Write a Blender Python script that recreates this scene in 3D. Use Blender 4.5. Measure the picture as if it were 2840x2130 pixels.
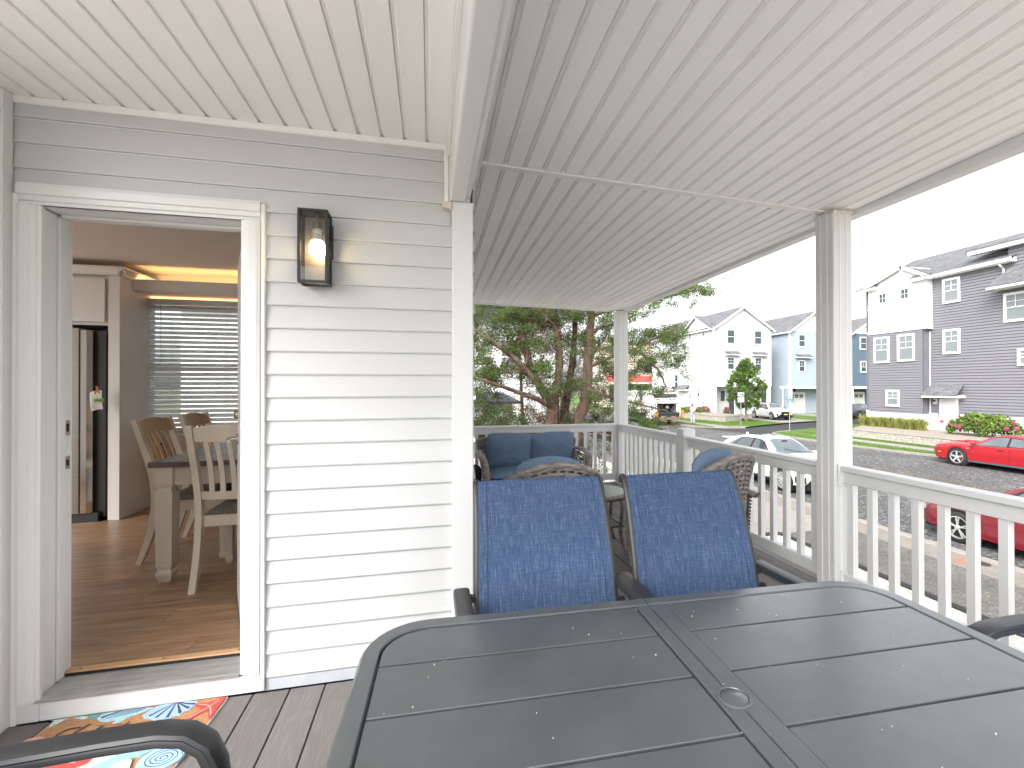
import bpy, bmesh, math, random
import numpy as np
from math import sin, cos, pi, radians, sqrt, atan2
from mathutils import Vector, Matrix
R = random.Random(7)
for o in list(bpy.data.objects): bpy.data.objects.remove(o)
SC = bpy.context.scene
COL = SC.collection
# ---------------------------------------------------------------- camera
YAW, PITCH, ROLL, FPX = radians(13.32771447), radians(0.33511846), radians(-0.102896), 1297.1472547
cam = bpy.data.cameras.new('camera'); cam_o = bpy.data.objects.new('camera', cam); COL.objects.link(cam_o)
_f = Vector((sin(YAW)*cos(PITCH), cos(YAW)*cos(PITCH), sin(PITCH))); _r = Vector((cos(YAW), -sin(YAW), 0)); _u = _r.cross(_f)
_r2 = _r*cos(ROLL)+_u*sin(ROLL); _u2 = _u*cos(ROLL)-_r*sin(ROLL)
M = Matrix.Identity(4)
for i in range(3): M[i][0], M[i][1], M[i][2] = _r2[i], _u2[i], -_f[i]
M.translation = Vector((0, 0, 1.325)); cam_o.matrix_world = M
cam.sensor_fit = 'HORIZONTAL'; cam.sensor_width = 36; cam.lens = FPX/2840*36; cam.shift_x = -80/2840
cam.clip_start = .05; cam.clip_end = 1200
SC.camera = cam_o
# ---------------------------------------------------------------- sky, sun, exposure (bright overcast)
W = bpy.data.worlds.new('World'); SC.world = W; W.use_nodes = True
nt = W.node_tree; nt.nodes.clear()
sky = nt.nodes.new('ShaderNodeTexSky'); sky.sky_type = 'NISHITA'; sky.sun_disc = False
sky.sun_elevation = radians(42); sky.sun_rotation = radians(225); sky.air_density = 1.0; sky.dust_density = 4.0; sky.ozone_density = 1.0
hsv = nt.nodes.new('ShaderNodeHueSaturation'); hsv.inputs['Saturation'].default_value = .12
bg = nt.nodes.new('ShaderNodeBackground'); bg.inputs['Strength'].default_value = .15
wo = nt.nodes.new('ShaderNodeOutputWorld')
nt.links.new(sky.outputs[0], hsv.inputs['Color']); nt.links.new(hsv.outputs[0], bg.inputs[0]); nt.links.new(bg.outputs[0], wo.inputs[0])
sun = bpy.data.lights.new('sun', 'SUN'); sun.energy = .35; sun.angle = radians(40); sun.color = (1, .985, .965)
sun_o = bpy.data.objects.new('sun', sun); COL.objects.link(sun_o)
sun_o.rotation_euler = Vector((-sin(radians(225))*cos(radians(42)), -cos(radians(225))*cos(radians(42)), -sin(radians(42)))).to_track_quat('-Z', 'Y').to_euler()
SC.view_settings.view_transform = 'Standard'; SC.view_settings.look = 'None'
SC.view_settings.exposure = 1.8; SC.view_settings.gamma = 1; SC.view_settings.use_curve_mapping = False
SC.render.engine = 'CYCLES'
cy = SC.cycles; cy.use_denoising = True; cy.max_bounces = 12; cy.diffuse_bounces = 6; cy.glossy_bounces = 4; cy.transmission_bounces = 8; cy.transparent_max_bounces = 12
cy.caustics_reflective = False; cy.caustics_refractive = False; cy.sample_clamp_indirect = 6
# ---------------------------------------------------------------- materials
MT = {}
def nd(t, kind, **kw):
    n = t.nodes.new(kind)
    for k, v in kw.items():
        if hasattr(n, k): setattr(n, k, v)
        else: n.inputs[k].default_value = v
    return n
def mat(name, col, rough=.5, metal=0, var=0, vscale=3, bump=0, bscale=80, stretch=None, rnd=0, spec=.5, coat=0, col2=None, detail=4, trans=0, emit=None, estr=0, bdist=.002, alpha=1):
    """principled with noise colour variation (var / col2), noise bump and per-object random brightness (rnd)"""
    if name in MT: return MT[name]
    m = bpy.data.materials.new(name); m.use_nodes = True; t = m.node_tree; b = t.nodes['Principled BSDF']
    b.inputs['Base Color'].default_value = (*col, 1); b.inputs['Roughness'].default_value = rough; b.inputs['Metallic'].default_value = metal
    b.inputs['Specular IOR Level'].default_value = spec; b.inputs['Coat Weight'].default_value = coat; b.inputs['Transmission Weight'].default_value = trans
    b.inputs['Coat Roughness'].default_value = .08; b.inputs['Alpha'].default_value = alpha
    L = t.links
    co = nd(t, 'ShaderNodeTexCoord'); vec = co.outputs['Object']
    if stretch:
        mp = nd(t, 'ShaderNodeMapping'); mp.inputs['Scale'].default_value = stretch; L.new(vec, mp.inputs[0]); vec = mp.outputs[0]
    out = None
    if var or col2:
        n = nd(t, 'ShaderNodeTexNoise', Scale=vscale, Detail=detail, Roughness=.6); L.new(vec, n.inputs['Vector'])
        r = nd(t, 'ShaderNodeValToRGB'); L.new(n.outputs['Fac'], r.inputs[0])
        r.color_ramp.elements[0].position = .3; r.color_ramp.elements[1].position = .7
        c2 = col2 or tuple(min(1, c*(1+var)) for c in col); c1 = col if col2 else tuple(c*(1-var) for c in col)
        r.color_ramp.elements[0].color = (*c1, 1); r.color_ramp.elements[1].color = (*c2, 1); out = r.outputs[0]
    if rnd:
        oi = nd(t, 'ShaderNodeObjectInfo'); mr = nd(t, 'ShaderNodeMapRange'); L.new(oi.outputs['Random'], mr.inputs[0])
        mr.inputs[3].default_value = 1-rnd; mr.inputs[4].default_value = 1+rnd
        h = nd(t, 'ShaderNodeHueSaturation'); L.new(mr.outputs[0], h.inputs['Value'])
        if out: L.new(out, h.inputs['Color'])
        else: h.inputs['Color'].default_value = (*col, 1)
        out = h.outputs[0]
    if out: L.new(out, b.inputs['Base Color'])
    if bump:
        n2 = nd(t, 'ShaderNodeTexNoise', Scale=bscale, Detail=3); L.new(vec, n2.inputs['Vector'])
        bp = nd(t, 'ShaderNodeBump', Strength=bump, Distance=bdist); L.new(n2.outputs['Fac'], bp.inputs['Height']); L.new(bp.outputs[0], b.inputs['Normal'])
    if emit: b.inputs['Emission Color'].default_value = (*emit, 1); b.inputs['Emission Strength'].default_value = estr
    MT[name] = m
    return m
def nodes(m): return m.node_tree, m.node_tree.links, m.node_tree.nodes['Principled BSDF']
vinyl = mat('white_vinyl', (.82, .815, .805), .4, var=.02, vscale=1.5)
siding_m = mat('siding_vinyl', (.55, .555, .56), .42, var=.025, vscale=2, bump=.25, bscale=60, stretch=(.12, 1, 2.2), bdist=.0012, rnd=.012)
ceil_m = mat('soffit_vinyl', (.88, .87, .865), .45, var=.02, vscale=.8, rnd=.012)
ceil2_m = mat('soffit_vinyl_b', (.90, .90, .895), .4, var=.025, vscale=.7, rnd=.02)
trim_m = mat('painted_trim', (.70, .705, .705), .38, var=.012, vscale=5, bump=.02, bscale=30)
alu_m = mat('threshold_aluminium', (.5, .5, .49), .42, .75, var=.18, vscale=9, stretch=(1, 6, 1))
black_m = mat('black_metal', (.018, .018, .02), .42, var=.2, vscale=20)
dark_m = mat('deep_black', (.008, .008, .009), .7)
# composite deck: grain lines along the board
deck_m = mat('deck_composite', (.23, .205, .185), .62, rnd=.09)
def deck_nodes():
    t, L, b = nodes(deck_m)
    co = nd(t, 'ShaderNodeTexCoord'); oi = nd(t, 'ShaderNodeObjectInfo')
    ad = nd(t, 'ShaderNodeVectorMath', operation='ADD'); L.new(co.outputs['Object'], ad.inputs[0])
    sc = nd(t, 'ShaderNodeVectorMath', operation='SCALE'); sc.inputs['Scale'].default_value = 13; cb = nd(t, 'ShaderNodeCombineXYZ')
    L.new(oi.outputs['Random'], cb.inputs[0]); L.new(oi.outputs['Random'], cb.inputs[1]); L.new(cb.outputs[0], sc.inputs[0]); L.new(sc.outputs[0], ad.inputs[1])
    mp = nd(t, 'ShaderNodeMapping'); mp.inputs['Scale'].default_value = (9, .9, 1); L.new(ad.outputs[0], mp.inputs[0])
    n = nd(t, 'ShaderNodeTexNoise', Scale=1.6, Detail=2); L.new(mp.outputs[0], n.inputs['Vector'])
    w = nd(t, 'ShaderNodeMath', operation='MULTIPLY'); w.inputs[1].default_value = 26; L.new(n.outputs['Fac'], w.inputs[0])
    fr = nd(t, 'ShaderNodeMath', operation='PINGPONG'); fr.inputs[1].default_value = 1; L.new(w.outputs[0], fr.inputs[0])
    r = nd(t, 'ShaderNodeValToRGB'); L.new(fr.outputs[0], r.inputs[0])
    r.color_ramp.elements[0].color = (.185, .17, .157, 1); r.color_ramp.elements[0].position = .05; r.color_ramp.elements[1].color = (.158, .145, .135, 1); r.color_ramp.elements[1].position = .5
    h = [x for x in t.nodes if x.type == 'HUE_SAT'][0]; L.new(r.outputs[0], h.inputs['Color'])
    bp = nd(t, 'ShaderNodeBump', Strength=.35, Distance=.0012); L.new(fr.outputs[0], bp.inputs['Height']); L.new(bp.outputs[0], b.inputs['Normal'])
deck_nodes()
table_m = mat('table_charcoal', (.072, .081, .086), .36, coat=.6, var=.12, vscale=7, spec=.55)
def table_nodes():
    t, L, b = nodes(table_m)
    co = nd(t, 'ShaderNodeTexCoord')
    # dust and dried drops
    v = nd(t, 'ShaderNodeTexVoronoi', Scale=26); L.new(co.outputs['Object'], v.inputs['Vector'])
    n = nd(t, 'ShaderNodeTexNoise', Scale=9, Detail=6, Roughness=.7); L.new(co.outputs['Object'], n.inputs['Vector'])
    r = nd(t, 'ShaderNodeValToRGB'); r.color_ramp.elements[0].position = .02; r.color_ramp.elements[0].color = (1, 1, 1, 1); r.color_ramp.elements[1].position = .06; r.color_ramp.elements[1].color = (0, 0, 0, 1); L.new(v.outputs['Distance'], r.inputs[0])
    r2 = nd(t, 'ShaderNodeValToRGB'); r2.color_ramp.elements[0].position = .55; r2.color_ramp.elements[1].position = .66; L.new(n.outputs['Fac'], r2.inputs[0])
    mu = nd(t, 'ShaderNodeMath', operation='MULTIPLY'); L.new(r.outputs[0], mu.inputs[0]); L.new(r2.outputs[0], mu.inputs[1])
    mx = nd(t, 'ShaderNodeMix', data_type='RGBA'); L.new(mu.outputs[0], mx.inputs[0])
    src = b.inputs['Base Color'].links[0].from_socket; L.new(src, mx.inputs[6]); mx.inputs[7].default_value = (.3, .29, .27, 1); L.new(mx.outputs[2], b.inputs['Base Color'])
    mr = nd(t, 'ShaderNodeMapRange'); L.new(n.outputs['Fac'], mr.inputs[0]); mr.inputs[1].default_value = .3; mr.inputs[2].default_value = .7; mr.inputs[3].default_value = .3; mr.inputs[4].default_value = .44; L.new(mr.outputs[0], b.inputs['Roughness'])
table_nodes(); table_m.node_tree.nodes['Principled BSDF'].inputs['Coat Roughness'].default_value = .22
tubem = mat('powder_coat', (.03, .031, .034), .38, var=.1, vscale=12, spec=.55)
def fabric(name, c1, c2, c3, sx, sz, bs=.3):
    m = mat(name, c1, .85, spec=.2); t, L, b = nodes(m); co = nd(t, 'ShaderNodeTexCoord')
    def lin(scale, st):
        mp = nd(t, 'ShaderNodeMapping'); mp.inputs['Scale'].default_value = st; L.new(co.outputs['Object'], mp.inputs[0])
        n = nd(t, 'ShaderNodeTexNoise', Scale=scale, Detail=3, Roughness=.7); L.new(mp.outputs[0], n.inputs['Vector']); return n.outputs['Fac']
    a = lin(1, (420, 40, 16)); c = lin(1, (22, 60, 420))
    ad = nd(t, 'ShaderNodeMath', operation='ADD'); cw = nd(t, 'ShaderNodeMath', operation='MULTIPLY_ADD'); cw.inputs[1].default_value = .55; cw.inputs[2].default_value = .225; L.new(c, cw.inputs[0]); L.new(a, ad.inputs[0]); L.new(cw.outputs[0], ad.inputs[1])
    mu = nd(t, 'ShaderNodeMath', operation='MULTIPLY'); mu.inputs[1].default_value = .5; L.new(ad.outputs[0], mu.inputs[0])
    r = nd(t, 'ShaderNodeValToRGB'); L.new(mu.outputs[0], r.inputs[0]); e = r.color_ramp.elements
    e[0].position = .36; e[0].color = (*c1, 1); e[1].position = .66; e[1].color = (*c3, 1); x = e.new(.5); x.color = (*c2, 1)
    L.new(r.outputs[0], b.inputs['Base Color'])
    bp = nd(t, 'ShaderNodeBump', Strength=bs, Distance=.0008); L.new(mu.outputs[0], bp.inputs['Height']); L.new(bp.outputs[0], b.inputs['Normal'])
    return m
sling_m = fabric('blue_sling', (.030, .053, .115), (.047, .078, .155), (.145, .205, .31), 1, 1)
cush_m = mat('blue_cushion', (.11, .165, .25), .9, var=.16, vscale=120, bump=.3, bscale=260, spec=.15, detail=2, col2=(.19, .265, .37), bdist=.001)
wick_m = mat('grey_wicker', (.12, .105, .095), .5, vscale=16, col2=(.30, .275, .255), detail=5, stretch=(1, 1, 3))
wick2_m = mat('dark_wicker', (.06, .053, .048), .5, vscale=14, col2=(.17, .155, .145))
glass_m = mat('table_glass', (.55, .66, .62), .12, trans=.4, spec=.6, var=.06, vscale=40)
clear_m = mat('clear_glass', (1, 1, 1), .02, trans=1, spec=.5)
def thin_glass(name, tint=(.93, .95, .94), refl=.12):
    m = bpy.data.materials.new(name); m.use_nodes = True; t = m.node_tree; t.nodes.clear(); L = t.links
    a = nd(t, 'ShaderNodeBsdfTransparent'); a.inputs[0].default_value = (*tint, 1); g = nd(t, 'ShaderNodeBsdfGlossy', Roughness=.03)
    fr = nd(t, 'ShaderNodeFresnel', IOR=1.45); mx = nd(t, 'ShaderNodeMixShader'); o = nd(t, 'ShaderNodeOutputMaterial')
    L.new(fr.outputs[0], mx.inputs[0]); L.new(a.outputs[0], mx.inputs[1]); L.new(g.outputs[0], mx.inputs[2]); L.new(mx.outputs[0], o.inputs[0]); MT[name] = m; return m
lamp_glass = thin_glass('lamp_glass'); win_glass = thin_glass('window_glass', (.94, .97, .97))
# ---------------------------------------------------------------- mesh builder
class MB:
    def __init__(s): s.v = []; s.f = []; s.mi = []
    def add(s, vs, fs, mi=0):
        k = len(s.v); s.v += [tuple(v) for v in vs]; s.f += [tuple(i+k for i in f) for f in fs]; s.mi += [mi]*len(fs); return s
    def box(s, x0, x1, y0, y1, z0, z1, mi=0):
        return s.add([(x0,y0,z0),(x1,y0,z0),(x1,y1,z0),(x0,y1,z0),(x0,y0,z1),(x1,y0,z1),(x1,y1,z1),(x0,y1,z1)],
                     [(0,3,2,1),(4,5,6,7),(0,1,5,4),(1,2,6,5),(2,3,7,6),(3,0,4,7)], mi)
    def bar(s, a, b, w, h, up=(0,0,1), mi=0):
        a, b = Vector(a), Vector(b); d = (b-a).normalized(); u = Vector(up); r = d.cross(u)
        if r.length < 1e-4: r = d.cross(Vector((0,1,0)))
        r.normalize(); u = r.cross(d); r *= w/2; u *= h/2
        return s.add([a-r-u,a+r-u,a+r+u,a-r+u,b-r-u,b+r-u,b+r+u,b-r+u],[(0,1,2,3),(7,6,5,4),(0,4,5,1),(1,5,6,2),(2,6,7,3),(3,7,4,0)], mi)
    def tube(s, pts, r, n=8, cap=True, mi=0, ell=1.0, up=None):
        pts = [Vector(p) for p in pts]; rs = r if isinstance(r, (list, tuple)) else [r]*len(pts); vs = []; prev = None
        for i, p in enumerate(pts):
            d = (pts[min(i+1, len(pts)-1)]-pts[max(i-1, 0)])
            d = d.normalized() if d.length > 1e-9 else Vector((0,0,1))
            if up is not None: a = d.cross(Vector(up))
            elif prev is None: a = d.cross(Vector((0,0,1)) if abs(d.z) < .9 else Vector((1,0,0)))
            else: a = prev-d*prev.dot(d)
            if a.length < 1e-6: a = d.orthogonal()
            a.normalize(); prev = a; b = d.cross(a)
            for k in range(n):
                t = 2*pi*k/n+pi/n; vs.append(p+a*(cos(t)*rs[i])+b*(sin(t)*rs[i]*ell))
        fs = [(i*n+k, i*n+(k+1)%n, (i+1)*n+(k+1)%n, (i+1)*n+k) for i in range(len(pts)-1) for k in range(n)]
        if cap: fs += [tuple(range(n-1, -1, -1)), tuple(range((len(pts)-1)*n, len(pts)*n))]
        return s.add(vs, fs, mi)
    def lathe(s, prof, c=(0,0,0), n=16, axis='z', mi=0, cap=True):
        vs = []
        for r_, z in prof:
            for k in range(n):
                t = 2*pi*k/n; x, y = r_*cos(t), r_*sin(t)
                vs.append((c[0]+x, c[1]+y, c[2]+z) if axis == 'z' else (c[0]+x, c[1]+z, c[2]+y) if axis == 'y' else (c[0]+z, c[1]+x, c[2]+y))
        fs = [(i*n+k, i*n+(k+1)%n, (i+1)*n+(k+1)%n, (i+1)*n+k) for i in range(len(prof)-1) for k in range(n)]
        if cap: fs += [tuple(range(n-1,-1,-1)), tuple(range((len(prof)-1)*n, len(prof)*n))]
        return s.add(vs, fs, mi)
    def prism(s, poly, a, b, axis='y', mi=0):
        """poly: 2-D outline; extruded from a to b along axis (x: poly=(y,z), y: poly=(x,z), z: poly=(x,y))"""
        n = len(poly); P = {'x': lambda p, t: (t, p[0], p[1]), 'y': lambda p, t: (p[0], t, p[1]), 'z': lambda p, t: (p[0], p[1], t)}[axis]
        vs = [P(p, a) for p in poly]+[P(p, b) for p in poly]
        return s.add(vs, [tuple(range(n)), tuple(range(2*n-1, n-1, -1))]+[(i, n+i, n+(i+1)%n, (i+1)%n) for i in range(n)], mi)
    def grid(s, P, close=False, mi=0):
        h, w = len(P), len(P[0]); vs = [p for r_ in P for p in r_]
        return s.add(vs, [(i*w+j, i*w+(j+1)%w, (i+1)*w+(j+1)%w, (i+1)*w+j) for i in range(h-1) for j in range(w if close else w-1)], mi)
    def xf(s, mtx, start=0):
        s.v = s.v[:start]+[tuple(mtx @ Vector(v)) for v in s.v[start:]]; return s
    def mesh(s, name, m, smooth=None, fix=True):
        me = bpy.data.meshes.new(name); me.from_pydata(s.v, [], s.f)
        ms = m if isinstance(m, (list, tuple)) else [m]
        for x in ms: me.materials.append(x)
        if len(ms) > 1: me.polygons.foreach_set('material_index', s.mi)
        if fix:
            bm = bmesh.new(); bm.from_mesh(me); bmesh.ops.recalc_face_normals(bm, faces=bm.faces); bm.to_mesh(me); bm.free()
        if smooth is not None:
            me.polygons.foreach_set('use_smooth', [True]*len(me.polygons)); me.set_sharp_from_angle(angle=radians(smooth))
        me.update(); return me
    def build(s, name, m, parent=None, smooth=None, bevel=0, loc=None, fix=True, seg=1):
        o = bpy.data.objects.new(name, s.mesh(name, m, smooth, fix)); COL.objects.link(o)
        if parent: o.parent = parent
        if loc: o.location = loc
        if bevel:
            bv = o.modifiers.new('bevel', 'BEVEL'); bv.width = bevel; bv.segments = seg; bv.limit_method = 'ANGLE'; bv.angle_limit = radians(40)
        return o
def tag(o, label=None, cat=None, group=None, kind=None):
    for k, v in (('label', label), ('category', cat), ('group', group), ('kind', kind)):
        if v: o[k] = v
    return o
def thing(name, label, cat, loc=(0,0,0), rz=0, group=None):
    o = bpy.data.objects.new(name, None); COL.objects.link(o); o.location = loc; o.rotation_euler = (0, 0, rz); o.empty_display_size = .1
    return tag(o, label, cat, group)
def struct(name, label=None, loc=(0,0,0)):
    o = bpy.data.objects.new(name, None); COL.objects.link(o); o.location = loc; return tag(o, label, kind='structure')
def clone(o, loc=None, parent=None, rz=None, label=None):
    c = o.copy(); COL.objects.link(c)
    if parent is not None: c.parent = parent
    if loc is not None: c.location = loc
    if rz is not None: c.rotation_euler = (0, 0, rz)
    if label: c['label'] = label
    for ch in [x for x in o.children]: clone(ch, parent=c)
    return c
def inst(me, name, parent, loc=(0,0,0), rot=(0,0,0), scale=None):
    o = bpy.data.objects.new(name, me); COL.objects.link(o); o.parent = parent; o.location = loc; o.rotation_euler = rot
    if scale: o.scale = scale
    return o
def lerp(a, b, t): return a+(b-a)*t
def ip(tab, x):
    if x <= tab[0][0]: return tab[0][1]
    for (x0, y0), (x1, y1) in zip(tab, tab[1:]):
        if x <= x1: return y0+(y1-y0)*(x-x0)/(x1-x0)
    return tab[-1][1]
def sm(tab, x):
    """smooth interpolation (monotone-ish cubic)"""
    n = len(tab)
    if x <= tab[0][0]: return tab[0][1]
    if x >= tab[-1][0]: return tab[-1][1]
    for i in range(n-1):
        if x <= tab[i+1][0]:
            x0, y0 = tab[i]; x1, y1 = tab[i+1]; h = x1-x0; t = (x-x0)/h
            def sl(j):
                if j <= 0 or j >= n-1:
                    return 0 if False else ((tab[1][1]-tab[0][1])/(tab[1][0]-tab[0][0]) if j <= 0 else (tab[-1][1]-tab[-2][1])/(tab[-1][0]-tab[-2][0]))
                a = (tab[j][1]-tab[j-1][1])/(tab[j][0]-tab[j-1][0]); b = (tab[j+1][1]-tab[j][1])/(tab[j+1][0]-tab[j][0])
                return 0 if a*b <= 0 else 2*a*b/(a+b)
            m0, m1 = sl(i), sl(i+1)
            return (2*t**3-3*t*t+1)*y0+(t**3-2*t*t+t)*h*m0+(-2*t**3+3*t*t)*y1+(t**3-t*t)*h*m1
# ================================================================ PORCH AND HOUSE
YW = 2.283; EXPO = .102; Z0 = 1.383-13*.102
def board_y(z0, x0, x1, e=EXPO, y=YW):
    return MB().prism([(y+.02, z0-.0005), (y-.0135, z0-.002), (y-.0155, z0+.003), (y-.003, z0+e-.0075), (y+.008, z0+e-.0075), (y+.008, z0+e-.001), (y+.02, z0+e-.001)], x0, x1, 'x')
house = thing('house_wall', 'white clapboard porch wall with the open doorway and the lit lantern', 'house wall', (0,0,0))
k = 0
for i in range(0, 24):
    z = Z0+i*EXPO
    if z > 2.42: break
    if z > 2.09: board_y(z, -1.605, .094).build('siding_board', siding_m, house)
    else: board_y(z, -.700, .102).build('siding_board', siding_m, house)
MB().box(-1.66, -1.535, YW, YW+.10, 0, 2.5).box(-1.535, -.785, YW, YW+.10, 2.075, 2.5).box(-.785, .19, YW+.001, YW+.10, 0, 2.5).build('wall_core', vinyl, house)
MB().box(-.712, .1, YW-.01, YW, .0, .05).build('starter_strip', mat('starter_grey', (.45, .47, .5), .5, var=.1, vscale=8), house)
MB().box(-1.6, .085, YW-.022, YW-.001, 2.452, 2.482).build('frieze_trim', vinyl, house, bevel=.005)
# side wall of the house facing the narrow porch (seen only from further right)
for i in range(0, 24):
    z = Z0+i*EXPO
    MB().prism([(.205, z-.001), (.2165, z-.004), (.2185, z+.003), (.2052, z+EXPO+.003)], 2.325, 6.08, 'y').build('siding_board', siding_m, house)
MB().box(.10, .204, 2.4, 6.08, -.15, 2.5).build('wall_core', vinyl, house)
# corner post board and return wall at the left
MB().box(.102, .2, 2.232, 2.32, .0, 2.2).build('corner_post', trim_m, house, bevel=.004)
MB().box(.088, .101, 2.228, 2.268, 2.165, 2.183).box(.055, .1, 2.232, 2.26, 2.168, 2.196).build('trim_cap', mat('stained_trim', (.66, .61, .54), .5, var=.25, vscale=40), house, bevel=.002)
MB().box(.066, .0865, 2.236, 2.268, 2.198, 2.45).box(.089, .0985, 2.232, 2.268, 2.198, 2.45).build('corner_channel', vinyl, house, bevel=.003)
MB().box(-1.66, -1.618, 1.83, 2.268, 0, 2.479).box(-1.617, -1.596, 2.215, 2.266, .0, 2.479).build('corner_board', trim_m, house, bevel=.004)
ret = thing('return_wall', 'white wall at the left end of the porch, seen edge on beside the door frame', 'house wall')
for i in range(24):
    z = Z0+i*EXPO
    MB().prism([(-1.66, z-.001), (-1.628, z-.004), (-1.626, z+.003), (-1.6395, z+EXPO+.003), (-1.66, z+EXPO+.003)], 1.74, 1.82, 'y').build('siding_board', siding_m, ret)
MB().box(-1.80, -1.665, 1.74, 2.27, -.1, 2.55).build('wall_core', vinyl, ret)
# ---- ceilings
ceilL = struct('porch_ceiling_front', 'ceiling of white grooved planks above the doorway')
cp = MB().prism([(0, .010), (.011, .010), (.017, 0), (.0985, 0), (.0995, .010), (.0995, .02), (0, .02)], -.55, 2.281, 'y').mesh('ceiling_plank', ceil_m)
for i in range(17): inst(cp, 'ceiling_plank', ceilL, (-1.648+i*.1013+.01, 0, 2.48))
MB().box(.0725, .089, -.55, 2.281, 2.468, 2.5).build('edge_trim', vinyl, ceilL)
MB().box(-1.635, -1.61, -.55, 2.26, 2.455, 2.479).build('edge_trim', vinyl, ceilL, bevel=.005)
beam = thing('ceiling_beam', 'white boxed beam running overhead between the two plank ceilings', 'beam')
MB().prism([(.099, 2.2), (.163, 2.2), (.163, 2.62), (.091, 2.62), (.091, 2.208)], -.55, 2.231, 'y').build('beam_wrap', trim_m, beam, bevel=.003)
MB().box(.0755, .0905, -.55, 2.231, 2.41, 2.466).build('edge_trim', vinyl, beam)
MB().box(.1635, .185, -.55, 2.231, 2.215, 2.235).build('edge_trim', vinyl, beam)
def zc(x, y):
    d = max(0, y-2.55); return 2.545-(.0345-.0042*d)*(x-.2)-.036*(y-2.55)
def xo(y): return 2.78-.028*max(0, y-2.3)          # outer edge of the eave
ceilR = struct('porch_ceiling_side', 'wide ceiling of white grooved planks sloping down to the street side')
NP = 23
def plank(y0, y1, i):
    mb = MB(); rows = []
    for y in (y0, y1):
        a = .168; b = xo(y)-.105; w = (b-a)/NP; x0 = a+i*w
        pr = [(0, .03), (0, .014), (.006, .014), (.009, .0), (.012, 0), (.015, .014), (.022, .014), (.026, 0), (w-.0012, 0), (w-.0012, .03)]
        rows.append([(x0+u, y, zc(x0+u, y)+h) for u, h in pr])
    n = len(rows[0]); mb.add(rows[0]+rows[1], [(j, n+j, n+j+1, j+1) for j in range(n-1)]+[tuple(range(n)), tuple(range(2*n-1, n-1, -1))])
    return mb
for i in range(NP):
    plank(-.55, 2.532, i).build('ceiling_plank', ceil2_m, ceilR); plank(2.572, 6.06, i).build('ceiling_plank', ceil2_m, ceilR)
def strip_y(x0f, x1f, ys, h0, h1, mb=None):
    mb = mb or MB(); P = []
    for y in ys:
        a, b = x0f(y), x1f(y); hh = h0(y) if callable(h0) else h0; P.append([(a, y, zc(a, y)+hh), (b, y, zc(b, y)+hh), (b, y, zc(b, y)+h1), (a, y, zc(a, y)+h1)])
    mb.grid(P, close=True); n = len(P)*4; k = len(mb.v)-n; mb.f += [(k, k+1, k+2, k+3), (k+n-1, k+n-2, k+n-3, k+n-4)]; mb.mi += [0, 0]; return mb
mb = MB(); xs = [.165+i*(2.66-.165)/10 for i in range(11)]; P = []
for x in xs: P.append([(x, 2.53, zc(x, 2.53)-.008), (x, 2.575, zc(x, 2.575)-.008), (x, 2.575, zc(x, 2.575)+.03), (x, 2.53, zc(x, 2.53)+.03)])
mb.grid(P, close=True); mb.build('cross_trim', vinyl, ceilR, bevel=.002)
mb = MB(); P = []
for x in [.165+i*.25 for i in range(10)]: P.append([(x, 6.055, zc(x, 6.05)-.012), (x, 6.10, zc(x, 6.05)-.012), (x, 6.10, zc(x, 6.05)+.15), (x, 6.055, zc(x, 6.05)+.15)])
mb.grid(P, close=True); mb.build('end_trim', vinyl, ceilR)
eave = thing('eave_beam', 'white eave beam along the street edge of the porch ceiling', 'beam')
ys = [-.55, .4, 2.3, 2.55, 3.7, 4.9, 6.12]
strip_y(lambda y: xo(y)-.106, lambda y: xo(y)-.028, ys, lambda y: -(.028+.03*max(0, 2.55-y)), .16).build('beam_wrap', trim_m, eave, bevel=.003)
strip_y(lambda y: xo(y)-.027, lambda y: xo(y)+.06, ys, .012, .15).build('gutter', vinyl, eave, bevel=.01)
strip_y(lambda y: xo(y)-.0272, lambda y: xo(y)-.008, ys, -.002, .0118).build('drip_edge', vinyl, eave)
roof = thing('porch_roof', 'flat roof deck above the porch ceilings, unseen and added to block sky light', 'roof')
MB().box(-1.9, .2, -.6, 5.8, 2.72, 2.8).box(.201, 2.95, -.6, 6.25, 2.72, 2.8).build('roof_deck', mat('roof_felt', (.12, .12, .13), .9), roof)  # added slab stops sky leaking through; cut short behind the camera to light the siding
MB().box(-5, .2, 2.4, 5.8, 2.56, 2.7).build('upper_floor', vinyl, roof)
# ---- posts, railings
def post(x0, x1, y0, y1, z1, name, label, group, cat='post'):
    t = thing(name, label, cat, ((x0+x1)/2, (y0+y1)/2, 0), 0, group); a, b = (x1-x0)/2, (y1-y0)/2
    MB().box(-a, a, -b, b, 0, z1).build('shaft', trim_m, t, bevel=.006)
    for s in (-1, 1):
        MB().box(s*a*.35-.004, s*a*.35+.004, -b-.003, -b-.0002, .01, z1-.01).build('seam_bead', vinyl, t); MB().box(-a-.003, -a-.0002, s*b*.35-.004, s*b*.35+.004, .01, z1-.01).build('seam_bead', vinyl, t)
    return t
P1 = post(2.50, 2.645, 2.463, 2.612, zc(2.57, 2.55)-.012, 'porch_post', 'tall white porch post beside the table, nearer of the two under the eave', 'porch posts')
MB().box(-.075, .075, -.078, .078, 0, .02).build('stained_collar', mat('stained_trim', (.6, .55, .48), .5), P1, loc=(0, 0, zc(2.57, 2.55)-.034))
post(2.488, 2.638, 5.95, 6.1, zc(2.55, 6.05)-.012, 'porch_post', 'tall white porch post at the far corner in front of the cedar tree', 'porch posts')
nw = thing('newel_post', 'short white capped post midway along the street railing', 'post', (2.555, 4.335, 0))
MB().box(-.065, .065, -.065, .065, 0, .80).build('shaft', trim_m, nw, bevel=.005)
MB().box(-.070, .070, -.070, .070, .801, .893).build('post_cap', trim_m, nw, bevel=.006)
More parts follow.
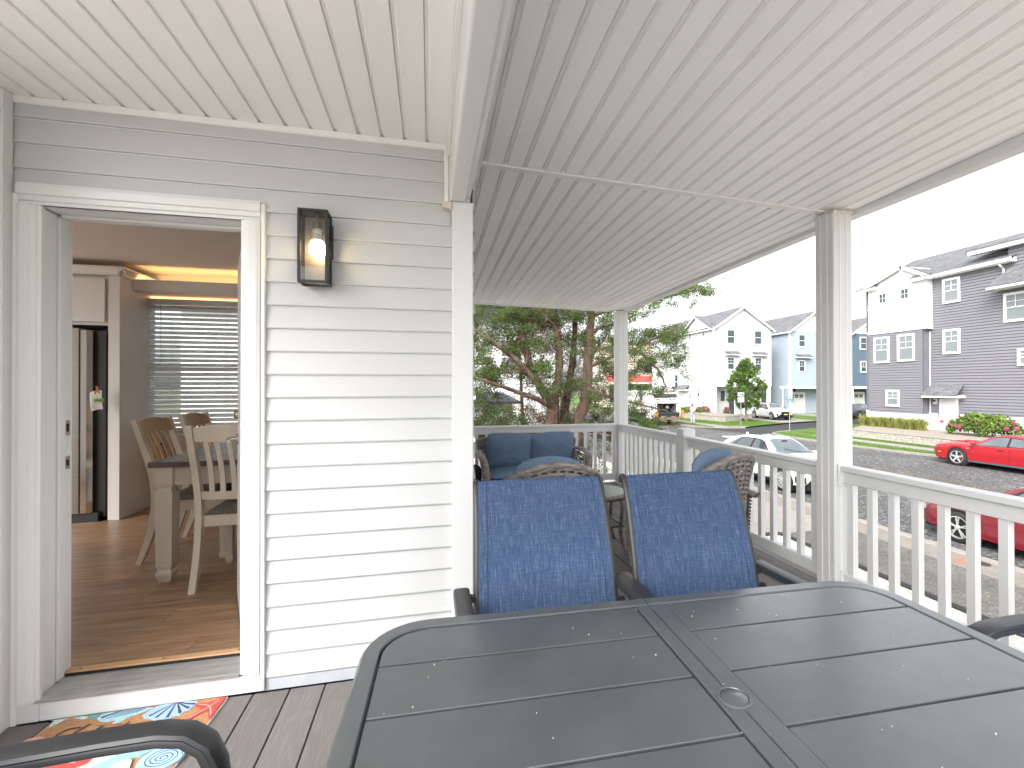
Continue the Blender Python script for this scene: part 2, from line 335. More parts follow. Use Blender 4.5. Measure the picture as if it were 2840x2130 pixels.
balm = MB().box(-.019, .019, -.019, .019, .135, .718).mesh('baluster', trim_m)
def railing(a, b, label, pitch=.1335, off=.05, brk=(1, 1)):
    a = Vector((*a, 0)); b = Vector((*b, 0)); d = b-a; L = d.length; ang = atan2(d.y, d.x)
    t = thing('porch_railing', label, 'railing', a, ang, 'porch railings')
    MB().box(0.002, L-.002, -.045, .045, .788, .82).build('top_rail', trim_m, t, bevel=.003)
    MB().box(0.002, L-.002, -.026, .026, .714, .7875).build('sub_rail', trim_m, t, bevel=.003)
    MB().box(0.002, L-.002, -.026, .026, .055, .14).build('bottom_rail', trim_m, t, bevel=.004)
    n = int((L-off-.02)/pitch)+1
    for i in range(n): inst(balm, 'baluster', t, (off+i*pitch, 0, 0))
    for s, x in zip(brk, (0.001, L-.013)):
        if s: MB().box(x, x+.012, -.056, .056, .69, .832).build('bracket', trim_m, t, bevel=.003); MB().box(x, x+.012, -.04, .04, .045, .155).build('bracket', trim_m, t, bevel=.003)
railing((2.573, 2.462), (2.573, -1.4), 'white railing with square balusters along the dining table, street side', off=.06, brk=(1, 0))
railing((2.566, 2.613), (2.556, 4.269), 'white railing between the tall post and the short newel, behind the wicker chair', off=.07)
railing((2.554, 4.401), (2.548, 5.949), 'white railing between the short newel and the far corner post', off=.07)
railing((.222, 6.02), (2.487, 6.02), 'white railing across the far end of the porch behind the loveseat', off=.09)
# ---- deck
deck = struct('porch_floor', 'grey composite deck boards of the porch')
for i in range(-7, 24):
    x = -.598+.1445*i; y1 = 2.262 if x < .19 else 6.12
    if x > 2.6: continue
    MB().box(x+.0028, x+.1417, -1.4, y1, -.024, 0).build('deck_board', deck_m, deck, bevel=.0025)
MB().box(-1.7, 2.66, -1.4, 6.1, -.2, -.03).build('joists', dark_m, deck)
MB().box(2.655, 2.68, -1.4, 6.13, -.26, -.026).box(.2, 2.68, 6.122, 6.145, -.26, -.026).build('fascia', vinyl, deck)
for y in (-1.2, 2.5, 6.0): MB().box(2.5, 2.6, y, y+.1, -2.2, -.2).build('pier', trim_m, deck)
# ---- door frame
fr = thing('door_frame', 'white door frame with stepped casing around the open doorway', 'door frame')
def casing(x0, x1, inner):
    # stepped brick-mould in plan (x,y): outer edge to inner edge
    s = 1 if inner > 0 else -1
    o, i_ = (x0, x1) if s > 0 else (x1, x0); w = abs(x1-x0)
    return [(o, YW+.0), (o, YW-.030), (o+s*w*.2, YW-.036), (o+s*w*.55, YW-.036), (o+s*w*.6, YW-.028), (o+s*w*.82, YW-.026), (o+s*w*.86, YW-.018), (i_, YW-.016), (i_, YW+.0)]
MB().prism(casing(-1.578, -1.506, 1), .085, 2.05, 'z').build('casing', trim_m, fr)
MB().prism(casing(-.794, -.718, -1), .085, 2.05, 'z').build('casing', trim_m, fr)
hp = casing(2.052, 2.134, -1)
MB().prism([(y, z) for z, y in hp], -1.578, -.718, 'x').build('casing', trim_m, fr)
MB().box(-.7175, -.7005, YW-.0265, YW+.001, .012, 2.125).build('channel', vinyl, fr, bevel=.003)
MB().box(-1.6, -1.5795, YW-.02, YW, .0, 2.092).build('channel', vinyl, fr)
MB().box(-1.54, -1.5205, YW-.014, 2.46, .085, 2.05).box(-1.5205, -1.509, 2.37, 2.405, .10, 2.04).build('jamb', trim_m, fr, bevel=.002)
MB().box(-.798, -.776, YW-.014, 2.46, .085, 2.05).box(-.81, -.798, 2.37, 2.405, .10, 2.04).build('jamb', trim_m, fr, bevel=.002)
MB().box(-1.5195, -.7985, YW-.014, 2.46, 2.052, 2.07).box(-1.508, -.811, 2.37, 2.405, 2.04, 2.0515).build('jamb', trim_m, fr, bevel=.002)
MB().box(-1.505, -.7005, 2.264, 2.281, .004, .078).box(-1.598, -1.507, 2.266, 2.281, .002, .083).build('kick_board', trim_m, fr, bevel=.003)
th = MB(); prof = [(2.258, .079), (2.258, .086), (2.268, .089), (2.270, .086)]
for i in range(8): y = 2.274+i*.0155; prof += [(y, .0885+i*.0011), (y+.008, .0915+i*.0011), (y+.012, .0915+i*.0011), (y+.0125, .0885+i*.0011)]
prof += [(2.402, .099), (2.402, .079)]
th.prism(prof, -1.519, -.799, 'x').build('threshold', alu_m, fr)
MB().box(-1.519, -.799, 2.4025, 2.412, .08, .107).build('seal', dark_m, fr)
ws = MB().box(-1.519, -.799, 2.4125, 2.452, .08, .113).build('wood_strip', mat('raw_pine', (.52, .31, .16), .5, var=.12, vscale=5, stretch=(1, 8, 8)), fr, bevel=.003)
for x in (-1.47, -1.16, -.86): MB().lathe([(.005, 0), (.005, .0025), (.002, .003)], (x, 2.432, .113), 8).build('screw', mat('brass_screw', (.25, .22, .1), .35, .9), fr)
nick = mat('nickel', (.5, .45, .4), .3, .95)
for z0_, z1_ in ((1.12, 1.185), (.975, 1.03)):
    MB().box(-1.5203, -1.518, 2.415, 2.445, z0_, z1_).build('strike_plate', nick, fr, bevel=.001); MB().box(-1.518, -1.5175, 2.423, 2.437, z0_+.015, z1_-.015).build('strike_hole', dark_m, fr)
# ---- open door leaf
dr = thing('front_door', 'white entry door swung open inside, only its edge and lever showing', 'door', (-.803, 2.446, 0), radians(90+21.6))
MB().box(0, .70, -.0, .042, .118, 2.045).build('door_leaf', trim_m, dr, bevel=.002)
MB().box(.7, .702, .012, .03, 1.0, 1.12).build('latch_plate', nick, dr)
hd = MB().lathe([(.028, 0), (.028, .008), (.012, .01), (.011, .05)], (.63, .042, 1.03), 14, 'y'); hd.tube([(.63, .088, 1.03), (.6, .09, 1.03), (.52, .088, 1.028)], .0085, 8); hd.build('lever_handle', nick, dr, smooth=40)
MB().lathe([(.027, 0), (.027, .012), (.02, .02)], (.63, .042, 1.17), 14, 'y').build('deadbolt', nick, dr, smooth=40)
MB().box(0.002, .698, -.004, .046, .104, .1175).build('door_sweep', mat('sweep_grey', (.12, .12, .13), .7), dr)
# ---- lantern
ln = thing('wall_lantern', 'black box lantern with clear glass and lit bulb on the clapboard wall', 'wall lamp', (-.49, YW-.013, 0))
lx0, lx1, ly, lz0, lz1, fw = -.058, .062, -.108, 1.772, 2.088, .011
fm = MB()
for x in (lx0, lx1-fw):
    for y in (ly, -.024): fm.box(x, x+fw, y, y+fw, lz0+fw, lz1-fw)
for z in (lz0, lz1-fw):
    fm.box(lx0, lx1, ly, ly+fw, z, z+fw).box(lx0, lx1, -.024, -.024+fw, z, z+fw); fm.box(lx0, lx0+fw, ly+fw, -.024, z, z+fw).box(lx1-fw, lx1, ly+fw, -.024, z, z+fw)
fm.build('frame', black_m, ln, bevel=.001)
MB().box(lx0+fw, lx1-fw, -.0235, -.0145, lz0+fw, lz1-fw).build('back_plate', mat('lantern_back', (.24, .2, .17), .4, .3), ln)
MB().box(.02, .066, -.0135, -.001, 1.9, 2.05).build('wall_bracket', black_m, ln, bevel=.002)
MB().box(lx0+fw, lx1-fw, ly+fw, -.024, lz1-.006, lz1-.003).build('top_plate', black_m, ln)
MB().box(lx0+fw, lx1-fw, ly+.004, ly+.006, lz0+fw, lz1-fw).build('pane', lamp_glass, ln)
for x in (lx0+.004, lx1-.006): MB().box(x, x+.002, ly+fw, -.024, lz0+fw, lz1-fw).build('pane', lamp_glass, ln)
bx, by = .012, -.062
sk = MB().lathe([(.006, 2.08), (.007, 2.045), (.019, 2.04), (.019, 2.015)], (bx, by, 0), 14); sk.build('socket', mat('socket_grey', (.13, .12, .12), .4, .4), ln, smooth=40)
MB().lathe([(.018, 2.014), (.0195, 2.011), (.018, 2.008), (.0195, 2.005), (.018, 2.002), (.0195, 1.999), (.018, 1.996)], (bx, by, 0), 14).build('bulb_collar', mat('zinc', (.7, .7, .7), .3, .6), ln, smooth=40)
MB().lathe([(.0165, 1.995), (.019, 1.975), (.0225, 1.963)], (bx, by, 0), 16).build('bulb_neck', mat('bulb_plastic', (.8, .77, .72), .4), ln, smooth=60)
MB().lathe([(.0235, 1.962), (.031, 1.946), (.0345, 1.93), (.033, 1.914), (.026, 1.899), (.012, 1.891), (.001, 1.889)], (bx, by, 0), 18).build('bulb', mat('bulb_glow', (1, .9, .75), .4, emit=(1, .72, .38), estr=8), ln, smooth=60)
# ================================================================ KITCHEN seen through the doorway
floor_m = mat('vinyl_plank', (.24, .15, .095), .34, rnd=.13, spec=.4)
def floor_nodes():
    t, L, b = nodes(floor_m); co = nd(t, 'ShaderNodeTexCoord'); oi = nd(t, 'ShaderNodeObjectInfo')
    mp = nd(t, 'ShaderNodeMapping'); mp.inputs['Scale'].default_value = (1.2, 14, 1); L.new(co.outputs['Object'], mp.inputs[0])
    cb = nd(t, 'ShaderNodeCombineXYZ'); mm = nd(t, 'ShaderNodeMath', operation='MULTIPLY'); mm.inputs[1].default_value = 90; L.new(oi.outputs['Random'], mm.inputs[0])
    for i in range(3): L.new(mm.outputs[0], cb.inputs[i])
    L.new(cb.outputs[0], mp.inputs['Location'])
    n = nd(t, 'ShaderNodeTexNoise', Scale=2.2, Detail=7, Roughness=.65, Distortion=.6); L.new(mp.outputs[0], n.inputs['Vector'])
    r = nd(t, 'ShaderNodeValToRGB'); L.new(n.outputs['Fac'], r.inputs[0]); e = r.color_ramp.elements
    e[0].position = .3; e[0].color = (.17, .098, .054, 1); e[1].position = .68; e[1].color = (.42, .262, .155, 1)
    h = [x for x in t.nodes if x.type == 'HUE_SAT'][0]; L.new(r.outputs[0], h.inputs['Color'])
floor_nodes()
kf = struct('kitchen_floor', 'brown wood-look plank floor inside the doorway'); FZ = .1
j = 0
for r_ in range(18):
    y = 2.456+r_*.18; x = -4.7+((r_*.47) % 1.2)
    xx = -4.75
    while xx < .08:
        xe = min(.085, x); 
        if xe > xx+.02: MB().box(xx+.0004, xe-.0004, y+.0004, min(5.66, y+.1796), .08, FZ).build('floor_plank', floor_m, kf, bevel=.0006)
        xx = max(xx, x); x += 1.2
wall_m = mat('kitchen_wall', (.72, .70, .67), .7, var=.03, vscale=3)
kc_m = mat('kitchen_ceiling', (.7, .64, .59), .8)
kr = struct('kitchen_ceiling', 'plain ceiling inside the doorway'); MB().box(-4.8, .1, 2.384, 5.75, 2.5, 2.55).build('ceiling_panel', kc_m, kr)
kw = struct('kitchen_wall', 'painted kitchen walls inside the doorway')
wy = 5.655; wx0, wx1, wz0, wz1 = -2.88, -1.30, .84, 2.2
mbw = MB().box(-4.8, wx0, wy, wy+.14, 0, 2.5).box(wx1, .1, wy, wy+.14, 0, 2.5).box(wx0, wx1, wy, wy+.14, 0, wz0).box(wx0, wx1, wy, wy+.14, wz1, 2.5)
mbw.build('back_wall', wall_m, kw)
MB().box(-4.8, -4.7, 2.384, 2.45, 0, 2.5).box(-4.8, -4.7, 5.1, 5.65, 0, 2.5).box(-4.8, -4.7, 2.45, 5.1, 2.42, 2.5).box(-4.8, -4.7, 2.45, 5.1, 0, .12).build('side_wall', wall_m, kw); MB().box(.085, .0995, 2.4, 5.65, 0, 2.5).build('side_wall', wall_m, kw)  # left wall kept mostly open, an unseen gap added to bring in daylight
MB().box(-4.7, -1.545, 2.384, 2.44, 0, 2.5).box(-.775, .084, 2.384, 2.44, 0, 2.5).box(-1.5445, -.7755, 2.384, 2.44, 2.075, 2.5).build('front_wall', wall_m, kw)
MB().box(-4.6, .08, wy-.014, wy-.001, FZ, FZ+.11).build('baseboard', trim_m, kw, bevel=.004)
win = thing('kitchen_window', 'kitchen window behind the lowered white blind', 'window', (0,0,0))
MB().box(wx0, wx0+.05, wy+.04, wy+.1, wz0, wz1).box(wx1-.05, wx1, wy+.04, wy+.1, wz0, wz1).box(wx0+.05, wx1-.05, wy+.04, wy+.1, wz0, wz0+.05).box(wx0+.05, wx1-.05, wy+.04, wy+.1, wz1-.05, wz1).box(wx0+.05, wx1-.05, wy+.045, wy+.095, 1.5, 1.54).build('sash', trim_m, win)
MB().box(wx0+.05, wx1-.05, wy+.066, wy+.072, wz0+.05, wz1-.05).build('pane', win_glass, win)
MB().box(wx0-.06, wx1+.06, wy-.03, wy-.0145, wz0-.04, wz0-.002).build('sill', trim_m, win, bevel=.004)
bl = thing('window_blind', 'white two inch slat blind lowered over the kitchen window', 'blind', (0, wy-.055, 0))
MB().box(-2.86, -1.36, -.045, .035, 2.175, 2.235).build('headrail', trim_m, bl, bevel=.004)
slm = mat('blind_slat', (.8, .8, .8), .4)
t_, L_s, b_s = nodes(slm); tl_ = nd(t_, 'ShaderNodeBsdfTranslucent'); tl_.inputs[0].default_value = (.85, .86, .86, 1); mx_ = nd(t_, 'ShaderNodeMixShader'); mx_.inputs[0].default_value = .6; L_s.new(b_s.outputs[0], mx_.inputs[1]); L_s.new(tl_.outputs[0], mx_.inputs[2]); L_s.new(mx_.outputs[0], t_.nodes['Material Output'].inputs[0])
sl = MB().prism([(-.0265, -.0015), (-.012, .002), (.012, .002), (.0265, -.0015), (.0265, .0008), (.012, .0045), (-.012, .0045), (-.0265, .0008)], -2.81, -1.40, 'x').mesh('slat', slm)
zz = 2.13
while zz > .86: inst(sl, 'slat', bl, (0, 0, zz), (radians(40), 0, 0)); zz -= .0478
MB().box(-2.81, -1.40, -.02, .02, .83, .848).build('bottom_rail', trim_m, bl)
for x in (-2.6, -2.1, -1.6): MB().box(x-.0012, x+.0012, -.029, -.0275, .85, 2.17).box(x-.0012, x+.0012, .0275, .029, .85, 2.17).build('ladder_cord', trim_m, bl)
MB().tube([(-2.68, -.05, 2.17), (-2.68, -.052, 1.5)], .006, 6).build('wand', clear_m, bl)
led = mat('led_warm', (1, .7, .3), .5, emit=(1, .62, .26), estr=5)
sf = thing('light_cove', 'long white cove shelf with glowing warm strip light near the kitchen ceiling', 'cove light', (0,0,0))
MB().box(-2.83, .05, 5.3, wy-.002, 2.262, 2.285).box(-2.83, .05, 5.3, 5.325, 2.2855, 2.375).build('shelf', trim_m, sf, bevel=.003)
MB().box(-2.8, .05, 5.35, 5.375, 2.2865, 2.3).build('led_strip', led, sf)
MB().box(-2.8, .05, wy-.05, wy-.03, 2.246, 2.2605).build('led_strip', mat('led_dim', (1, .6, .3), .5, emit=(1, .55, .25), estr=.7), sf)
cab_m = mat('cabinet_paint', (.72, .70, .68), .4, var=.02)
cb = thing('kitchen_cabinet', 'pale cabinet with crown moulding above the refrigerator', 'cabinet', (0,0,0))
MB().box(-4.2, -2.895, 5.14, 5.65, 1.9, 2.36).build('carcass', cab_m, cb)
MB().box(-2.892, -2.80, 5.12, 5.65, FZ, 2.36).build('side_panel', cab_m, cb, bevel=.002)
for x0, x1 in ((-3.52, -2.915), (-4.15, -3.535)):
    MB().box(x0, x1, 5.118, 5.1395, 1.93, 2.33).box(x0+.0, x0+.05, 5.110, 5.1175, 1.93, 2.33).box(x1-.05, x1, 5.110, 5.1175, 1.93, 2.33).box(x0+.05, x1-.05, 5.110, 5.1175, 1.93, 1.98).box(x0+.05, x1-.05, 5.110, 5.1175, 2.28, 2.33).build('cabinet_door', cab_m, cb)
crp = [(0, 0), (-.012, .0), (-.016, .02), (-.05, .06), (-.06, .06), (-.06, .075), (0, .075)]
MB().prism([(5.118+y, 2.361+z) for y, z in crp], -4.2, -2.755, 'x').build('crown_moulding', cab_m, cb)
MB().prism([(-2.80-y, 2.361+z) for y, z in crp], 5.07, 5.65, 'y').build('crown_moulding', cab_m, cb)
steel = mat('brushed_steel', (.4, .385, .37), .32, 1, var=.06, vscale=3, stretch=(.4, 1, 30), bump=.12, bscale=40, bdist=.0006)
fg = thing('refrigerator', 'stainless steel refrigerator with black side beneath the cabinet', 'refrigerator', (-3.4, 5.3, FZ))
MB().box(-.5, .49, -.17, .34, .03, 1.75).build('body', mat('fridge_black', (.012, .012, .013), .45), fg, bevel=.004)
MB().prism([(-.5, -.18), (-.5, -.235), (-.1, -.255), (.25, -.25), (.32, -.24), (.3315, -.18)], .09, 1.76, 'z').build('door', steel, fg, smooth=30)
MB().prism([(.332, -.175), (.333, -.24), (.375, -.236), (.402, -.2), (.405, -.172)], .09, 1.745, 'z').build('door_edge', mat('chrome_edge', (.62, .62, .62), .12, 1), fg, smooth=30)
MB().box(-.5, .45, -.21, -.1, 0, .085).build('kick_grille', mat('fridge_black', (.012, .012, .013), .45), fg)
MB().lathe([(.02, 0), (.02, -.003), (.015, -.005)], (.19, -.254, 1.665), 16, 'y').build('badge', mat('badge_grey', (.3, .29, .28), .3, .6), fg)
pp = thing('paper_list', 'white handwritten list clipped to the side of the refrigerator', 'paper', (-2.925, 5.02, 1.28), radians(8))
MB().grid([[(-.045+.016*v-.09*0+u*.085, -.02*sin(v*2.2), -.17*v+.02*sin(u*2)) for u in (0, .33, .66, 1)] for v in [i/8 for i in range(9)]]).build('sheet', mat('paper_white', (.75, .73, .68), .8), pp, fix=False)
for i in range(11): MB().box(-.03+.016*i/11+.0, -.03+.016*i/11+R.uniform(.03, .055), -.006-.02*sin((.08+i*.075)*2.2), -.004-.02*sin((.08+i*.075)*2.2), -.02-.0125*i-.002, -.02-.0125*i).build('ink_line', mat('ink', (.12, .12, .14), .8), pp)
cl = thing('clothes_peg', 'orange wooden peg holding the list on the refrigerator', 'peg', (-2.90, 4.99, 1.30))
MB().bar((-.02, 0, -.03), (.012, 0, .03), .01, .012).build('jaw', mat('peg_wood', (.45, .16, .07), .6), cl); MB().bar((.02, -.006, -.025), (-.004, -.006, .038), .009, .012).build('jaw', mat('peg_wood', (.45, .16, .07), .6), cl)
kt = thing('key_tag', 'lime green key tag hanging beside the list on the refrigerator', 'key tag', (-2.885, 4.98, 1.21), radians(5))
MB().box(-.035, .04, -.006, .006, -.018, .018).build('tag_body', mat('lime', (.24, .42, .08), .4), kt, bevel=.004); MB().box(-.022, .03, -.0075, -.0065, -.005, .006).build('writing', mat('ink', (.1, .1, .1), .8), kt)
MB().tube([(-.005, 0, .018), (-.01, -.003, .04), (.0, 0, .06)], .002, 5).build('ring', nick, kt)
fx = thing('fire_extinguisher', 'small red fire extinguisher low on the kitchen wall behind the chairs', 'extinguisher', (-2.70, 5.58, .42))
MB().lathe([(.04, 0), (.045, .02), (.045, .25), (.03, .29), (.015, .3)], n=14).build('cylinder', mat('ext_red', (.4, .02, .02), .3), fx, smooth=40); MB().box(-.02, .04, -.012, .012, .3, .34).build('valve', black_m, fx)
# ---- dining table and chairs
cream = mat('cream_paint', (.6, .535, .445), .42, var=.06, vscale=9, bump=.1, bscale=60, stretch=(1, 1, .25))
tw = mat('weathered_top', (.115, .085, .068), .38, var=.3, vscale=4, stretch=(14, 1, 1))
tan = mat('tan_wood', (.5, .35, .22), .5, var=.12, vscale=6, stretch=(1, 1, .2))
dt = thing('dining_table', 'cream dining table with dark plank top and square tapered legs in the kitchen', 'dining table', (0,0,0))
tx0, tx1, ty0, ty1, tz = -1.70, -.72, 3.37, 5.0, .86
for i in range(6):
    w = (tx1-tx0)/6; MB().box(tx0+i*w+.0008, tx0+(i+1)*w-.0008, ty0, ty1, tz-.034, tz).build('top_plank', tw, dt, bevel=.006, seg=2)
MB().box(tx0+.11, tx1-.11, ty0+.06, ty0+.082, tz-.155, tz-.035).box(tx0+.11, tx1-.11, ty1-.082, ty1-.06, tz-.155, tz-.035).box(tx0+.06, tx0+.082, ty0+.11, ty1-.11, tz-.155, tz-.035).box(tx1-.082, tx1-.06, ty0+.11, ty1-.11, tz-.155, tz-.035).build('apron', cream, dt)
def dleg():
    mb = MB(); pr = [(.0, .030), (.02, .036), (.045, .044), (.06, .044), (.07, .036), (.085, .036), (.1, .043), (.56, .048), (.565, .048), (.575, .038), (.59, .036), (.6, .04), (.612, .046), (.625, .049), (.725, .049)]
    P = [[(-r, -r, z), (r, -r, z), (r, r, z), (-r, r, z)] for z, r in pr]; mb.grid(P, close=True); k_ = len(mb.v); mb.f += [(3, 2, 1, 0), (k_-4, k_-3, k_-2, k_-1)]; mb.mi += [0, 0]; return mb
lgm = dleg().mesh('leg', cream)
for x in (tx0+.075, tx1-.075):
    for y in (ty0+.075, ty1-.075): inst(lgm, 'leg', dt, (x, y, FZ))
tweed = mat('tweed_seat', (.05, .042, .036), .95, vscale=140, col2=(.3, .255, .2), detail=1, bump=.4, bscale=200, bdist=.001)
def dchair(label, loc, rz, slatm):
    """faces +Y; origin on floor under seat centre"""
    t = thing('dining_chair', label, 'chair', loc, rz, 'dining chairs in the kitchen')
    def curve(s):   # rear leg and back post, s from foot to top: (y, z)
        z = s; y = ip([(0, -.33), (.12, -.285), (.26, -.245), (.42, -.225), (.52, -.225), (.68, -.255), (.85, -.31), (1.0, -.355)], z); return y, z
    for sx in (-1, 1):
        P = []
        for i in range(15):
            s = i/14; y, z = curve(s); d = .028+.014*sin(pi*min(1, s*1.1)); w = .018; x = sx*(.2+.012*s)
            P.append([(x-w, y-d*.6, z), (x+w, y-d*.6, z), (x+w, y+d*.6, z), (x-w, y+d*.6, z)])
        mb = MB().grid(P, close=True); k_ = len(mb.v); mb.f += [(3, 2, 1, 0), (k_-4, k_-3, k_-2, k_-1)]; mb.mi += [0, 0]; mb.build('back_post', cream, t, smooth=35)
    def bow(z0_, z1_, dy, name, m):
        P = []
        for i in range(9):
            u = -1+2*i/8; x = u*.188; b = -.028*(1-u*u); y0_, _ = curve(z0_); y1_, _ = curve(z1_); cr = .02*(1-u*u) if name == 'top_rail' else 0
            P.append([(x, y0_+b-.012, z0_), (x, y0_+b+.012, z0_), (x, y1_+b+.012, z1_+cr), (x, y1_+b-.012, z1_+cr)])
        mb = MB().grid(P, close=True); k_ = len(mb.v); mb.f += [(3, 2, 1, 0), (k_-4, k_-3, k_-2, k_-1)]; mb.mi += [0, 0]; mb.build(name, m, t, smooth=35)
    bow(.90, .985, 0, 'top_rail', slatm); bow(.535, .585, 0, 'lower_rail', slatm)
    for i in range(5):
        x = -.128+i*.064; P = []
        for q in range(8):
            z = .58+.33*q/7; y, _ = curve(z); b = -.028*(1-(x/.188)**2)+.012*sin(pi*q/7); P.append([(x-.014, y+b-.006, z), (x+.014, y+b-.006, z), (x+.014, y+b+.006, z), (x-.014, y+b+.006, z)])
        MB().grid(P, close=True).build('back_slat', slatm, t, smooth=35)
    MB().box(-.2, .2, -.215, -.195, .36, .43).box(-.215, -.195, -.194, .2, .36, .43).box(.195, .215, -.194, .2, .36, .43).box(-.194, .194, .18, .2, .36, .43).build('seat_frame', cream, t, bevel=.003)
    rows = []
    for i in range(7):
        v = i/6; rows.append([(-.205+.41*j/6, -.19+.40*v, .431+.05*(1-(2*j/6-1)**6)*(1-(2*v-1)**6)**.5+.004) for j in range(7)])
    MB().grid(rows).box(-.204, .204, -.189, .209, .431, .436).build('seat_cushion', tweed, t, smooth=60)
    for sx in (-1, 1):
        pr = [(0, .016), (.02, .022), (.035, .024), (.045, .018), (.36, .023)]
        P = [[(sx*.19-r, .185-r, z), (sx*.19+r, .185-r, z), (sx*.19+r, .185+r, z), (sx*.19-r, .185+r, z)] for z, r in pr]; MB().grid(P, close=True).build('front_leg', cream, t)
    return t
dchair('cream slat-back chair at the near end of the dining table with tweed seat', (-1.175, 3.52, FZ), 0, cream)
dchair('cream chair with tan slats beside the near table corner by the tall panel', (-1.63, 4.0, FZ), radians(-90), tan)
dchair('tan slat-back chair furthest from the door, in front of the window blind', (-1.63, 4.62, FZ), radians(-90), tan)
# ================================================================ DOORMAT
coir = mat('coir', (.34, .16, .07), .95, vscale=90, col2=(.5, .27, .13), bump=.8, bscale=220, detail=3, bdist=.002)
mt = thing('doormat', 'orange doormat printed with starfish, fish, shells and dark script in front of the doorway', 'doormat', (-1.15, 2.02, 0))
def lift(y): return y+.036*min(1, max(0, (y-1.95)/.2))
def loc(pts): return [(x+1.15, min(lift(y), 2.252)-2.02) for x, y in pts]
outl = [(-1.446, 2.2575), (-.86, 2.2575), (-.838, 2.254), (-.836, 2.235), (-.87, 1.79), (-.884, 1.775), (-1.478, 1.775), (-1.487, 1.79)]
MB().prism([(x+1.15, y-2.02) for x, y in outl], .0005, .0075, 'z').build('mat_base', mat('mat_rubber', (.62, .6, .58), .8), mt)
MB().prism([(x*.987+.0, y*.985+.0008) for x, y in [(x+1.15, y-2.02) for x, y in outl]], .0075, .0095, 'z').build('coir_pile', coir, mt)
_z = [.0098]
def art(name, pts, col, raw=False):
    _z[0] += .00012; m = mat('print_'+name, col, .9, var=.14, vscale=60)
    p = pts if raw else loc(pts); cx = sum(q[0] for q in p)/len(p); cy_ = sum(q[1] for q in p)/len(p); n = len(p)
    MB().add([(x, y, _z[0]) for x, y in p]+[(x, y, .0094) for x, y in p], [tuple(range(n))]+[(i, (i+1) % n, n+(i+1) % n, n+i) for i in range(n)]).build('print_'+name.rstrip('0123456789'), m, mt)
def stroke(name, pts, w, col, w1=None):
    p = loc(pts); q = []
    for i in range(len(p)-1):
        for s in range(6):
            t = s/6; a, b = p[max(i-1, 0)], p[i]; c, d = p[i+1], p[min(i+2, len(p)-1)]
            q.append(tuple(.5*(2*b[k]+(c[k]-a[k])*t+(2*a[k]-5*b[k]+4*c[k]-d[k])*t*t+(-a[k]+3*b[k]-3*c[k]+d[k])*t**3) for k in (0, 1)))
    q.append(p[-1]); L_, R_ = [], []
    for i, (x, y) in enumerate(q):
        x0, y0 = q[max(i-1, 0)]; x1, y1 = q[min(i+1, len(q)-1)]; dx, dy = x1-x0, y1-y0; l = math.hypot(dx, dy) or 1
        ww = w if w1 is None else lerp(w, w1, i/(len(q)-1)); L_.append((x-dy/l*ww/2, y+dx/l*ww/2)); R_.append((x+dy/l*ww/2, y-dx/l*ww/2))
    _z[0] += .00012; z = _z[0]; n = len(q)
    MB().add([(x, y, z) for x, y in L_+R_], [(i, i+1, n+i+1, n+i) for i in range(n-1)]).build('print_'+name, mat('print_ink_'+str(col), col, .9), mt)
def star(cx, cy_, r, r2, rot, name, col, n=5, lens=None):
    pts = []
    for i in range(n):
        a = rot+2*pi*i/n; rr = r*(lens[i] if lens else 1)
        for da, k in ((-.16, .93), (0, 1), (.16, .93)): pts.append((cx+cos(a+da*.5)*rr*k, cy_+sin(a+da*.5)*rr*k))
        a2 = a+pi/n; pts.append((cx+cos(a2)*r2, cy_+sin(a2)*r2))
    art(name, pts, col)
NAVY, TEAL, PALE, LBLUE, RED, INK = (.05, .06, .16), (.10, .34, .36), (.56, .68, .66), (.34, .5, .68), (.5, .07, .06), (.03, .03, .045)
art('pale_starfish', [(-1.437, 2.168), (-1.443, 2.2), (-1.445, 2.212), (-1.46, 2.226), (-1.441, 2.286), (-1.399, 2.295), (-1.37, 2.276), (-1.365, 2.25), (-1.353, 2.227), (-1.328, 2.208), (-1.332, 2.194), (-1.345, 2.196), (-1.388, 2.222), (-1.404, 2.212), (-1.422, 2.185)], PALE)
for i in range(9): stroke('spot', [(-1.43+.0105*i+R.uniform(-.004, .004), 2.186+.01*((i*3) % 4)), (-1.427+.0105*i, 2.190+.01*((i*3) % 4))], .006, TEAL)
art('fish_tail', [(-1.324, 2.2), (-1.336, 2.215), (-1.324, 2.225), (-1.295, 2.222), (-1.282, 2.205), (-1.3, 2.19)], TEAL)
art('fish', [(-1.288, 2.185), (-1.282, 2.215), (-1.26, 2.218), (-1.139, 2.218), (-1.105, 2.208), (-1.119, 2.196), (-1.134, 2.185), (-1.167, 2.17), (-1.189, 2.142), (-1.21, 2.140), (-1.206, 2.158), (-1.237, 2.156), (-1.262, 2.162)], (.36, .58, .66))
stroke('ink', [(-1.272, 2.184), (-1.25, 2.2), (-1.22, 2.215)], .014, NAVY, .005)
for i in range(9): stroke('ink', [(-1.25+i*.0115, 2.172+.002*i), (-1.236+i*.0115, 2.20), (-1.222+i*.0115, 2.214)], .003, NAVY)
art('blue_shell', [(-1.084, 2.218), (-1.098, 2.205), (-1.110, 2.185), (-1.121, 2.162), (-1.106, 2.143), (-1.082, 2.138), (-1.06, 2.124), (-1.038, 2.128), (-1.015, 2.118), (-.994, 2.133), (-.978, 2.132), (-.966, 2.152), (-.954, 2.156), (-.949, 2.178), (-.939, 2.19), (-.948, 2.208), (-.985, 2.216), (-1.036, 2.218)], LBLUE)
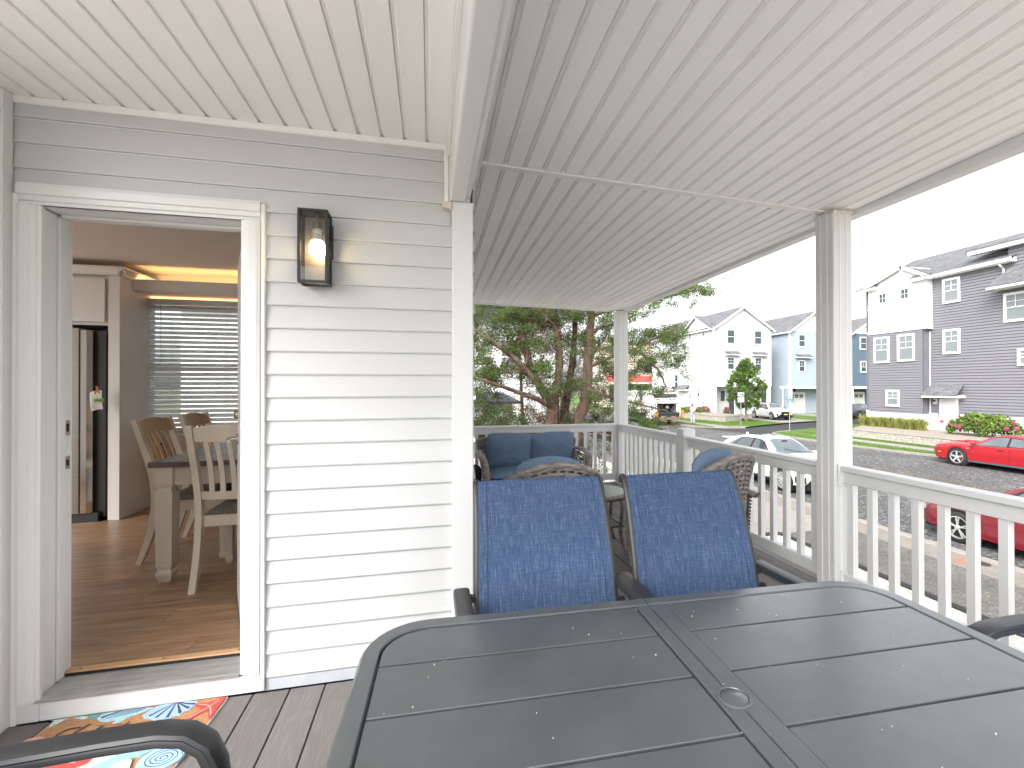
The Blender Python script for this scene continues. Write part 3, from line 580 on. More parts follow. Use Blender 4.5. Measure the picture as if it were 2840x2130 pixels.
for i, (x, y) in enumerate([(-1.092, 2.15), (-1.06, 2.135), (-1.018, 2.128), (-.98, 2.142), (-.96, 2.166), (-.95, 2.19)]): stroke('ink', [(-1.035+i*.004, 2.215), (lerp(-1.03, x, .55), lerp(2.21, y, .45)), (x, y)], .003, NAVY, .012)
art('red_starfish', [(-.945, 2.087), (-.917, 2.135), (-.903, 2.145), (-.943, 2.178), (-.95, 2.192), (-.897, 2.184), (-.878, 2.196), (-.858, 2.214), (-.842, 2.205), (-.843, 2.175), (-.847, 2.14), (-.848, 2.09), (-.862, 2.1), (-.874, 2.132), (-.891, 2.132), (-.922, 2.1)], RED)
stroke('pink', [(-.93, 2.11), (-.885, 2.155), (-.862, 2.195)], .004, (.7, .4, .38)); stroke('pink', [(-.935, 2.184), (-.885, 2.16), (-.857, 2.11)], .004, (.7, .4, .38))
art('coral', [(-1.478, 2.02), (-1.472, 2.08), (-1.464, 2.118), (-1.43, 2.124), (-1.403, 2.112), (-1.388, 2.085), (-1.391, 2.055), (-1.42, 2.035), (-1.45, 1.99)], (.66, .32, .28))
for i in range(8): stroke('ink', [(-1.462+i*.004, 2.02+.006*i), (-1.44+i*.004, 2.055+.005*i), (-1.425+i*.004, 2.095+.002*i)], .004, RED)
# script word: Welcome
wl = [[(-1.31, 2.138), (-1.35, 2.137), (-1.369, 2.118), (-1.36, 2.1), (-1.325, 2.102), (-1.285, 2.112)], [(-1.288, 2.15), (-1.31, 2.12), (-1.335, 2.065), (-1.345, 2.04)], [(-1.262, 2.108), (-1.285, 2.07), (-1.31, 2.03), (-1.27, 2.075), (-1.235, 2.13), (-1.25, 2.085), (-1.268, 2.04)],
      [(-1.245, 2.05), (-1.215, 2.08), (-1.2, 2.075), (-1.22, 2.05), (-1.235, 2.045), (-1.21, 2.035), (-1.19, 2.045)], [(-1.146, 2.13), (-1.175, 2.08), (-1.195, 2.035), (-1.17, 2.04)], [(-1.125, 2.07), (-1.145, 2.075), (-1.16, 2.05), (-1.145, 2.033), (-1.115, 2.045)],
      [(-1.085, 2.075), (-1.105, 2.06), (-1.095, 2.035), (-1.07, 2.05), (-1.085, 2.075)], [(-1.05, 2.075), (-1.06, 2.035), (-1.035, 2.07), (-1.04, 2.035), (-1.01, 2.07), (-1.015, 2.035), (-.995, 2.04)], [(-.985, 2.05), (-.96, 2.07), (-.975, 2.075), (-.985, 2.045), (-.96, 2.035), (-.93, 2.05)], [(-1.27, 2.135), (-1.2, 2.128), (-1.1, 2.11), (-.96, 2.1)]]
for i, p in enumerate(wl): stroke('welcome_lettering', p, .0085 if i != 9 else .0025, INK, .005 if i != 9 else .002)
art('teal_leaf', [(-.93, 2.05), (-.9, 2.072), (-.87, 2.066), (-.862, 2.03), (-.875, 2.02), (-.9, 2.04)], TEAL)
art('pale_shell', [(-1.28, 1.93), (-1.22, 1.985), (-1.1, 1.978), (-1.02, 1.94), (-1.0, 1.88), (-1.1, 1.84), (-1.25, 1.86)], (.5, .56, .54))
art('teal_weed', [(-1.17, 1.9), (-1.13, 1.94), (-1.07, 1.98), (-1.0, 1.985), (-.965, 1.975), (-1.0, 1.955), (-1.06, 1.94), (-1.1, 1.9)], (.28, .46, .47))
art('red_crab', [(-1.32, 1.94), (-1.28, 1.975), (-1.21, 1.968), (-1.185, 1.985), (-1.157, 1.985), (-1.16, 1.955), (-1.19, 1.94), (-1.2, 1.9), (-1.28, 1.88)], RED)
art('spiral_shell', [(-.925+.072*cos(a*pi/8)*(1 if a % 2 else .95)*1.0, 1.925+.062*sin(a*pi/8)*(1 if a % 2 else .95)) for a in range(16)], LBLUE)
sp = [(-.92+(.056-.0125*t/pi*.55)*cos(t)*1.05, 1.925+(.048-.011*t/pi*.55)*sin(t)) for t in [i*pi/5 for i in range(38)]]
stroke('ink', sp, .0035, NAVY)
# ================================================================ PATIO TABLE
TB = thing('patio_table', 'charcoal metal slatted dining table with rounded corners in the foreground', 'table', (.585, .815, 0), radians(-2.05))
TX, TY, TZ, RC = .752, .447, .71, .15
def rrect(ix, iy, r, n=8):
    p = []
    for cx, cy_, a0 in ((ix-r, iy-r, 0), (-ix+r, iy-r, 90), (-ix+r, -iy+r, 180), (ix-r, -iy+r, 270)):
        for i in range(n+1): a = radians(a0+90*i/n); p.append((cx+r*cos(a), cy_+r*sin(a)))
    return p
def frame_half(s):
    o = rrect(TX, TY, RC); i_ = rrect(TX-.042, TY-.042, RC-.042); n = len(o); mb = MB(); sel = [k for k in range(n) if s*o[k][0] > 0]
    if s > 0: sel = [k for k in range(n) if o[k][0] > 0]; k0 = [k for k in sel if k >= n//2]; sel = k0+[k for k in sel if k < n//2]
    O = [o[k] for k in sel]; I = [i_[k] for k in sel]
    O = [(s*.0012, O[0][1])]+O+[(s*.0012, O[-1][1])]; I = [(s*.0012, I[0][1])]+I+[(s*.0012, I[-1][1])]
    P = []
    for (ox, oy), (qx, qy) in zip(O, I):
        d = Vector((ox-qx, oy-qy)).normalized()*.006
        P.append([(ox, oy, TZ-.038), (ox, oy, TZ-.006), (ox-d.x, oy-d.y, TZ), (qx+d.x*.4, qy+d.y*.4, TZ), (qx, qy, TZ-.003), (qx, qy, TZ-.038)])
    mb.grid(P, close=True); k = len(mb.v); mb.f += [tuple(range(6)), tuple(range(k-6, k))]; mb.mi += [0, 0]; return mb
for s in (-1, 1): frame_half(s).build('frame', table_m, TB, smooth=35)
def inner_x(y, g):
    ix, iy, r = TX-.042-g, TY-.042-g, RC-.042-g
    if abs(y) <= iy-r: return ix
    d = abs(y)-(iy-r); return ix-r+sqrt(max(0, r*r-d*d))
ed = [-.4005, -.256, -.086, .084, .253, .4005]
for s in (-1, 1):
    g = .0045 if s < 0 else .0035
    for a, b in zip(ed, ed[1:]):
        a2, b2 = a+(.0034 if a > -.4 else 0), b-(.0034 if b < .4 else 0); c = s*(.0405 if s < 0 else .0475)
        ysl = [a2+(b2-a2)*i/10 for i in range(11)]
        poly = [(c, a2)]+[(s*inner_x(y, g), y) for y in ysl]+[(c, b2)]
        if s < 0: poly = poly[::-1]
        MB().prism(poly, TZ-.024, TZ-(.0042 if s < 0 else .0022), 'z').build('slat', table_m, TB, bevel=.0014)
MB().box(-.037, -.0012, -.4045, .4045, TZ-.03, TZ-.0005).build('centre_bar', table_m, TB, bevel=.0018)
MB().box(.0012, .0465, -.4045, .4045, TZ-.03, TZ-.0005).build('centre_bar', table_m, TB, bevel=.0018)
MB().lathe([(.034, TZ-.02), (.034, TZ+.0012), (.032, TZ+.003), (.0275, TZ+.003), (.0262, TZ+.0012), (.0262, TZ-.02)], n=32).build('umbrella_ring', table_m, TB, smooth=40)
MB().lathe([(.0255, TZ-.01), (.0255, TZ+.0012), (.0235, TZ+.0028), (.001, TZ+.0032)], n=32).build('umbrella_cap', table_m, TB, smooth=40)
MB().box(-.7, .7, -.39, -.36, TZ-.07, TZ-.032).box(-.7, .7, .36, .39, TZ-.07, TZ-.032).box(-.7, -.67, -.359, .359, TZ-.07, TZ-.032).box(.67, .7, -.359, .359, TZ-.07, TZ-.032).box(-.66, .66, -.36, .36, TZ-.075, TZ-.071).build('apron', tubem, TB)  # last box is an added dark plate that darkens the slat gaps
for sx in (-1, 1):
    for sy in (-1, 1): MB().bar((sx*.66, sy*.37, TZ-.04), (sx*.68, sy*.39, 0), .045, .045).build('leg', tubem, TB, bevel=.004)
specks = MB()
RS = random.Random(3)
for i in range(55):
    x, y = RS.uniform(-.7, .6), RS.uniform(-.38, .39); r_ = RS.choice([.0006, .0008, .001, .0016]); specks.lathe([(r_, TZ-.004 if x < 0 else TZ-.002), (r_*.6, TZ-.0018 if x < 0 else TZ)], (x, y, 0), 6)
tag(specks.build('fallen_specks', mat('speck', (.55, .5, .42), .8), TB), kind='stuff')
# ================================================================ SLING CHAIRS (face +Y; origin on the deck)
def sling_chair(label, loc_, rz):
    t = thing('sling_chair', label, 'chair', loc_, rz, 'blue sling chairs around the patio table')
    path = [(-.372, .962), (-.366, .982), (-.35, .988), (-.33, .968), (-.298, .90), (-.262, .80), (-.23, .70), (-.205, .60), (-.185, .52), (-.165, .46), (-.12, .432), (.0, .42), (.12, .424), (.22, .436), (.265, .43), (.285, .41)]
    pw = [.222, .223, .224, .225, .226, .229, .232, .234, .235, .236]+[.236]*6
    def dense(f=3):
        q = []
        for i in range(len(path)-1):
            for s in range(f):
                u = s/f; a, b, c, d = path[max(i-1,0)], path[i], path[i+1], path[min(i+2, len(path)-1)]
                q.append(tuple(.5*(2*b[k]+(c[k]-a[k])*u+(2*a[k]-5*b[k]+4*c[k]-d[k])*u*u+(-a[k]+3*b[k]-3*c[k]+d[k])*u**3) for k in (0, 1))+(lerp(pw[i], pw[i+1], u),))
        return q+[path[-1]+(pw[-1],)]
    D = dense()
    rows = []
    for y, z, w in D:
        rows.append([(w*(-1+2*j/10), y-.010*(1-(-1+2*j/10)**2), z) for j in range(11)])
    mb = MB().grid(rows); n = len(mb.v); mb.add([(x, y-.0035, z-.001) for x, y, z in mb.v], [tuple(reversed(f)) for f in mb.f])
    mb.build('sling', sling_m, t, smooth=60, fix=False)
    for s in (-1, 1):   # hem seams and side rails
        MB().grid([[(s*(w-.03), y-.002, z+.0005), (s*(w-.0285), y+.0006, z+.0012), (s*(w-.027), y-.002, z+.0005)] for y, z, w in D]).build('hem', sling_m, t, fix=False)
        MB().tube([(s*(w+.005), y-.008, z-.003) for y, z, w in D], .0095, 8, ell=1.3, up=(1, 0, 0)).build('side_rail', tubem, t, smooth=60)
        MB().lathe([(.010, -.010), (.0125, -.004), (.0125, .005), (.006, .009)], (s*.228, -.366, .980), 10, 'x').build('end_cap', tubem, t, smooth=50)
        arm = [(-.262, .640), (-.2, .641), (-.05, .645), (.1, .65), (.19, .65), (.235, .641), (.268, .615), (.286, .572), (.294, .5), (.298, .3), (.305, .0)]
        q = []
        for i in range(len(arm)-1):
            for u in (0, .33, .66): q.append((s*.287, lerp(arm[i][0], arm[i+1][0], u), lerp(arm[i][1], arm[i+1][1], u)))
        q.append((s*.287, *arm[-1]))
        P = []
        for i, p in enumerate(q):
            p = Vector(p); d = (Vector(q[min(i+1, len(q)-1)])-Vector(q[max(i-1, 0)])).normalized(); nrm = Vector((1, 0, 0)).cross(d); nrm = nrm if nrm.z > 0 or abs(d.z) > .9 else -nrm
            w = .027 if p.z > .5 else .02
            P.append([p+Vector((a*w, 0, 0))+nrm*b for a, b in ((-.86, .013), (-.5, .0155), (.5, .0155), (.86, .013), (1, .007), (.93, .003), (1, -.001), (1, -.009), (.8, -.013), (-.8, -.013), (-1, -.009), (-1, -.001), (-.93, .003), (-1, .007))])
        mb = MB().grid(P, close=True); n = len(mb.v); mb.f += [tuple(range(14)), tuple(range(n-14, n))]; mb.mi += [0, 0]
        mb.build('armrest', tubem, t, smooth=40)
        MB().tube([(s*.262, -.205, .585), (s*.287, -.24, .5), (s*.287, -.30, .2), (s*.287, -.35, 0)], .013, 8, ell=1.2).build('rear_leg', tubem, t, smooth=50)
        MB().bar((s*.245, -.222, .632), (s*.29, -.24, .635), .02, .02).build('arm_joint', tubem, t)
    MB().tube([(-.245, .25, .40), (.245, .25, .40)], .012, 8).tube([(-.245, -.17, .43), (.245, -.17, .43)], .012, 8).tube([(-.285, -.305, .2), (.285, -.305, .2)], .01, 8).build('cross_bar', tubem, t, smooth=50)
    return t
sling_chair('blue sling chair behind the table, in front of the wall corner post', (.388, 1.318, 0), radians(180))
sling_chair('blue sling chair behind the table, nearer the tall porch post', (.945, 1.30, 0), radians(180.5))
sling_chair('sling chair left of the table, only its curved black armrest in view over the doormat', (-.70, .775, 0), radians(-90))
sling_chair('sling chair at the street end of table, only its black armrest showing by the railing', (1.71, .70, 0), radians(92))
# ================================================================ WICKER
def weave(S, rows, cols, amp=.004, gap=.12, stake=True, thick=.0016, edge=0):
    """basket weave over S(u,v)->(pos, normal): horizontal strips that pass over and under upright stakes"""
    mb = MB()
    for r in range(rows):
        v0, v1 = (r+gap)/rows, (r+1-gap)/rows; P = []
        for c in range(-1, cols*2+1):
            u = min(1, max(0, (c+1)/(2*cols))); o = amp*(1 if ((c//2)+r) % 2 else -1) if c % 2 == 0 else 0
            if c % 2 == 0: o *= 1
            p0, n0 = S(u, v0); p1, n1 = S(u, v1); P.append([Vector(p0)+Vector(n0)*o, (Vector(p0)+Vector(p1))/2+Vector(n0)*(o+thick*1.5), Vector(p1)+Vector(n1)*o])
        mb.grid(P)
    if stake:
        for c in range(cols):
            u = (c+.5)/cols; P = []
            for i in range(max(5, rows//2)+1):
                v = i/max(5, rows//2); p, n = S(u, v); pa, _ = S(max(0, u-.22/cols), v); pb, _ = S(min(1, u+.22/cols), v); P.append([pa, pb])
            mb.grid(P)
    return mb
def wrapped(pts, r, n=8, pitch=.016, ell=1.0):
    """a cane-wrapped tube: rings that swell and pinch along the path"""
    pts = [Vector(p) for p in pts]; q, rr = [], []; L = sum((b-a).length for a, b in zip(pts, pts[1:])); m = max(2, int(L/pitch)); acc = 0; seg = 0; d0 = 0
    cum = [0]
    for a, b in zip(pts, pts[1:]): cum.append(cum[-1]+(b-a).length)
    for i in range(m*3+1):
        s = L*i/(m*3)
        while seg < len(pts)-2 and s > cum[seg+1]: seg += 1
        t = (s-cum[seg])/max(1e-9, cum[seg+1]-cum[seg]); q.append(pts[seg].lerp(pts[seg+1], t)); rr.append(r*(.90 if i % 3 == 0 else 1.04))
    return MB().tube(q, rr, n, ell=ell)
def spl(pts, f=5):
    q = []; n = len(pts)
    for i in range(n-1):
        a, b, c, d = [Vector(pts[max(0, min(n-1, j))]) for j in (i-1, i, i+1, i+2)]
        for s in range(f):
            t = s/f; q.append(.5*(2*b+(c-a)*t+(2*a-5*b+4*c-d)*t*t+(-a+3*b-3*c+d)*t**3))
    return q+[Vector(pts[-1])]
def cushion(w, d, h, n=22, e=.34, seed=1, wrinkle=.006, crown=0, top_pleats=False):
    rr = random.Random(seed); ph = [rr.uniform(0, 6) for _ in range(8)]; rows = []
    def sg(x, p): return math.copysign(abs(x)**p, x)
    for i in range(n+1):
        th = -pi/2+pi*i/n; row = []
        for j in range(2*n):
            p = 2*pi*j/(2*n); x = sg(cos(th), .62)*sg(cos(p), e)*w/2; y = sg(cos(th), .62)*sg(sin(p), e)*d/2; z = sg(sin(th), .75)*h/2
            fx, fy = x/(w/2), y/(d/2); z *= .55+.45*(1-abs(fx)**3)*(1-abs(fy)**3)
            if crown: y += crown*(1-fx*fx)*max(0, fy)
            wv = wrinkle*(sin(9*fx+ph[0]+3*fy)*.3+sin(14*fy+ph[1]+2*fx)*.3)
            if top_pleats and fy > .35: wv += wrinkle*1.8*max(0, sin(26*fx+ph[2]))**4*(fy-.35)
            row.append((x, y, z+math.copysign(wv, z)*(1 if abs(z) > .2*h else .2)))
        rows.append(row)
    return MB().grid(rows, close=True)
def wchair(label, loc_, rz, wide=.60, love=False):
    t = thing('wicker_loveseat' if love else 'wicker_chair', label, 'loveseat' if love else 'chair', loc_, rz, None if love else 'wicker chairs on the porch')
    w = wide; d = .62; H = .735 if love else .86; hb = w/2
    flare = .05
    def back(u, v, off=0):    # v 0 bottom .. 1 top (arched), curved in plan
        x = (-1+2*u); zt = H-(.11 if not love else .06)*abs(x)**2.2; z = lerp(.2, zt, v); wv = lerp(hb-.05, hb+flare, v)
        y = -d/2+.02-.10*v+(.10 if not love else .05)*abs(x)**2.4+off
        return (x*wv, y, z), (0, -1, 0)
    cols = 11 if not love else 24
    weave(lambda u, v: back(u, v), 20, cols, amp=.007, gap=.17).build('back', wick_m, t, fix=False)
    weave(lambda u, v: (back(u, v, .03)[0], (0, 1, 0)), 12, cols, amp=.003).build('back_lining', wick2_m, t, fix=False)
    wrapped(spl([Vector(back(u, 1)[0])+Vector((0, .012, .004)) for u in [i/14 for i in range(15)]], 4), .021, 8, .03).build('top_roll', wick_m, t, smooth=60)
    for s in (0, 1): wrapped([Vector(back(s, v)[0])+Vector((0, .012, 0)) for v in (0, .3, .6, 1)], .019, 8).build('back_edge', wick_m, t, smooth=60)
    az = .56 if love else .555
    for s in (-1, 1):
        ap = spl([(s*(hb+.03), -d/2-.02, az-.01), (s*(hb+.055), -.1, az+.02), (s*(hb+.05), d/2-.13, az-.005), (s*(hb+.03), d/2-.03, az-.08), (s*(hb+.0), d/2, .25), (s*(hb-.03), d/2-.0, .0)], 5)
        # flat woven arm
        mb = MB()
        P = []
        for i, p in enumerate(ap):
            dd = (ap[min(i+1, len(ap)-1)]-ap[max(i-1, 0)]).normalized(); nn = Vector((1, 0, 0)).cross(dd).normalized(); nn = nn if nn.z > 0 else -nn
            wd = .042 if p.z > .28 else .026; k_ = 1.06 if i % 2 else .94
            P.append([p+Vector((-wd, 0, 0)), p+Vector((-wd*.6, 0, 0))+nn*.017*k_, p+Vector((wd*.6, 0, 0))+nn*.017*k_, p+Vector((wd, 0, 0)), p+Vector((wd*.6, 0, 0))-nn*.015, p+Vector((-wd*.6, 0, 0))-nn*.015])
        mb.grid(P, close=True); mb.build('armrest', wick_m, t, smooth=50)
        def side(u, v):
            y = lerp(-d/2+.02, d/2-.03, u); zt = az-.02-(.10*max(0, u-.75)/.25); return (s*(hb+.035-.05*(1-v)), y, lerp(.18, zt, v)), (s, 0, 0)
        weave(side, 15, 11, amp=.004, gap=.2).build('side_panel', wick2_m, t, fix=False)
        wrapped([(s*(hb-.04), -d/2+.02, .22), (s*(hb-.045), -d/2-.02, 0)], .02, 8).build('rear_leg', wick_m, t, smooth=60)
    weave(lambda u, v: ((lerp(-hb+.02, hb-.02, u), d/2-.02, lerp(.13, .28, v)), (0, 1, 0)), 7, cols, amp=.004).build('front_apron', wick_m, t, fix=False)
    MB().box(-hb+.03, hb-.03, -d/2+.06, d/2-.03, .25, .28).build('seat_deck', mat('frame_dark', (.03, .03, .03), .6), t)
    if love:
        cushion(w-.03, d-.04, .12, seed=3, e=.18, wrinkle=.004).xf(Matrix.Translation((0, .02, .345))).build('seat_cushion', cush_m, t, smooth=80)
        for i, s in enumerate((-1, 1)):
            cushion(.54, .42, .19, seed=10+i, e=.16, wrinkle=.012, crown=.02, top_pleats=True).xf(Matrix.Translation((s*.258, -.145, .565)) @ Matrix.Rotation(radians(-3*s), 4, 'Y') @ Matrix.Rotation(radians(-12), 4, 'X') @ Matrix.Rotation(radians(90), 4, 'X') @ Matrix.Scale(-1, 4, (0, 0, 1))).build('back_cushion', cush_m, t, smooth=80)
    else:
        cushion(w-.06, d-.06, .11, seed=5, e=.2, wrinkle=.004).xf(Matrix.Translation((0, .02, .34))).build('seat_cushion', cush_m, t, smooth=80)
        cushion(w-.02, .47, .13, seed=6, e=.36, wrinkle=.012, crown=.06, top_pleats=True).xf(Matrix.Translation((0, -.235, .605)) @ Matrix.Rotation(radians(-10), 4, 'X') @ Matrix.Rotation(radians(90), 4, 'X') @ Matrix.Scale(-1, 4, (0, 0, 1))).build('back_cushion', cush_m, t, smooth=80)
    return t
wchair('grey wicker loveseat with blue cushions against the far railing', (1.16, 5.30, 0), radians(180), 1.12, True)
wchair('grey wicker chair seen from behind, facing the loveseat', (.715, 3.02, 0), radians(2), .52)
wchair('grey wicker chair turned sideways beside the street railing', (1.83, 3.05, 0), radians(26))
st = thing('side_table', 'round wicker side table with frosted glass top between the wicker chairs', 'side table', (1.33, 3.66, 0))
MB().lathe([(.25, .462), (.25, .47), (.01, .47)], n=32).build('glass_top', glass_m, st, smooth=30)
wrapped([(.268*cos(a*pi/16), .268*sin(a*pi/16), .458) for a in range(33)], .022, 8, .022, ell=.9).build('rim', wick_m, st, smooth=60)
weave(lambda u, v: ((.262*cos(2*pi*u), .262*sin(2*pi*u), lerp(.43, .457, v)), (cos(2*pi*u), sin(2*pi*u), 0)), 2, 40, amp=.003).build('apron', wick_m, st, fix=False)
for k in range(4):
    a = radians(37+90*k); c, s = cos(a), sin(a)
    wrapped(spl([(.235*c, .235*s, .445), (.25*c, .25*s, .35), (.235*c, .235*s, .2), (.25*c, .25*s, .1), (.30*c, .30*s, .0)], 5), .015, 8, .014).build('leg', wick_m, st, smooth=60)
weave(lambda u, v: ((lerp(-.16, .16, u), lerp(-.16, .16, v), .21+.0*u), (0, 0, 1)), 12, 10, amp=.003, gap=.08).build('shelf', wick_m, st, fix=False)
wrapped([(-.17, -.17, .21), (.17, -.17, .21), (.17, .17, .21), (-.17, .17, .21), (-.17, -.17, .21)], .011, 6).build('shelf_rim', wick_m, st, smooth=60)
# ================================================================ GROUND, STREET
GZ, RZ = -2.0, -2.1
def sheet(name, poly, z, m, label=None, kind='structure', parent=None):
    o = MB().add([(x, y, z) for x, y in poly], [tuple(range(len(poly)))]).build(name, m, parent); return tag(o, label, kind=kind if not parent else None)
soil = mat('far_soil', (.14, .16, .09), .95, var=.3, vscale=.3)
sheet('ground', [(-700, -700), (700, -700), (700, 700), (-700, 700)], -2.16, soil, 'flat ground around the houses')
def speckle(name, cols, scale, rough=.9, bump=.5, big=None):
    """aggregate: voronoi cells coloured from a ramp"""
    m = mat(name, cols[0], rough); t, L, b = nodes(m); co = nd(t, 'ShaderNodeTexCoord')
    v = nd(t, 'ShaderNodeTexVoronoi', Scale=scale); L.new(co.outputs['Object'], v.inputs['Vector'])
    s = nd(t, 'ShaderNodeSeparateColor'); L.new(v.outputs['Color'], s.inputs[0]); r = nd(t, 'ShaderNodeValToRGB'); L.new(s.outputs[0], r.inputs[0]); e = r.color_ramp.elements
    e[0].color = (*cols[0], 1); e[1].color = (*cols[-1], 1)
    for i, c in enumerate(cols[1:-1]): x = e.new((i+1)/(len(cols)-1)); x.color = (*c, 1)
    out = r.outputs[0]
    if big:
        n = nd(t, 'ShaderNodeTexNoise', Scale=big, Detail=5); L.new(co.outputs['Object'], n.inputs['Vector']); mr = nd(t, 'ShaderNodeMapRange'); L.new(n.outputs['Fac'], mr.inputs[0]); mr.inputs[1].default_value = .3; mr.inputs[2].default_value = .7; mr.inputs[3].default_value = .8; mr.inputs[4].default_value = 1.15
        h = nd(t, 'ShaderNodeHueSaturation'); L.new(out, h.inputs['Color']); L.new(mr.outputs[0], h.inputs['Value']); out = h.outputs[0]
    L.new(out, b.inputs['Base Color']); bp = nd(t, 'ShaderNodeBump', Strength=bump, Distance=.01); L.new(v.outputs['Distance'], bp.inputs['Height']); bp.invert = True; L.new(bp.outputs[0], b.inputs['Normal']); return m
grav_m = speckle('white_gravel', [(.34, .22, .14), (.58, .55, .5), (.68, .66, .62), (.5, .46, .4), (.72, .7, .67)], 26, bump=.8)
asph_m = speckle('old_asphalt', [(.03, .03, .033), (.1, .1, .103), (.06, .06, .063), (.24, .235, .23), (.035, .035, .036), (.13, .13, .13)], 17, bump=.8, big=.5)
asph2_m = speckle('new_asphalt', [(.022, .022, .025), (.04, .04, .043), (.03, .03, .032)], 40, bump=.4, big=.3)
aggr_m = speckle('exposed_aggregate', [(.075, .068, .06), (.15, .142, .13), (.105, .096, .086), (.22, .21, .19)], 40, bump=.6, big=1.2)
conc_m = mat('concrete', (.22, .20, .175), .9, var=.13, vscale=2.5, bump=.3, bscale=60, rnd=.05, detail=8)
conc2_m = mat('pale_concrete', (.28, .255, .23), .9, var=.1, vscale=3, bump=.2, bscale=50, rnd=.04, detail=8)
grass_m = mat('lawn', (.06, .125, .014), .9, vscale=7, col2=(.12, .205, .03), bump=1, bscale=50, detail=8, bdist=.04)
sheet('gravel_yard', [(-40, -30), (7.66, -30), (7.66, 60), (-40, 60)], GZ-.004, grav_m, 'white pebble yard below the porch')
drv = struct('driveway', 'pale concrete driveway beyond the gravel')
for i, (a, b) in enumerate(((9.05, 10.7), (10.7, 12.4), (12.4, 14.4))):
    for x0, x1 in ((2.6, 5.1), (5.1, 7.66)): MB().box(x0+.008, x1-.008, a+.008, b-.008, GZ-.1, GZ+.006).build('slab', conc2_m, drv, bevel=.008)
pv = struct('sidewalk', 'aggregate and concrete pavement along the street')
for i in range(-8, 26):
    y = 9.05-(16-i)*1.52+16*1.52-8*1.52; y = -12+i*1.62
    if y > 8.9 and y < 14.4: MB().box(7.68, 9.5, y+.006, y+1.614, GZ-.1, GZ+.001).build('slab', conc2_m, pv, bevel=.006)
    else: MB().box(7.68, 9.5, y+.006, y+1.614, GZ-.1, GZ).build('slab', aggr_m, pv, bevel=.006)
    MB().box(9.512, 10.22, y+.006, y+1.614, GZ-.1, GZ+.002).build('slab', conc_m, pv, bevel=.006)
for i in range(-5, 20): MB().box(10.24, 10.5, -12+i*2.7+.006, -12+i*2.7+2.694, GZ-.2, GZ+.004).build('kerb_stone', conc2_m, pv, bevel=.015)
MB().box(7.66, 10.5, -30, 50, GZ-.2, GZ-.012).build('joint_bed', mat('joint_dirt', (.1, .085, .06), .95), pv)
MB().lathe([(.26, 0), (.26, .005), (.01, .006)], (9.9, 6.75, GZ+.001), 20).build('cover_ring', mat('rusty_ring', (.3, .17, .12), .9, var=.2, vscale=12), pv)
mh = thing('manhole_cover', 'small dark iron access cover in the pavement beside the dark red sedan', 'manhole cover', (10.02, 6.62, GZ+.008)); MB().lathe([(.13, 0), (.13, .004), (.115, .006), (.01, .006)], n=18).build('lid', mat('iron', (.07, .075, .08), .6, .5), mh)
for i in range(5): MB().box(-.08, .08, -.07+i*.033, -.06+i*.033, .006, .009).build('rib', mat('iron', (.07, .075, .08), .6, .5), mh)
eg = thing('garden_edging', 'black rubber edging between the white gravel and the pavement', 'edging', (7.66, 0, GZ)); MB().tube([(0, -14, .02), (0, 8.9, .02), (-.06, 9.0, .02), (-.5, 9.03, .02), (-5, 9.03, .02)], .045, 8).build('edging_tube', mat('edging_black', (.025, .025, .028), .6), eg, smooth=50)
# roads
road = sheet('road', [(10.5, -120), (24.3, -120), (24.3, 29), (23.5, 29), (23.5, 33.5), (21.5, 36), (21.5, 200), (10.5, 200)], RZ, asph_m, 'old grey asphalt street with faded yellow centre lines')
sheet('side_road', [(22.6, 28.5), (24.5, 29.6), (26.5, 30.3), (30.3, 31.7), (60, 42), (60, 46), (44, 40.2), (35.7, 37.3), (30.4, 35.7), (27, 34.2), (25, 33.2), (23.2, 33.6), (21.4, 34.6)], RZ+.006, asph2_m, 'dark asphalt side street opening between the houses')
for x in (18.25, 18.40): MB().box(x, x+.06, -60, 28.3, RZ+.004, RZ+.007).build('yellow_line', mat('yellow_paint', (.25, .17, .06), .8, vscale=8, col2=(.11, .10, .09)), road)
crk = MB()
for i in range(14):
    x, y = R.uniform(10.7, 13), R.uniform(5, 9.5); p = [(x, y, RZ+.003)]
    for k in range(6): p.append((p[-1][0]+R.uniform(-.2, .2), p[-1][1]+R.uniform(.05, .3), RZ+.003))
    crk.tube(p, .008, 4)
tag(crk.build('crack', mat('crack_black', (.03, .03, .03), .9), road), kind='stuff')
# far side: kerb, verge, walk
fs = struct('far_sidewalk', 'pale walk and kerb across the street')
def ribbon(pts, w0, w1, z0, z1, n0=None):
    """strip between polyline offset w0..w1 to the right (towards +x)"""
    mb = MB(); P = []
    for i, (x, y) in enumerate(pts):
        a = Vector(pts[max(0, i-1)]); b = Vector(pts[min(len(pts)-1, i+1)]); d = (b-a).normalized(); nx, ny = d.y, -d.x
        P.append([(x+nx*w0, y+ny*w0, z0), (x+nx*w0, y+ny*w0, z1), (x+nx*w1, y+ny*w1, z1), (x+nx*w1, y+ny*w1, z0)])
    mb.grid(P, close=True); k = len(mb.v); mb.f += [(0, 1, 2, 3), (k-4, k-3, k-2, k-1)]; mb.mi += [0, 0]; return mb
KP = [(24.2, -30), (24.15, 6), (24.0, 12), (23.85, 16.5), (23.3, 19.5), (23.05, 23), (23.0, 26.5), (23.6, 28.6), (24.8, 29.5), (26.4, 30.1)]
kd = []
for (x0, y0), (x1, y1) in zip(KP, KP[1:]):
    n = max(1, int(math.hypot(x1-x0, y1-y0)/2.4))
    for i in range(n): kd.append(((lerp(x0, x1, i/n), lerp(y0, y1, i/n)), (lerp(x0, x1, (i+1)/n), lerp(y0, y1, (i+1)/n))))
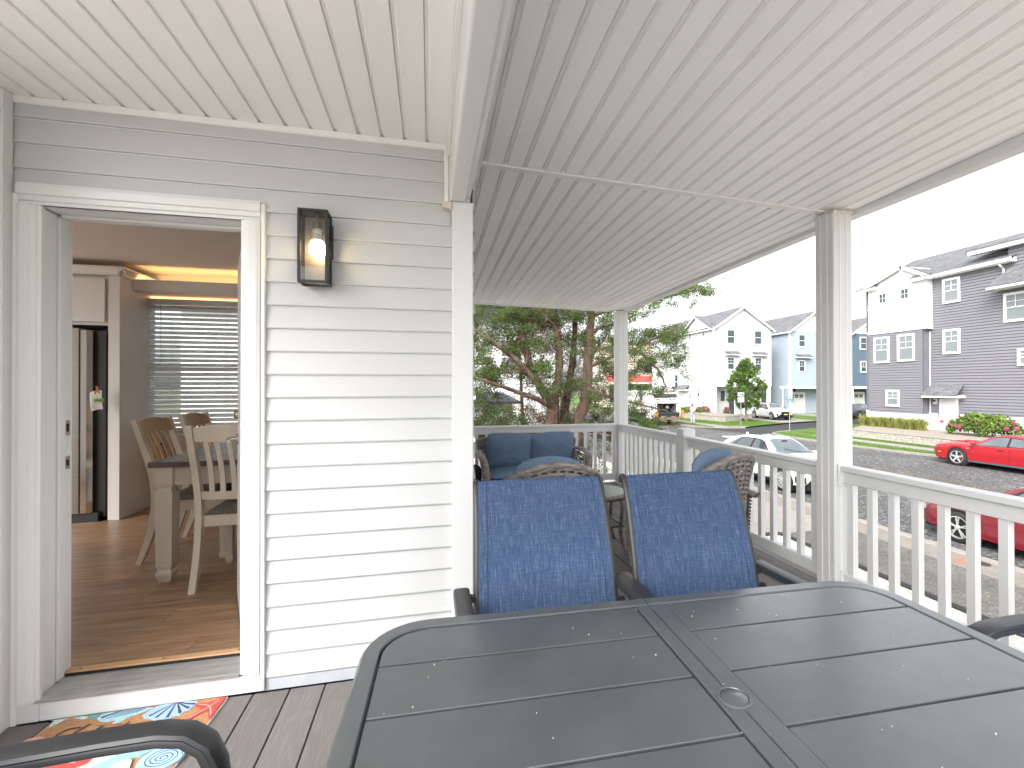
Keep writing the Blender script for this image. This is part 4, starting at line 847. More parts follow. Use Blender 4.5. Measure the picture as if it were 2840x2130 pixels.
for a, b in kd: d = (Vector(b)-Vector(a)); d = d/d.length*.012; ribbon([(a[0]+d.x, a[1]+d.y), (b[0]-d.x, b[1]-d.y)], 0, .2, -2.25, GZ+.01).build('kerb_stone', conc2_m, fs, bevel=.02)
KP2 = [(25.0, 33.25), (23.6, 33.6), (22.3, 34.6), (21.6, 36.2), (21.5, 40), (21.5, 120)]
for a, b in zip(KP2, KP2[1:]): ribbon([a, b], 0, .2, -2.25, GZ+.01).build('kerb_stone', conc2_m, fs)
ribbon([(25.4, -30), (25.4, 26.4)], -.55, .55, -2.2, GZ+.012).build('walk', conc2_m, fs)
ribbon([(23.6, 35.2), (23.4, 37), (23.4, 100)], -.6, .6, -2.2, GZ+.012).build('walk', conc2_m, fs)
sheet('walk_corner', [(23.0, 34.2), (25.2, 33.4), (26.0, 33.9), (24.3, 35.6), (22.6, 35.6)], GZ+.009, conc2_m, parent=fs)
def lawn(poly, label, z=GZ):
    o = sheet('lawn', poly, z, grass_m, label, 'structure'); return o
lawn([(24.3, -40), (24.25, 6), (24.1, 12), (23.95, 16.5), (23.4, 19.5), (23.2, 23), (23.2, 26.5), (23.8, 28.5), (25, 29.4), (26.5, 30.1), (30.3, 31.5), (60, 41.7), (70, 30), (70, -40)], 'green verge in front of the grey house', GZ-.006)
lawn([(25.2, 33.5), (27, 34.4), (30.4, 35.9), (35.7, 37.5), (44, 40.4), (60, 46), (120, 60), (120, 140), (21.7, 140), (21.7, 36.2), (22.4, 34.8), (23.8, 33.8)], 'green corner lawn in front of the white house', GZ-.006)
gb = MB(); RG = random.Random(5)
def blades(mb, rng, n, h, zf=None):
    for _ in range(n):
        x, y = rng(); hh = h*RG.uniform(.6, 1.3); a = RG.uniform(0, pi); w = .012; z = GZ
        mb.add([(x-w*cos(a), y-w*sin(a), z), (x+w*cos(a), y+w*sin(a), z), (x+RG.uniform(-.03, .03), y+RG.uniform(-.03, .03), z+hh)], [(0, 1, 2)])
def rg1():
    while True:
        x, y = RG.uniform(23.3, 26.8), RG.uniform(8, 29)
        if abs(x-25.4) > .57 and x > ip([(6, 24.3), (16.5, 24.1), (19.5, 23.6), (23, 23.35), (29, 24)], y)+.0: return x, y
def rg2():
    while True:
        x, y = RG.uniform(22, 31), RG.uniform(34, 41)
        if (abs(x-23.4) > .65 or y < 34) and y > 33.5+max(0, (x-25)*.48): return x, y
blades(gb, rg1, 9000, .07); blades(gb, rg2, 9000, .09)
tag(gb.build('grass', mat('grass_blade', (.065, .135, .016), .8, vscale=3, col2=(.12, .21, .032)), fix=False), 'short green lawn blades across the street', 'grass', kind='stuff')
def paveslab(poly, label, name='house_drive'): return sheet(name, poly, GZ+.004, conc2_m, label)
paveslab([(31.2, 36.3), (36.4, 37.8), (36.6, 47.2), (31.4, 47.2)], 'pale concrete driveway of the white house')
paveslab([(41.2, 39.6), (46, 41.2), (46, 47.5), (41.4, 47.5)], 'pale concrete driveway of the light blue house')
paveslab([(49, 42.5), (54, 44), (54, 47.5), (49.2, 47.5)], 'pale concrete driveway of the dark blue house')
# stone retaining walls
stone_m = mat('wall_stone', (.36, .32, .28), .95, vscale=6, col2=(.52, .48, .43), bump=.6, bscale=20, detail=6, bdist=.02)
def stone_wall(label, a, b, h, name='retaining_wall', cap=True):
    a, b = Vector(a), Vector(b); d = b-a; Ln = d.length; ang = atan2(d.y, d.x); t = thing(name, label, 'wall', (a.x, a.y, GZ), ang)
    RS_ = random.Random(int(a.x*7)); mb = MB(); nr = max(2, int(h/.13)); hz = h/nr
    for r_ in range(nr):
        x = RS_.uniform(-.3, 0)
        while x < Ln:
            w = RS_.uniform(.2, .5); x0, x1 = max(0, x)+.008, min(Ln, x+w)-.008
            if x1-x0 > .05: o = RS_.uniform(0, .035); mb.box(x0, x1, -.02-o, .28, r_*hz+.006, (r_+1)*hz-.006)
            x += w
    tag(mb.build('stones', stone_m, t, bevel=.012), kind='stuff')
    MB().box(0.004, Ln-.004, 0.01, .26, 0, h-.01).build('mortar_core', mat('mortar', (.3, .27, .24), .95), t)
    n = max(1, int(Ln/.9))
    for i in range(n): MB().box(Ln*i/n+.006, Ln*(i+1)/n-.006, -.07, .3, h, h+.06).build('cap_stone', conc2_m, t, bevel=.012)
    return t
stone_wall('low stone retaining wall with pale caps in front of the grey house', (27.1, 25.9), (27.4, 6.0), .42)
stone_wall('low stone retaining wall bordering the white house garden', (26.0, 46.5), (26.55, 38.4), .46)
stone_wall('short return of stone wall at the white house lawn corner', (26.6, 38.35), (29.3, 39.6), .46)
bed = sheet('planting_bed', [(27.3, 25.8), (33, 29.6), (33, 6), (27.7, 6)], -1.60, mat('mulch', (.30, .26, .22), .95, var=.3, vscale=8, bump=.6, bscale=20), 'raised planting bed before the grey house')
sheet('planting_bed', [(26.3, 46.5), (31.3, 46.5), (31.3, 40.4), (29.4, 39.8), (26.8, 38.7)], -1.62, MT['mulch'], 'raised planting bed beside the white house')
# ================================================================ HOUSES
def rebase(t, x, y, z=GZ):
    t.location = (x, y, z)
    for c in t.children: c.location = (c.location[0]-x, c.location[1]-y, c.location[2]-z)
def lapx(mb, x, y0, y1, z0, z1, e=.18, d=.03):    # faces -x
    n = max(1, round((z1-z0)/e)); e = (z1-z0)/n; pr = []
    for i in range(n): pr += [(x-d-.02, z0+i*e), (x-.022, z0+(i+1)*e-.036), (x-.001, z0+(i+1)*e-.036), (x-.001, z0+(i+1)*e)]
    P = [[(px, y0, pz) for px, pz in pr], [(px, y1, pz) for px, pz in pr]]; return mb.grid(P)
def lapy(mb, y, x0, x1, z0, z1, e=.14, d=.02):
    n = max(1, round((z1-z0)/e)); e = (z1-z0)/n; pr = []
    for i in range(n): pr += [(y-d-.02, z0+i*e), (y-.022, z0+(i+1)*e-.034), (y-.001, z0+(i+1)*e-.034), (y-.001, z0+(i+1)*e)]
    return mb.grid([[(x0, py, pz) for py, pz in pr], [(x1, py, pz) for py, pz in pr]])
htrim = mat('house_trim', (.78, .78, .78), .5)
pane_m = mat('house_pane', (.055, .075, .085), .08, spec=.6, var=.2, vscale=1.5)
blind_m = mat('pane_blind', (.17, .2, .21), .5)
def pane_nodes():
    t, L, b = nodes(blind_m); co = nd(t, 'ShaderNodeTexCoord'); w = nd(t, 'ShaderNodeTexWave', Scale=5.5); w.bands_direction = 'Z'; L.new(co.outputs['Object'], w.inputs['Vector'])
    r = nd(t, 'ShaderNodeValToRGB'); r.color_ramp.elements[0].color = (.06, .075, .085, 1); r.color_ramp.elements[1].color = (.3, .33, .34, 1); L.new(w.outputs['Fac'], r.inputs[0]); L.new(r.outputs[0], b.inputs['Base Color'])
    b.inputs['Coat Weight'].default_value = .8
pane_nodes()
wcache = {}
def window(parent, w, h, pos, rz=0, trim=.13, grid=True, blind=True, double=True):
    """facing -y locally; pos = centre on the wall plane"""
    key = (w, h, trim, grid, blind, double)
    if key not in wcache:
        f = MB(); a, b = w/2, h/2
        f.box(-a, -a+trim, -.06, 0, -b, b).box(a-trim, a, -.06, 0, -b, b).box(-a+trim, a-trim, -.06, 0, b-trim, b).box(-a+trim, a-trim, -.075, 0, -b, -b+trim)
        ia, ib = a-trim, b-trim; m = -.05*h if double else None
        if double: f.box(-ia, ia, -.045, -.02, -.025, .025)
        g = MB()
        if grid:
            z0 = 0 if double else -ib; zc_ = (z0+ib)/2
            g.box(-.012, .012, -.036, -.022, z0+.025*double, ib).box(-ia, -.0121, -.036, -.022, zc_-.012, zc_+.012).box(.0121, ia, -.036, -.022, zc_-.012, zc_+.012)
        p = MB().box(-ia, ia, -.02, -.012, -ib, ib)
        wcache[key] = (f.mesh('window', htrim), g.mesh('muntin', htrim) if grid else None, p.mesh('pane', blind_m if blind else pane_m))
    fm_, gm, pm = wcache[key]; o = inst(fm_, 'window', parent, pos, (0, 0, rz))
    if gm: inst(gm, 'muntin', o)
    inst(pm, 'pane', o); return o
RX = radians(-90)
shingle = mat('roof_shingle', (.12, .122, .128), .9)
def shingle_nodes():
    t, L, b = nodes(shingle); co = nd(t, 'ShaderNodeTexCoord'); br = nd(t, 'ShaderNodeTexBrick'); 
    br.inputs['Scale'].default_value = 3.2; br.inputs['Mortar Size'].default_value = .012; br.inputs['Color1'].default_value = (.10, .103, .11, 1); br.inputs['Color2'].default_value = (.18, .183, .19, 1); br.inputs['Mortar'].default_value = (.09, .09, .095, 1); br.inputs['Row Height'].default_value = .3; br.inputs['Brick Width'].default_value = .7
    cx_ = nd(t, 'ShaderNodeSeparateXYZ'); L.new(co.outputs['Object'], cx_.inputs[0]); cb_ = nd(t, 'ShaderNodeCombineXYZ'); ad = nd(t, 'ShaderNodeMath', operation='ADD'); L.new(cx_.outputs[0], ad.inputs[0]); L.new(cx_.outputs[1], ad.inputs[1]); L.new(ad.outputs[0], cb_.inputs[0]); mm = nd(t, 'ShaderNodeMath', operation='MULTIPLY'); mm.inputs[1].default_value = 1.7; L.new(cx_.outputs[2], mm.inputs[0]); L.new(mm.outputs[0], cb_.inputs[1]); L.new(cb_.outputs[0], br.inputs['Vector'])
    n = nd(t, 'ShaderNodeTexNoise', Scale=.8, Detail=6); L.new(co.outputs['Object'], n.inputs['Vector']); h = nd(t, 'ShaderNodeHueSaturation'); mr = nd(t, 'ShaderNodeMapRange'); mr.inputs[3].default_value = .7; mr.inputs[4].default_value = 1.3; L.new(n.outputs['Fac'], mr.inputs[0]); L.new(mr.outputs[0], h.inputs['Value']); L.new(br.outputs[0], h.inputs['Color']); L.new(h.outputs[0], b.inputs['Base Color'])
    bp = nd(t, 'ShaderNodeBump', Strength=.6, Distance=.02); L.new(br.outputs['Fac'], bp.inputs['Height']); bp.invert = True; L.new(bp.outputs[0], b.inputs['Normal'])
shingle_nodes()
def slab(mb, p, th=.12):
    """roof slab from 4 corner points, thickness downwards"""
    q = [(x, y, z-th) for x, y, z in p]; return mb.add(list(p)+q, [(0, 1, 2, 3), (7, 6, 5, 4)]+[(i, 4+i, 4+(i+1) % 4, (i+1) % 4) for i in range(4)])
def awning(parent, w, pos, rz=0, d=.5, h=.32):
    """small shingled hood facing -y: pos = centre of its lower edge on the wall"""
    r_ = slab(MB(), [(-w/2, -d, .06), (w/2, -d, .06), (w/2-.12, -.02, h+.06), (-w/2+.12, -.02, h+.06)], .05).build('window_hood', shingle, parent, loc=pos); r_.rotation_euler = (0, 0, rz)
    MB().box(-w/2+.02, w/2-.02, -d+.02, -d+.06, -.12, .0).box(-w/2+.02, -w/2+.07, -d+.061, -.02, -.12, .04).box(w/2-.07, w/2-.02, -d+.061, -.02, -.12, .04).build('hood_trim', htrim, r_)
# ---- grey house (corner of the side street)
grey_m = mat('grey_siding', (.185, .18, .202), .6, var=.03, vscale=.8)
gh = thing('grey_house', 'large three storey grey clapboard house with white bay, red car parked before it', 'house')
def S(y, z, x): k_ = x/33; return y*k_, 1.325+(z-1.325)*k_
GX = 33.0; BXL = 32.45
mb = MB(); lapx(mb, GX, 8, 29.5, -.55, 8.7); lapx(mb, GX, 8, 20.3, 8.7, 9.5, .18); mb.build('siding', grey_m, gh)
MB().box(GX, 45, 8, 29.5, -2.1, 8.7).build('wall', grey_m, gh)
mb = MB(); lapy(mb, 8, GX, 45, -.55, 8.7); mb.build('siding', grey_m, gh)
MB().box(GX-.05, GX-.001, 8, 22.9, -2.1, -.56).box(GX-.05, GX-.001, 24.25, 29.5, -2.1, -.56).box(GX-.09, GX-.051, 8, 22.9, -.66, -.5).box(GX-.09, GX-.051, 24.25, 29.5, -.66, -.5).build('foundation_skirt', htrim, gh)
yb0, _ = S(25.0, 0, BXL); yb1, _ = S(29.3, 0, BXL)
def Z(z, x=BXL): return 1.325+(z-1.325)*x/33
mb = MB(); lapx(mb, BXL+.02, yb0+.25, yb1, -.6, Z(5.25)); mb.build('siding', grey_m, gh)
MB().box(BXL+.02, GX-.003, yb0+.25, yb1, -.6, Z(5.25)).build('bay_wall', grey_m, gh)
mb = MB(); lapy(mb, yb0+.245, BXL+.03, GX, -.6, Z(5.25)); mb.build('siding', grey_m, gh)
MB().box(BXL-.03, GX-.06, yb0+.22, yb1, -2.1, -.64).box(BXL-.06, GX-.06, yb0+.2, yb1, -.74, -.6).build('bay_base', htrim, gh)
MB().box(BXL-.02, GX-.004, yb0-.02, yb1+.02, Z(5.26), Z(8.75)).build('white_bay', htrim, gh)
for za_, zb_ in ((5.26, 5.5), (7.15, 7.25), (7.42, 7.5)): MB().box(BXL-.06, BXL-.021, yb0-.05, yb1+.05, Z(za_), Z(zb_)).box(BXL-.02, GX-.01, yb0-.05, yb0-.021, Z(za_), Z(zb_)).build('band_trim', htrim, gh)
for y_, s in ((yb1, 1), (yb0, -1)): MB().box(BXL-.045, BXL-.021, y_-s*.22, y_, Z(5.5), Z(8.7)).build('corner_trim', htrim, gh)
# bay gable
pk = S(26.56, 9.72, BXL); ye0, ye1 = yb0-.35, yb1+.45; gz = Z(8.78)
MB().prism([(yb0-.02, gz), (yb1+.02, gz), (yb1-.6, gz+.55), (pk[0]+.5, pk[1]-.0), (pk[0]-.5, pk[1]), (yb0+.6, gz+.55)], BXL-.02, GX+3, 'x').build('bay_gable', htrim, gh)
for a, b in (((yb1+.35, gz+.12), (pk[0]+.1, pk[1]+.16)), ((yb0-.35, gz+.12), (pk[0]-.1, pk[1]+.16))):
    slab(MB(), [(BXL-.3, a[0], a[1]), (BXL-.3, b[0], b[1]+.05), (GX+4, b[0], b[1]+.05), (GX+4, a[0], a[1])], .06).build('bay_roof', shingle, gh)
    MB().bar((BXL-.28, a[0], a[1]-.16), (BXL-.28, b[0], b[1]-.1), .06, .2).build('rake_trim', htrim, gh)
for y0_, y1_ in ((yb0-.4, yb0+.9), (yb1-.8, yb1+.6)):
    MB().box(BXL-.35, BXL-.04, y0_, y1_, gz-.18, gz+.02).build('return_eave', htrim, gh); slab(MB(), [(BXL-.38, y0_, gz+.05), (BXL-.38, y1_, gz+.05), (BXL-.02, y1_, gz+.25), (BXL-.02, y0_, gz+.25)], .03).build('return_roof', shingle, gh)
# main roof
slab(MB(), [(GX-.45, 30.1, 8.78), (GX-.45, 19.9, 8.78), (38.4, 19.9, 11.55), (38.4, 30.1, 11.55)]).build('roof', shingle, gh)
slab(MB(), [(GX-.45+1.2, 19.9, 9.4), (GX+.75, 8, 9.4), (38.4, 8, 11.55), (38.4, 19.9, 11.55)]).build('roof', shingle, gh)
slab(MB(), [(38.41, 30.1, 11.55), (38.41, 8, 11.55), (45.4, 8, 8.78), (45.4, 30.1, 8.78)]).build('roof', shingle, gh)
MB().prism([(33, 8.66), (45, 8.66), (38.4, 11.3)], 29.3, 29.48, 'y').build('gable_wall', htrim, gh)
MB().box(GX-.5, GX-.36, 20.0, 24.6, 8.56, 8.74).box(GX-.36, GX-.03, 19.95, 24.9, 8.5, 8.6).box(GX-.49, GX-.05, 19.9, 19.99, 8.52, 8.8).build('eave_gutter', htrim, gh)
MB().tube([(GX-.4, 20.55, 8.52), (GX-.38, 20.5, 8.4), (GX-.1, 20.5, 8.2), (GX-.08, 20.5, 7.5), (GX-.18, 20.5, 7.42)], .05, 8).build('downspout', htrim, gh)
MB().tube([(BXL+.5, yb0+.16, 5.0), (BXL+.5, yb0+.16, -.5)], .04, 6).build('downspout', htrim, gh)
MB().box(GX-.4, GX-.02, 8, 22.2, 9.42, 9.68).build('upper_eave', htrim, gh)
slab(MB(), [(GX-.45, 22.3, 9.72), (GX-.45, 8, 9.72), (38.3, 8, 11.2), (38.3, 22.3, 11.2)], .05).build('upper_roof', shingle, gh)
MB().box(GX+.6, GX+3, 19.9, 22.0, 8.9, 9.44).build('dormer_wall', grey_m, gh)
slab(MB(), [(GX-1.0, 20.9, 7.18), (GX-1.0, 8, 7.18), (GX-.01, 8, 8.35), (GX-.01, 20.1, 8.35)], .05).build('lower_roof', shingle, gh)
MB().box(GX-1.04, GX-.03, 8, 20.8, 6.98, 7.1).build('lower_eave', htrim, gh)
for y_, z_, w, h in ((23.37, 7.53, 1.05, 1.62), (23.37, 4.22, 1.05, 1.62), (19.95, 5.9, 1.15, 1.7), (19.3, 2.97, 1.15, 1.0), (27.4*1.0, .44, 0, 0)):
    if w: window(gh, w, h, (GX-.056, y_, z_), RX, .14)
for y_, z_, w, h in ((28.23, 4.03, 1.25, 1.95), (26.38, 4.06, 1.25, 1.95), (27.38, .44, 1.05, 1.2)): q = S(y_, z_, BXL); window(gh, w*.98, h*.98, (BXL-.036, q[0], q[1]), RX, .14)
for y_, z_ in ((28.13, 7.89), (26.45, 7.91)): q = S(y_, z_, BXL); window(gh, .62, .76, (BXL-.022, q[0], q[1]), RX, .06, True, False, False)
dg = MB().box(GX-.09, GX-.02, 23.02, 23.16, -1.9, .5).box(GX-.09, GX-.02, 24.0, 24.14, -1.9, .5).box(GX-.09, GX-.02, 23.16, 24.0, .36, .5).build('door_casing', htrim, gh)
dd = MB().box(GX-.07, GX-.02, 23.17, 23.99, -1.86, .355).box(GX-.077, GX-.0702, 23.3, 23.86, -1.7, -.9).box(GX-.077, GX-.0702, 23.3, 23.86, -.75, .1).build('door', mat('door_white', (.74, .74, .74), .4), gh)
MB().lathe([(.03, 0), (.03, -.05), (.01, -.06)], (GX-.077, 23.9, -.85), 8, 'x').build('knob', black_m, dd)
MB().lathe([(.03, 0), (.03, -.03), (.01, -.04)], (GX-.077, 23.9, -.7), 8, 'x').build('deadbolt', black_m, dd)
awning(gh, 2.2, (GX-.02, 23.68, .68), RX, .8, .72)
MB().box(GX-.075, GX-.01, 24.28, 24.55, .12, .5).build('lamp_plate', htrim, gh)
MB().lathe([(.03, .12), (.10, .0), (.09, -.02), (.02, -.02)], (GX-.17, 24.42, .3), 10).box(GX-.17, GX-.05, 24.41, 24.43, .36, .38).build('lamp', black_m, gh)
MB().box(GX-.07, GX-.051, 26.7, 27.2, -1.55, -1.38).build('crawl_vent', mat('vent_brown', (.45, .38, .3), .8), gh)
MB().box(GX-.8, GX-.06, 22.9, 24.3, -2.0, -1.9).build('door_step', conc2_m, gh)
rebase(gh, GX, 20)
# ---- town houses of the side street
def townhouse(name, label, x0, x1, y0, y1, col, pk_z, ez, over_z, wins, garage=None, side=None, hoods=()):
    t = thing(name, label, 'house'); m = mat(name+'_siding', col, .6, var=.02, vscale=.7)
    mb = MB(); lapy(mb, y0, x0+.12, x1-.12, over_z, ez-.05, .2, .034); mb.build('siding', m, t)
    mb = MB(); lapx(mb, x0, y0+.12, y1, over_z if side != 'full' else -1.6, ez-.05, .2, .034); lapx(mb, x0, y0+1.6, y1, -1.6, over_z, .15, .022) if side != 'full' else None; mb.build('siding', m, t)
    MB().box(x0, x1, y0, y1, over_z, ez).box(x0, x1, y0+1.6, y1, -2.05, over_z-.002).build('wall', m, t)
    mb = MB(); lapy(mb, y0+1.6, x0, x1, -1.5, over_z, .15, .022); mb.build('siding', m, t)
    MB().box(x0-.06, x0+.118, y0-.06, y0-.001, over_z, ez).box(x1-.118, x1+.03, y0-.06, y0-.001, over_z, ez).box(x0-.06, x0-.001, y0, y0+.118, over_z, ez).build('corner_trim', htrim, t)
    MB().box(x0-.05, x1+.05, y0-.05, y0+.1, over_z-.3, over_z).box(x0-.05, x0+.1, y0+.101, y0+1.6, over_z-.3, over_z).build('overhang_beam', htrim, t)
    for x in (x0+.05, x1-.35): MB().box(x, x+.3, y0-.02, y0+.28, -2.0, over_z-.301).box(x-.05, x+.35, y0-.07, y0+.33, -2.0, -1.75).build('column', htrim, t)
    xm = (x0+x1)/2; o = .35; dz = (pk_z-ez)/(xm-x0)*o
    MB().prism([(x0, ez), (x1, ez), (xm, pk_z-.12)], y0+.02, y1, 'y').build('gable_wall', htrim, t)
    for s, xe in ((-1, x0-o), (1, x1+o)):
        slab(MB(), [(xe, y0-.35, ez-dz), (xm, y0-.35, pk_z), (xm, y1+.2, pk_z), (xe, y1+.2, ez-dz)], .08).build('roof', shingle, t)
        MB().bar((xe, y0-.33, ez-dz-.16), (xm, y0-.33, pk_z-.16), .05, .2, up=(0, 0, 1)).build('rake_trim', htrim, t)
        MB().box(xe-.02, xe+.12, y0-.3, y1, ez-dz-.15, ez-dz-.01).build('gutter', htrim, t)
    MB().box(x0-.02, x1+.02, y0-.05, y0+.018, ez-.12, ez+.02).build('frieze', htrim, t)
    MB().box(xm-.25, xm+.25, y0-.02, y0+.015, lerp(ez, pk_z, .45), lerp(ez, pk_z, .7)).build('gable_vent', mat('vent_white', (.62, .63, .64), .6), t)
    for (x, z, w, h, gr) in wins: window(t, w, h, (x, y0-.058, z), 0, .14, gr, False)
    for (x, z, w) in hoods: awning(t, w, (x, y0-.02, z), 0, .5, .32)
    if garage:
        gx0, gx1, gz = garage; yb = y0+1.6
        d = MB().box(gx0, gx1, yb-.06, yb-.024, -2.0, gz).build('garage_door', mat('garage_white', (.7, .7, .69), .5), t)
        MB().box(gx0-.2, gx0-.005, yb-.1, yb-.022, -2, gz+.2).box(gx1+.005, gx1+.2, yb-.1, yb-.022, -2, gz+.2).box(gx0-.005, gx1+.005, yb-.1, yb-.022, gz+.005, gz+.2).build('garage_trim', htrim, t)
        for i in range(4):
            xx = lerp(gx0, gx1, (i+.5)/4); MB().box(xx-.24, xx-.02, yb-.07, yb-.0605, gz-.5, gz-.34).box(xx+.02, xx+.24, yb-.07, yb-.0605, gz-.5, gz-.34).box(xx-.24, xx-.02, yb-.07, yb-.0605, gz-.29, gz-.13).box(xx+.02, xx+.24, yb-.07, yb-.0605, gz-.29, gz-.13).build('pane', dark_m, d)
        for k_ in range(1, 4): MB().box(gx0+.02, gx1-.02, yb-.068, yb-.0605, gz-.62-.56*(k_-1)-.01, gz-.62-.56*(k_-1)+.01).build('panel_line', mat('line_grey', (.55, .55, .55), .6), d)
        MB().box((gx0+gx1)/2-.1, (gx0+gx1)/2+.1, yb-.2, yb-.05, gz+.28, gz+.62).build('lantern', black_m, t)
    return t
wh = townhouse('white_house', 'white three storey gabled house on the far corner behind the young street tree', 31.25, 38.75, 47, 62, (.62, .62, .62), 10.55, 8.12, 1.6,
    [(33.43, 7.0, 1.15, 1.75, False), (37.0, 6.97, 1.15, 1.75, False), (33.4, 3.95, 1.05, 1.55, True), (37.0, 3.92, 1.05, 1.55, True)], None, 'full', [(33.5, 4.98, 1.95), (37.1, 4.95, 1.95)])
MB().box(31.2, 31.249, 48.6, 62, -2.05, -.95).build('foundation_skirt', htrim, wh)
# its street side: small cross gable, windows, door with hood
MB().prism([(47.35, 8.1), (53.2, 8.1), (50.3, 9.65)], 31.15, 34.5, 'x').build('side_gable', htrim, wh)
for a, b in (((47.0, 8.0), (50.3, 9.8)), ((53.6, 8.0), (50.3, 9.8))):
    slab(MB(), [(30.8, a[0], a[1]), (30.8, b[0], b[1]), (35, b[0], b[1]), (35, a[0], a[1])], .08).build('side_gable_roof', shingle, wh); MB().bar((30.83, a[0], a[1]-.16), (30.83, b[0], b[1]-.16), .05, .2).build('rake_trim', htrim, wh)
MB().box(31.12, 31.149, 50.1, 50.55, 8.6, 9.1).build('gable_vent', MT['vent_white'], wh)
for y_ in (48.9, 51.8): window(wh, .6, .8, (31.192, y_, 7.5), RX, .08, True, False, False)
window(wh, 1.0, 1.95, (31.192, 55.1, 1.95), RX, .12, False, False); window(wh, .62, 1.1, (31.192, 49.95, .6), RX, .1, True, False)
awning(wh, 2.6, (31.22, 53.2, .92), RX, .75, .55)
MB().box(31.17, 31.20, 52.25, 53.3, -1.85, .45).build('door', htrim, wh); MB().box(31.1, 31.18, 51.7, 51.95, -.1, .35).build('wall_lantern', mat('lamp_grey', (.3, .3, .3), .5), wh)
MB().box(33.2, 33.7, 48.53, 48.56, -.4, .8).box(34.3, 35.1, 48.53, 48.56, -2, .6).build('porch_window', pane_m, wh)
for x in (34.2, 35.4): MB().box(x, x+.16, 47.3, 47.46, -2, 1.29).build('column', htrim, wh)
rebase(wh, 35, 47)
bh = townhouse('light_blue_house', 'light blue gabled house with white garage door beside the white house', 41.35, 48.3, 47, 60, (.37, .43, .49), 10.35, 8.0, 1.35,
    [(43.02, 6.74, 1.1, 1.6, False), (46.6, 6.74, 1.1, 1.6, False), (43.0, 3.71, 1.0, 1.45, True), (46.6, 3.71, 1.0, 1.45, True)], (42.0, 44.7, .42), 'full', [(43.15, 4.78, 2.2), (46.7, 4.78, 2.2)])
MB().tube([(41.15, 47.1, 7.8), (41.27, 47.05, 7.5), (41.27, 46.94, 1.5), (40.9, 47.6, 1.2), (40.9, 47.6, -1.8)], .06, 6).build('downspout', htrim, bh)
rebase(bh, 44.8, 47)
nh = townhouse('dark_blue_house', 'dark slate blue house half hidden between the porch post and the grey house', 50.2, 57.0, 47, 60, (.10, .145, .195), 10.0, 7.9, 1.3,
    [(52, 6.6, 1.1, 1.6, False), (52, 3.7, 1.0, 1.45, True)], (51, 53.7, .4), 'full')
rebase(nh, 53.5, 47)
# ---- far building with red awning, seen past the truck
fb = thing('awning_building', 'distant pale building with a red awning behind the garbage truck', 'building')
MB().box(27.5, 37.2, 71, 80, -2.1, 9).build('wall', mat('cream_wall', (.66, .6, .52), .8), fb)
for i in range(14): MB().box(27.4, 37.3, 70.9, 70.995, 3.3+i*.4, 3.36+i*.4).build('trim_line', mat('brown_line', (.4, .26, .17), .7), fb)
slab(MB(), [(27.5, 69.6, 2.05), (37.1, 69.6, 2.05), (37.1, 70.98, 3.05), (27.5, 70.98, 3.05)], .05).build('awning', mat('awning_red', (.42, .07, .055), .7, var=.1, vscale=1), fb)
MB().box(27.5, 37.1, 69.58, 69.65, 1.75, 2.0).build('awning_trim', htrim, fb)
for x in (28.2, 30.6, 33.0, 35.6): MB().box(x, x+1.4, 70.9, 70.99, -1.2, 1.5).build('window', pane_m, fb); MB().box(x+1.5, x+1.8, 70.88, 70.99, -2, 1.7).build('pier', mat('brick_brown', (.3, .15, .09), .8), fb)
for x in (29, 34.5): MB().box(x, x+1.6, 70.85, 70.89, 3.7, 5.2).build('window', pane_m, fb)
MB().tube([(34.9, 69, -2.1), (34.9, 69, 9)], .13, 8).build('flag_pole', htrim, fb)
rebase(fb, 32, 71)
# ---- neighbour behind the cedar
nb = thing('neighbour_house', 'white clapboard neighbour house with dark roof glimpsed behind the cedar', 'house')
mb = MB(); lapy(mb, 20, -9, 5.6, -1.6, 4.4, .14); mb.build('siding', mat('nb_white', (.7, .7, .7), .6), nb)
MB().box(-9, 5.6, 20.0, 32, -2.1, 4.4).build('wall', MT['nb_white'], nb)
slab(MB(), [(-9.4, 19.5, 4.35), (6, 19.5, 4.35), (6, 26, 7.4), (-9.4, 26, 7.4)], .12).build('roof', mat('nb_roof', (.06, .07, .1), .9), nb)
for x in (.3, 3.4): window(nb, 1.1, 1.7, (x, 19.94, 2.6), 0, .13)
rebase(nb, -2, 20)
sh = thing('board_shed', 'white vertical board shed at the left behind the cedar branches', 'shed')
for i in range(18): MB().box(-2.4+i*.25, -2.4+i*.25+.235, 12.0, 12.03, -2, .95).build('board', htrim, sh)
MB().box(-2.4, 2.09, 12.031, 14.5, -2, .95).build('wall', MT['nb_white'], sh)
slab(MB(), [(-2.6, 11.7, .95), (2.25, 11.7, .95), (2.25, 14.8, 1.15), (-2.6, 14.8, 1.15)], .06).build('roof', MT['nb_roof'], sh)
rebase(sh, -.1, 12)
np_ = thing('neighbour_porch', 'low white neighbour deck with lattice skirt seen through the left balusters', 'porch')
for i in range(8): MB().box(-1.2+i*.26, -1.2+i*.26+.04, 8.5, 8.54, .44, 1.1).build('baluster', htrim, np_)
MB().box(-1.3, .8, 8.47, 8.57, 1.1, 1.17).box(-1.3, .8, 8.49, 8.55, .33, .44).build('rail', htrim, np_)
for i in range(3): MB().box(-1.3, .8, 8.46, 8.58, -.33+i*.155, -.185+i*.155).build('skirt_board', htrim, np_)
for i in range(16):
    for s in (-1, 1): MB().bar((-1.4+i*.18, 8.5+.012*s, -1.95), (-1.4+i*.18+s*1.6, 8.5+.012*s, -.35), .05, .012, up=(0, 1, 0)).build('lattice_slat', htrim, np_)
MB().box(-1.6, 2.9, 8.65, 8.7, -2, -.35).build('skirt_backing', mat('terracotta', (.4, .2, .1), .9, var=.3, vscale=3), np_)
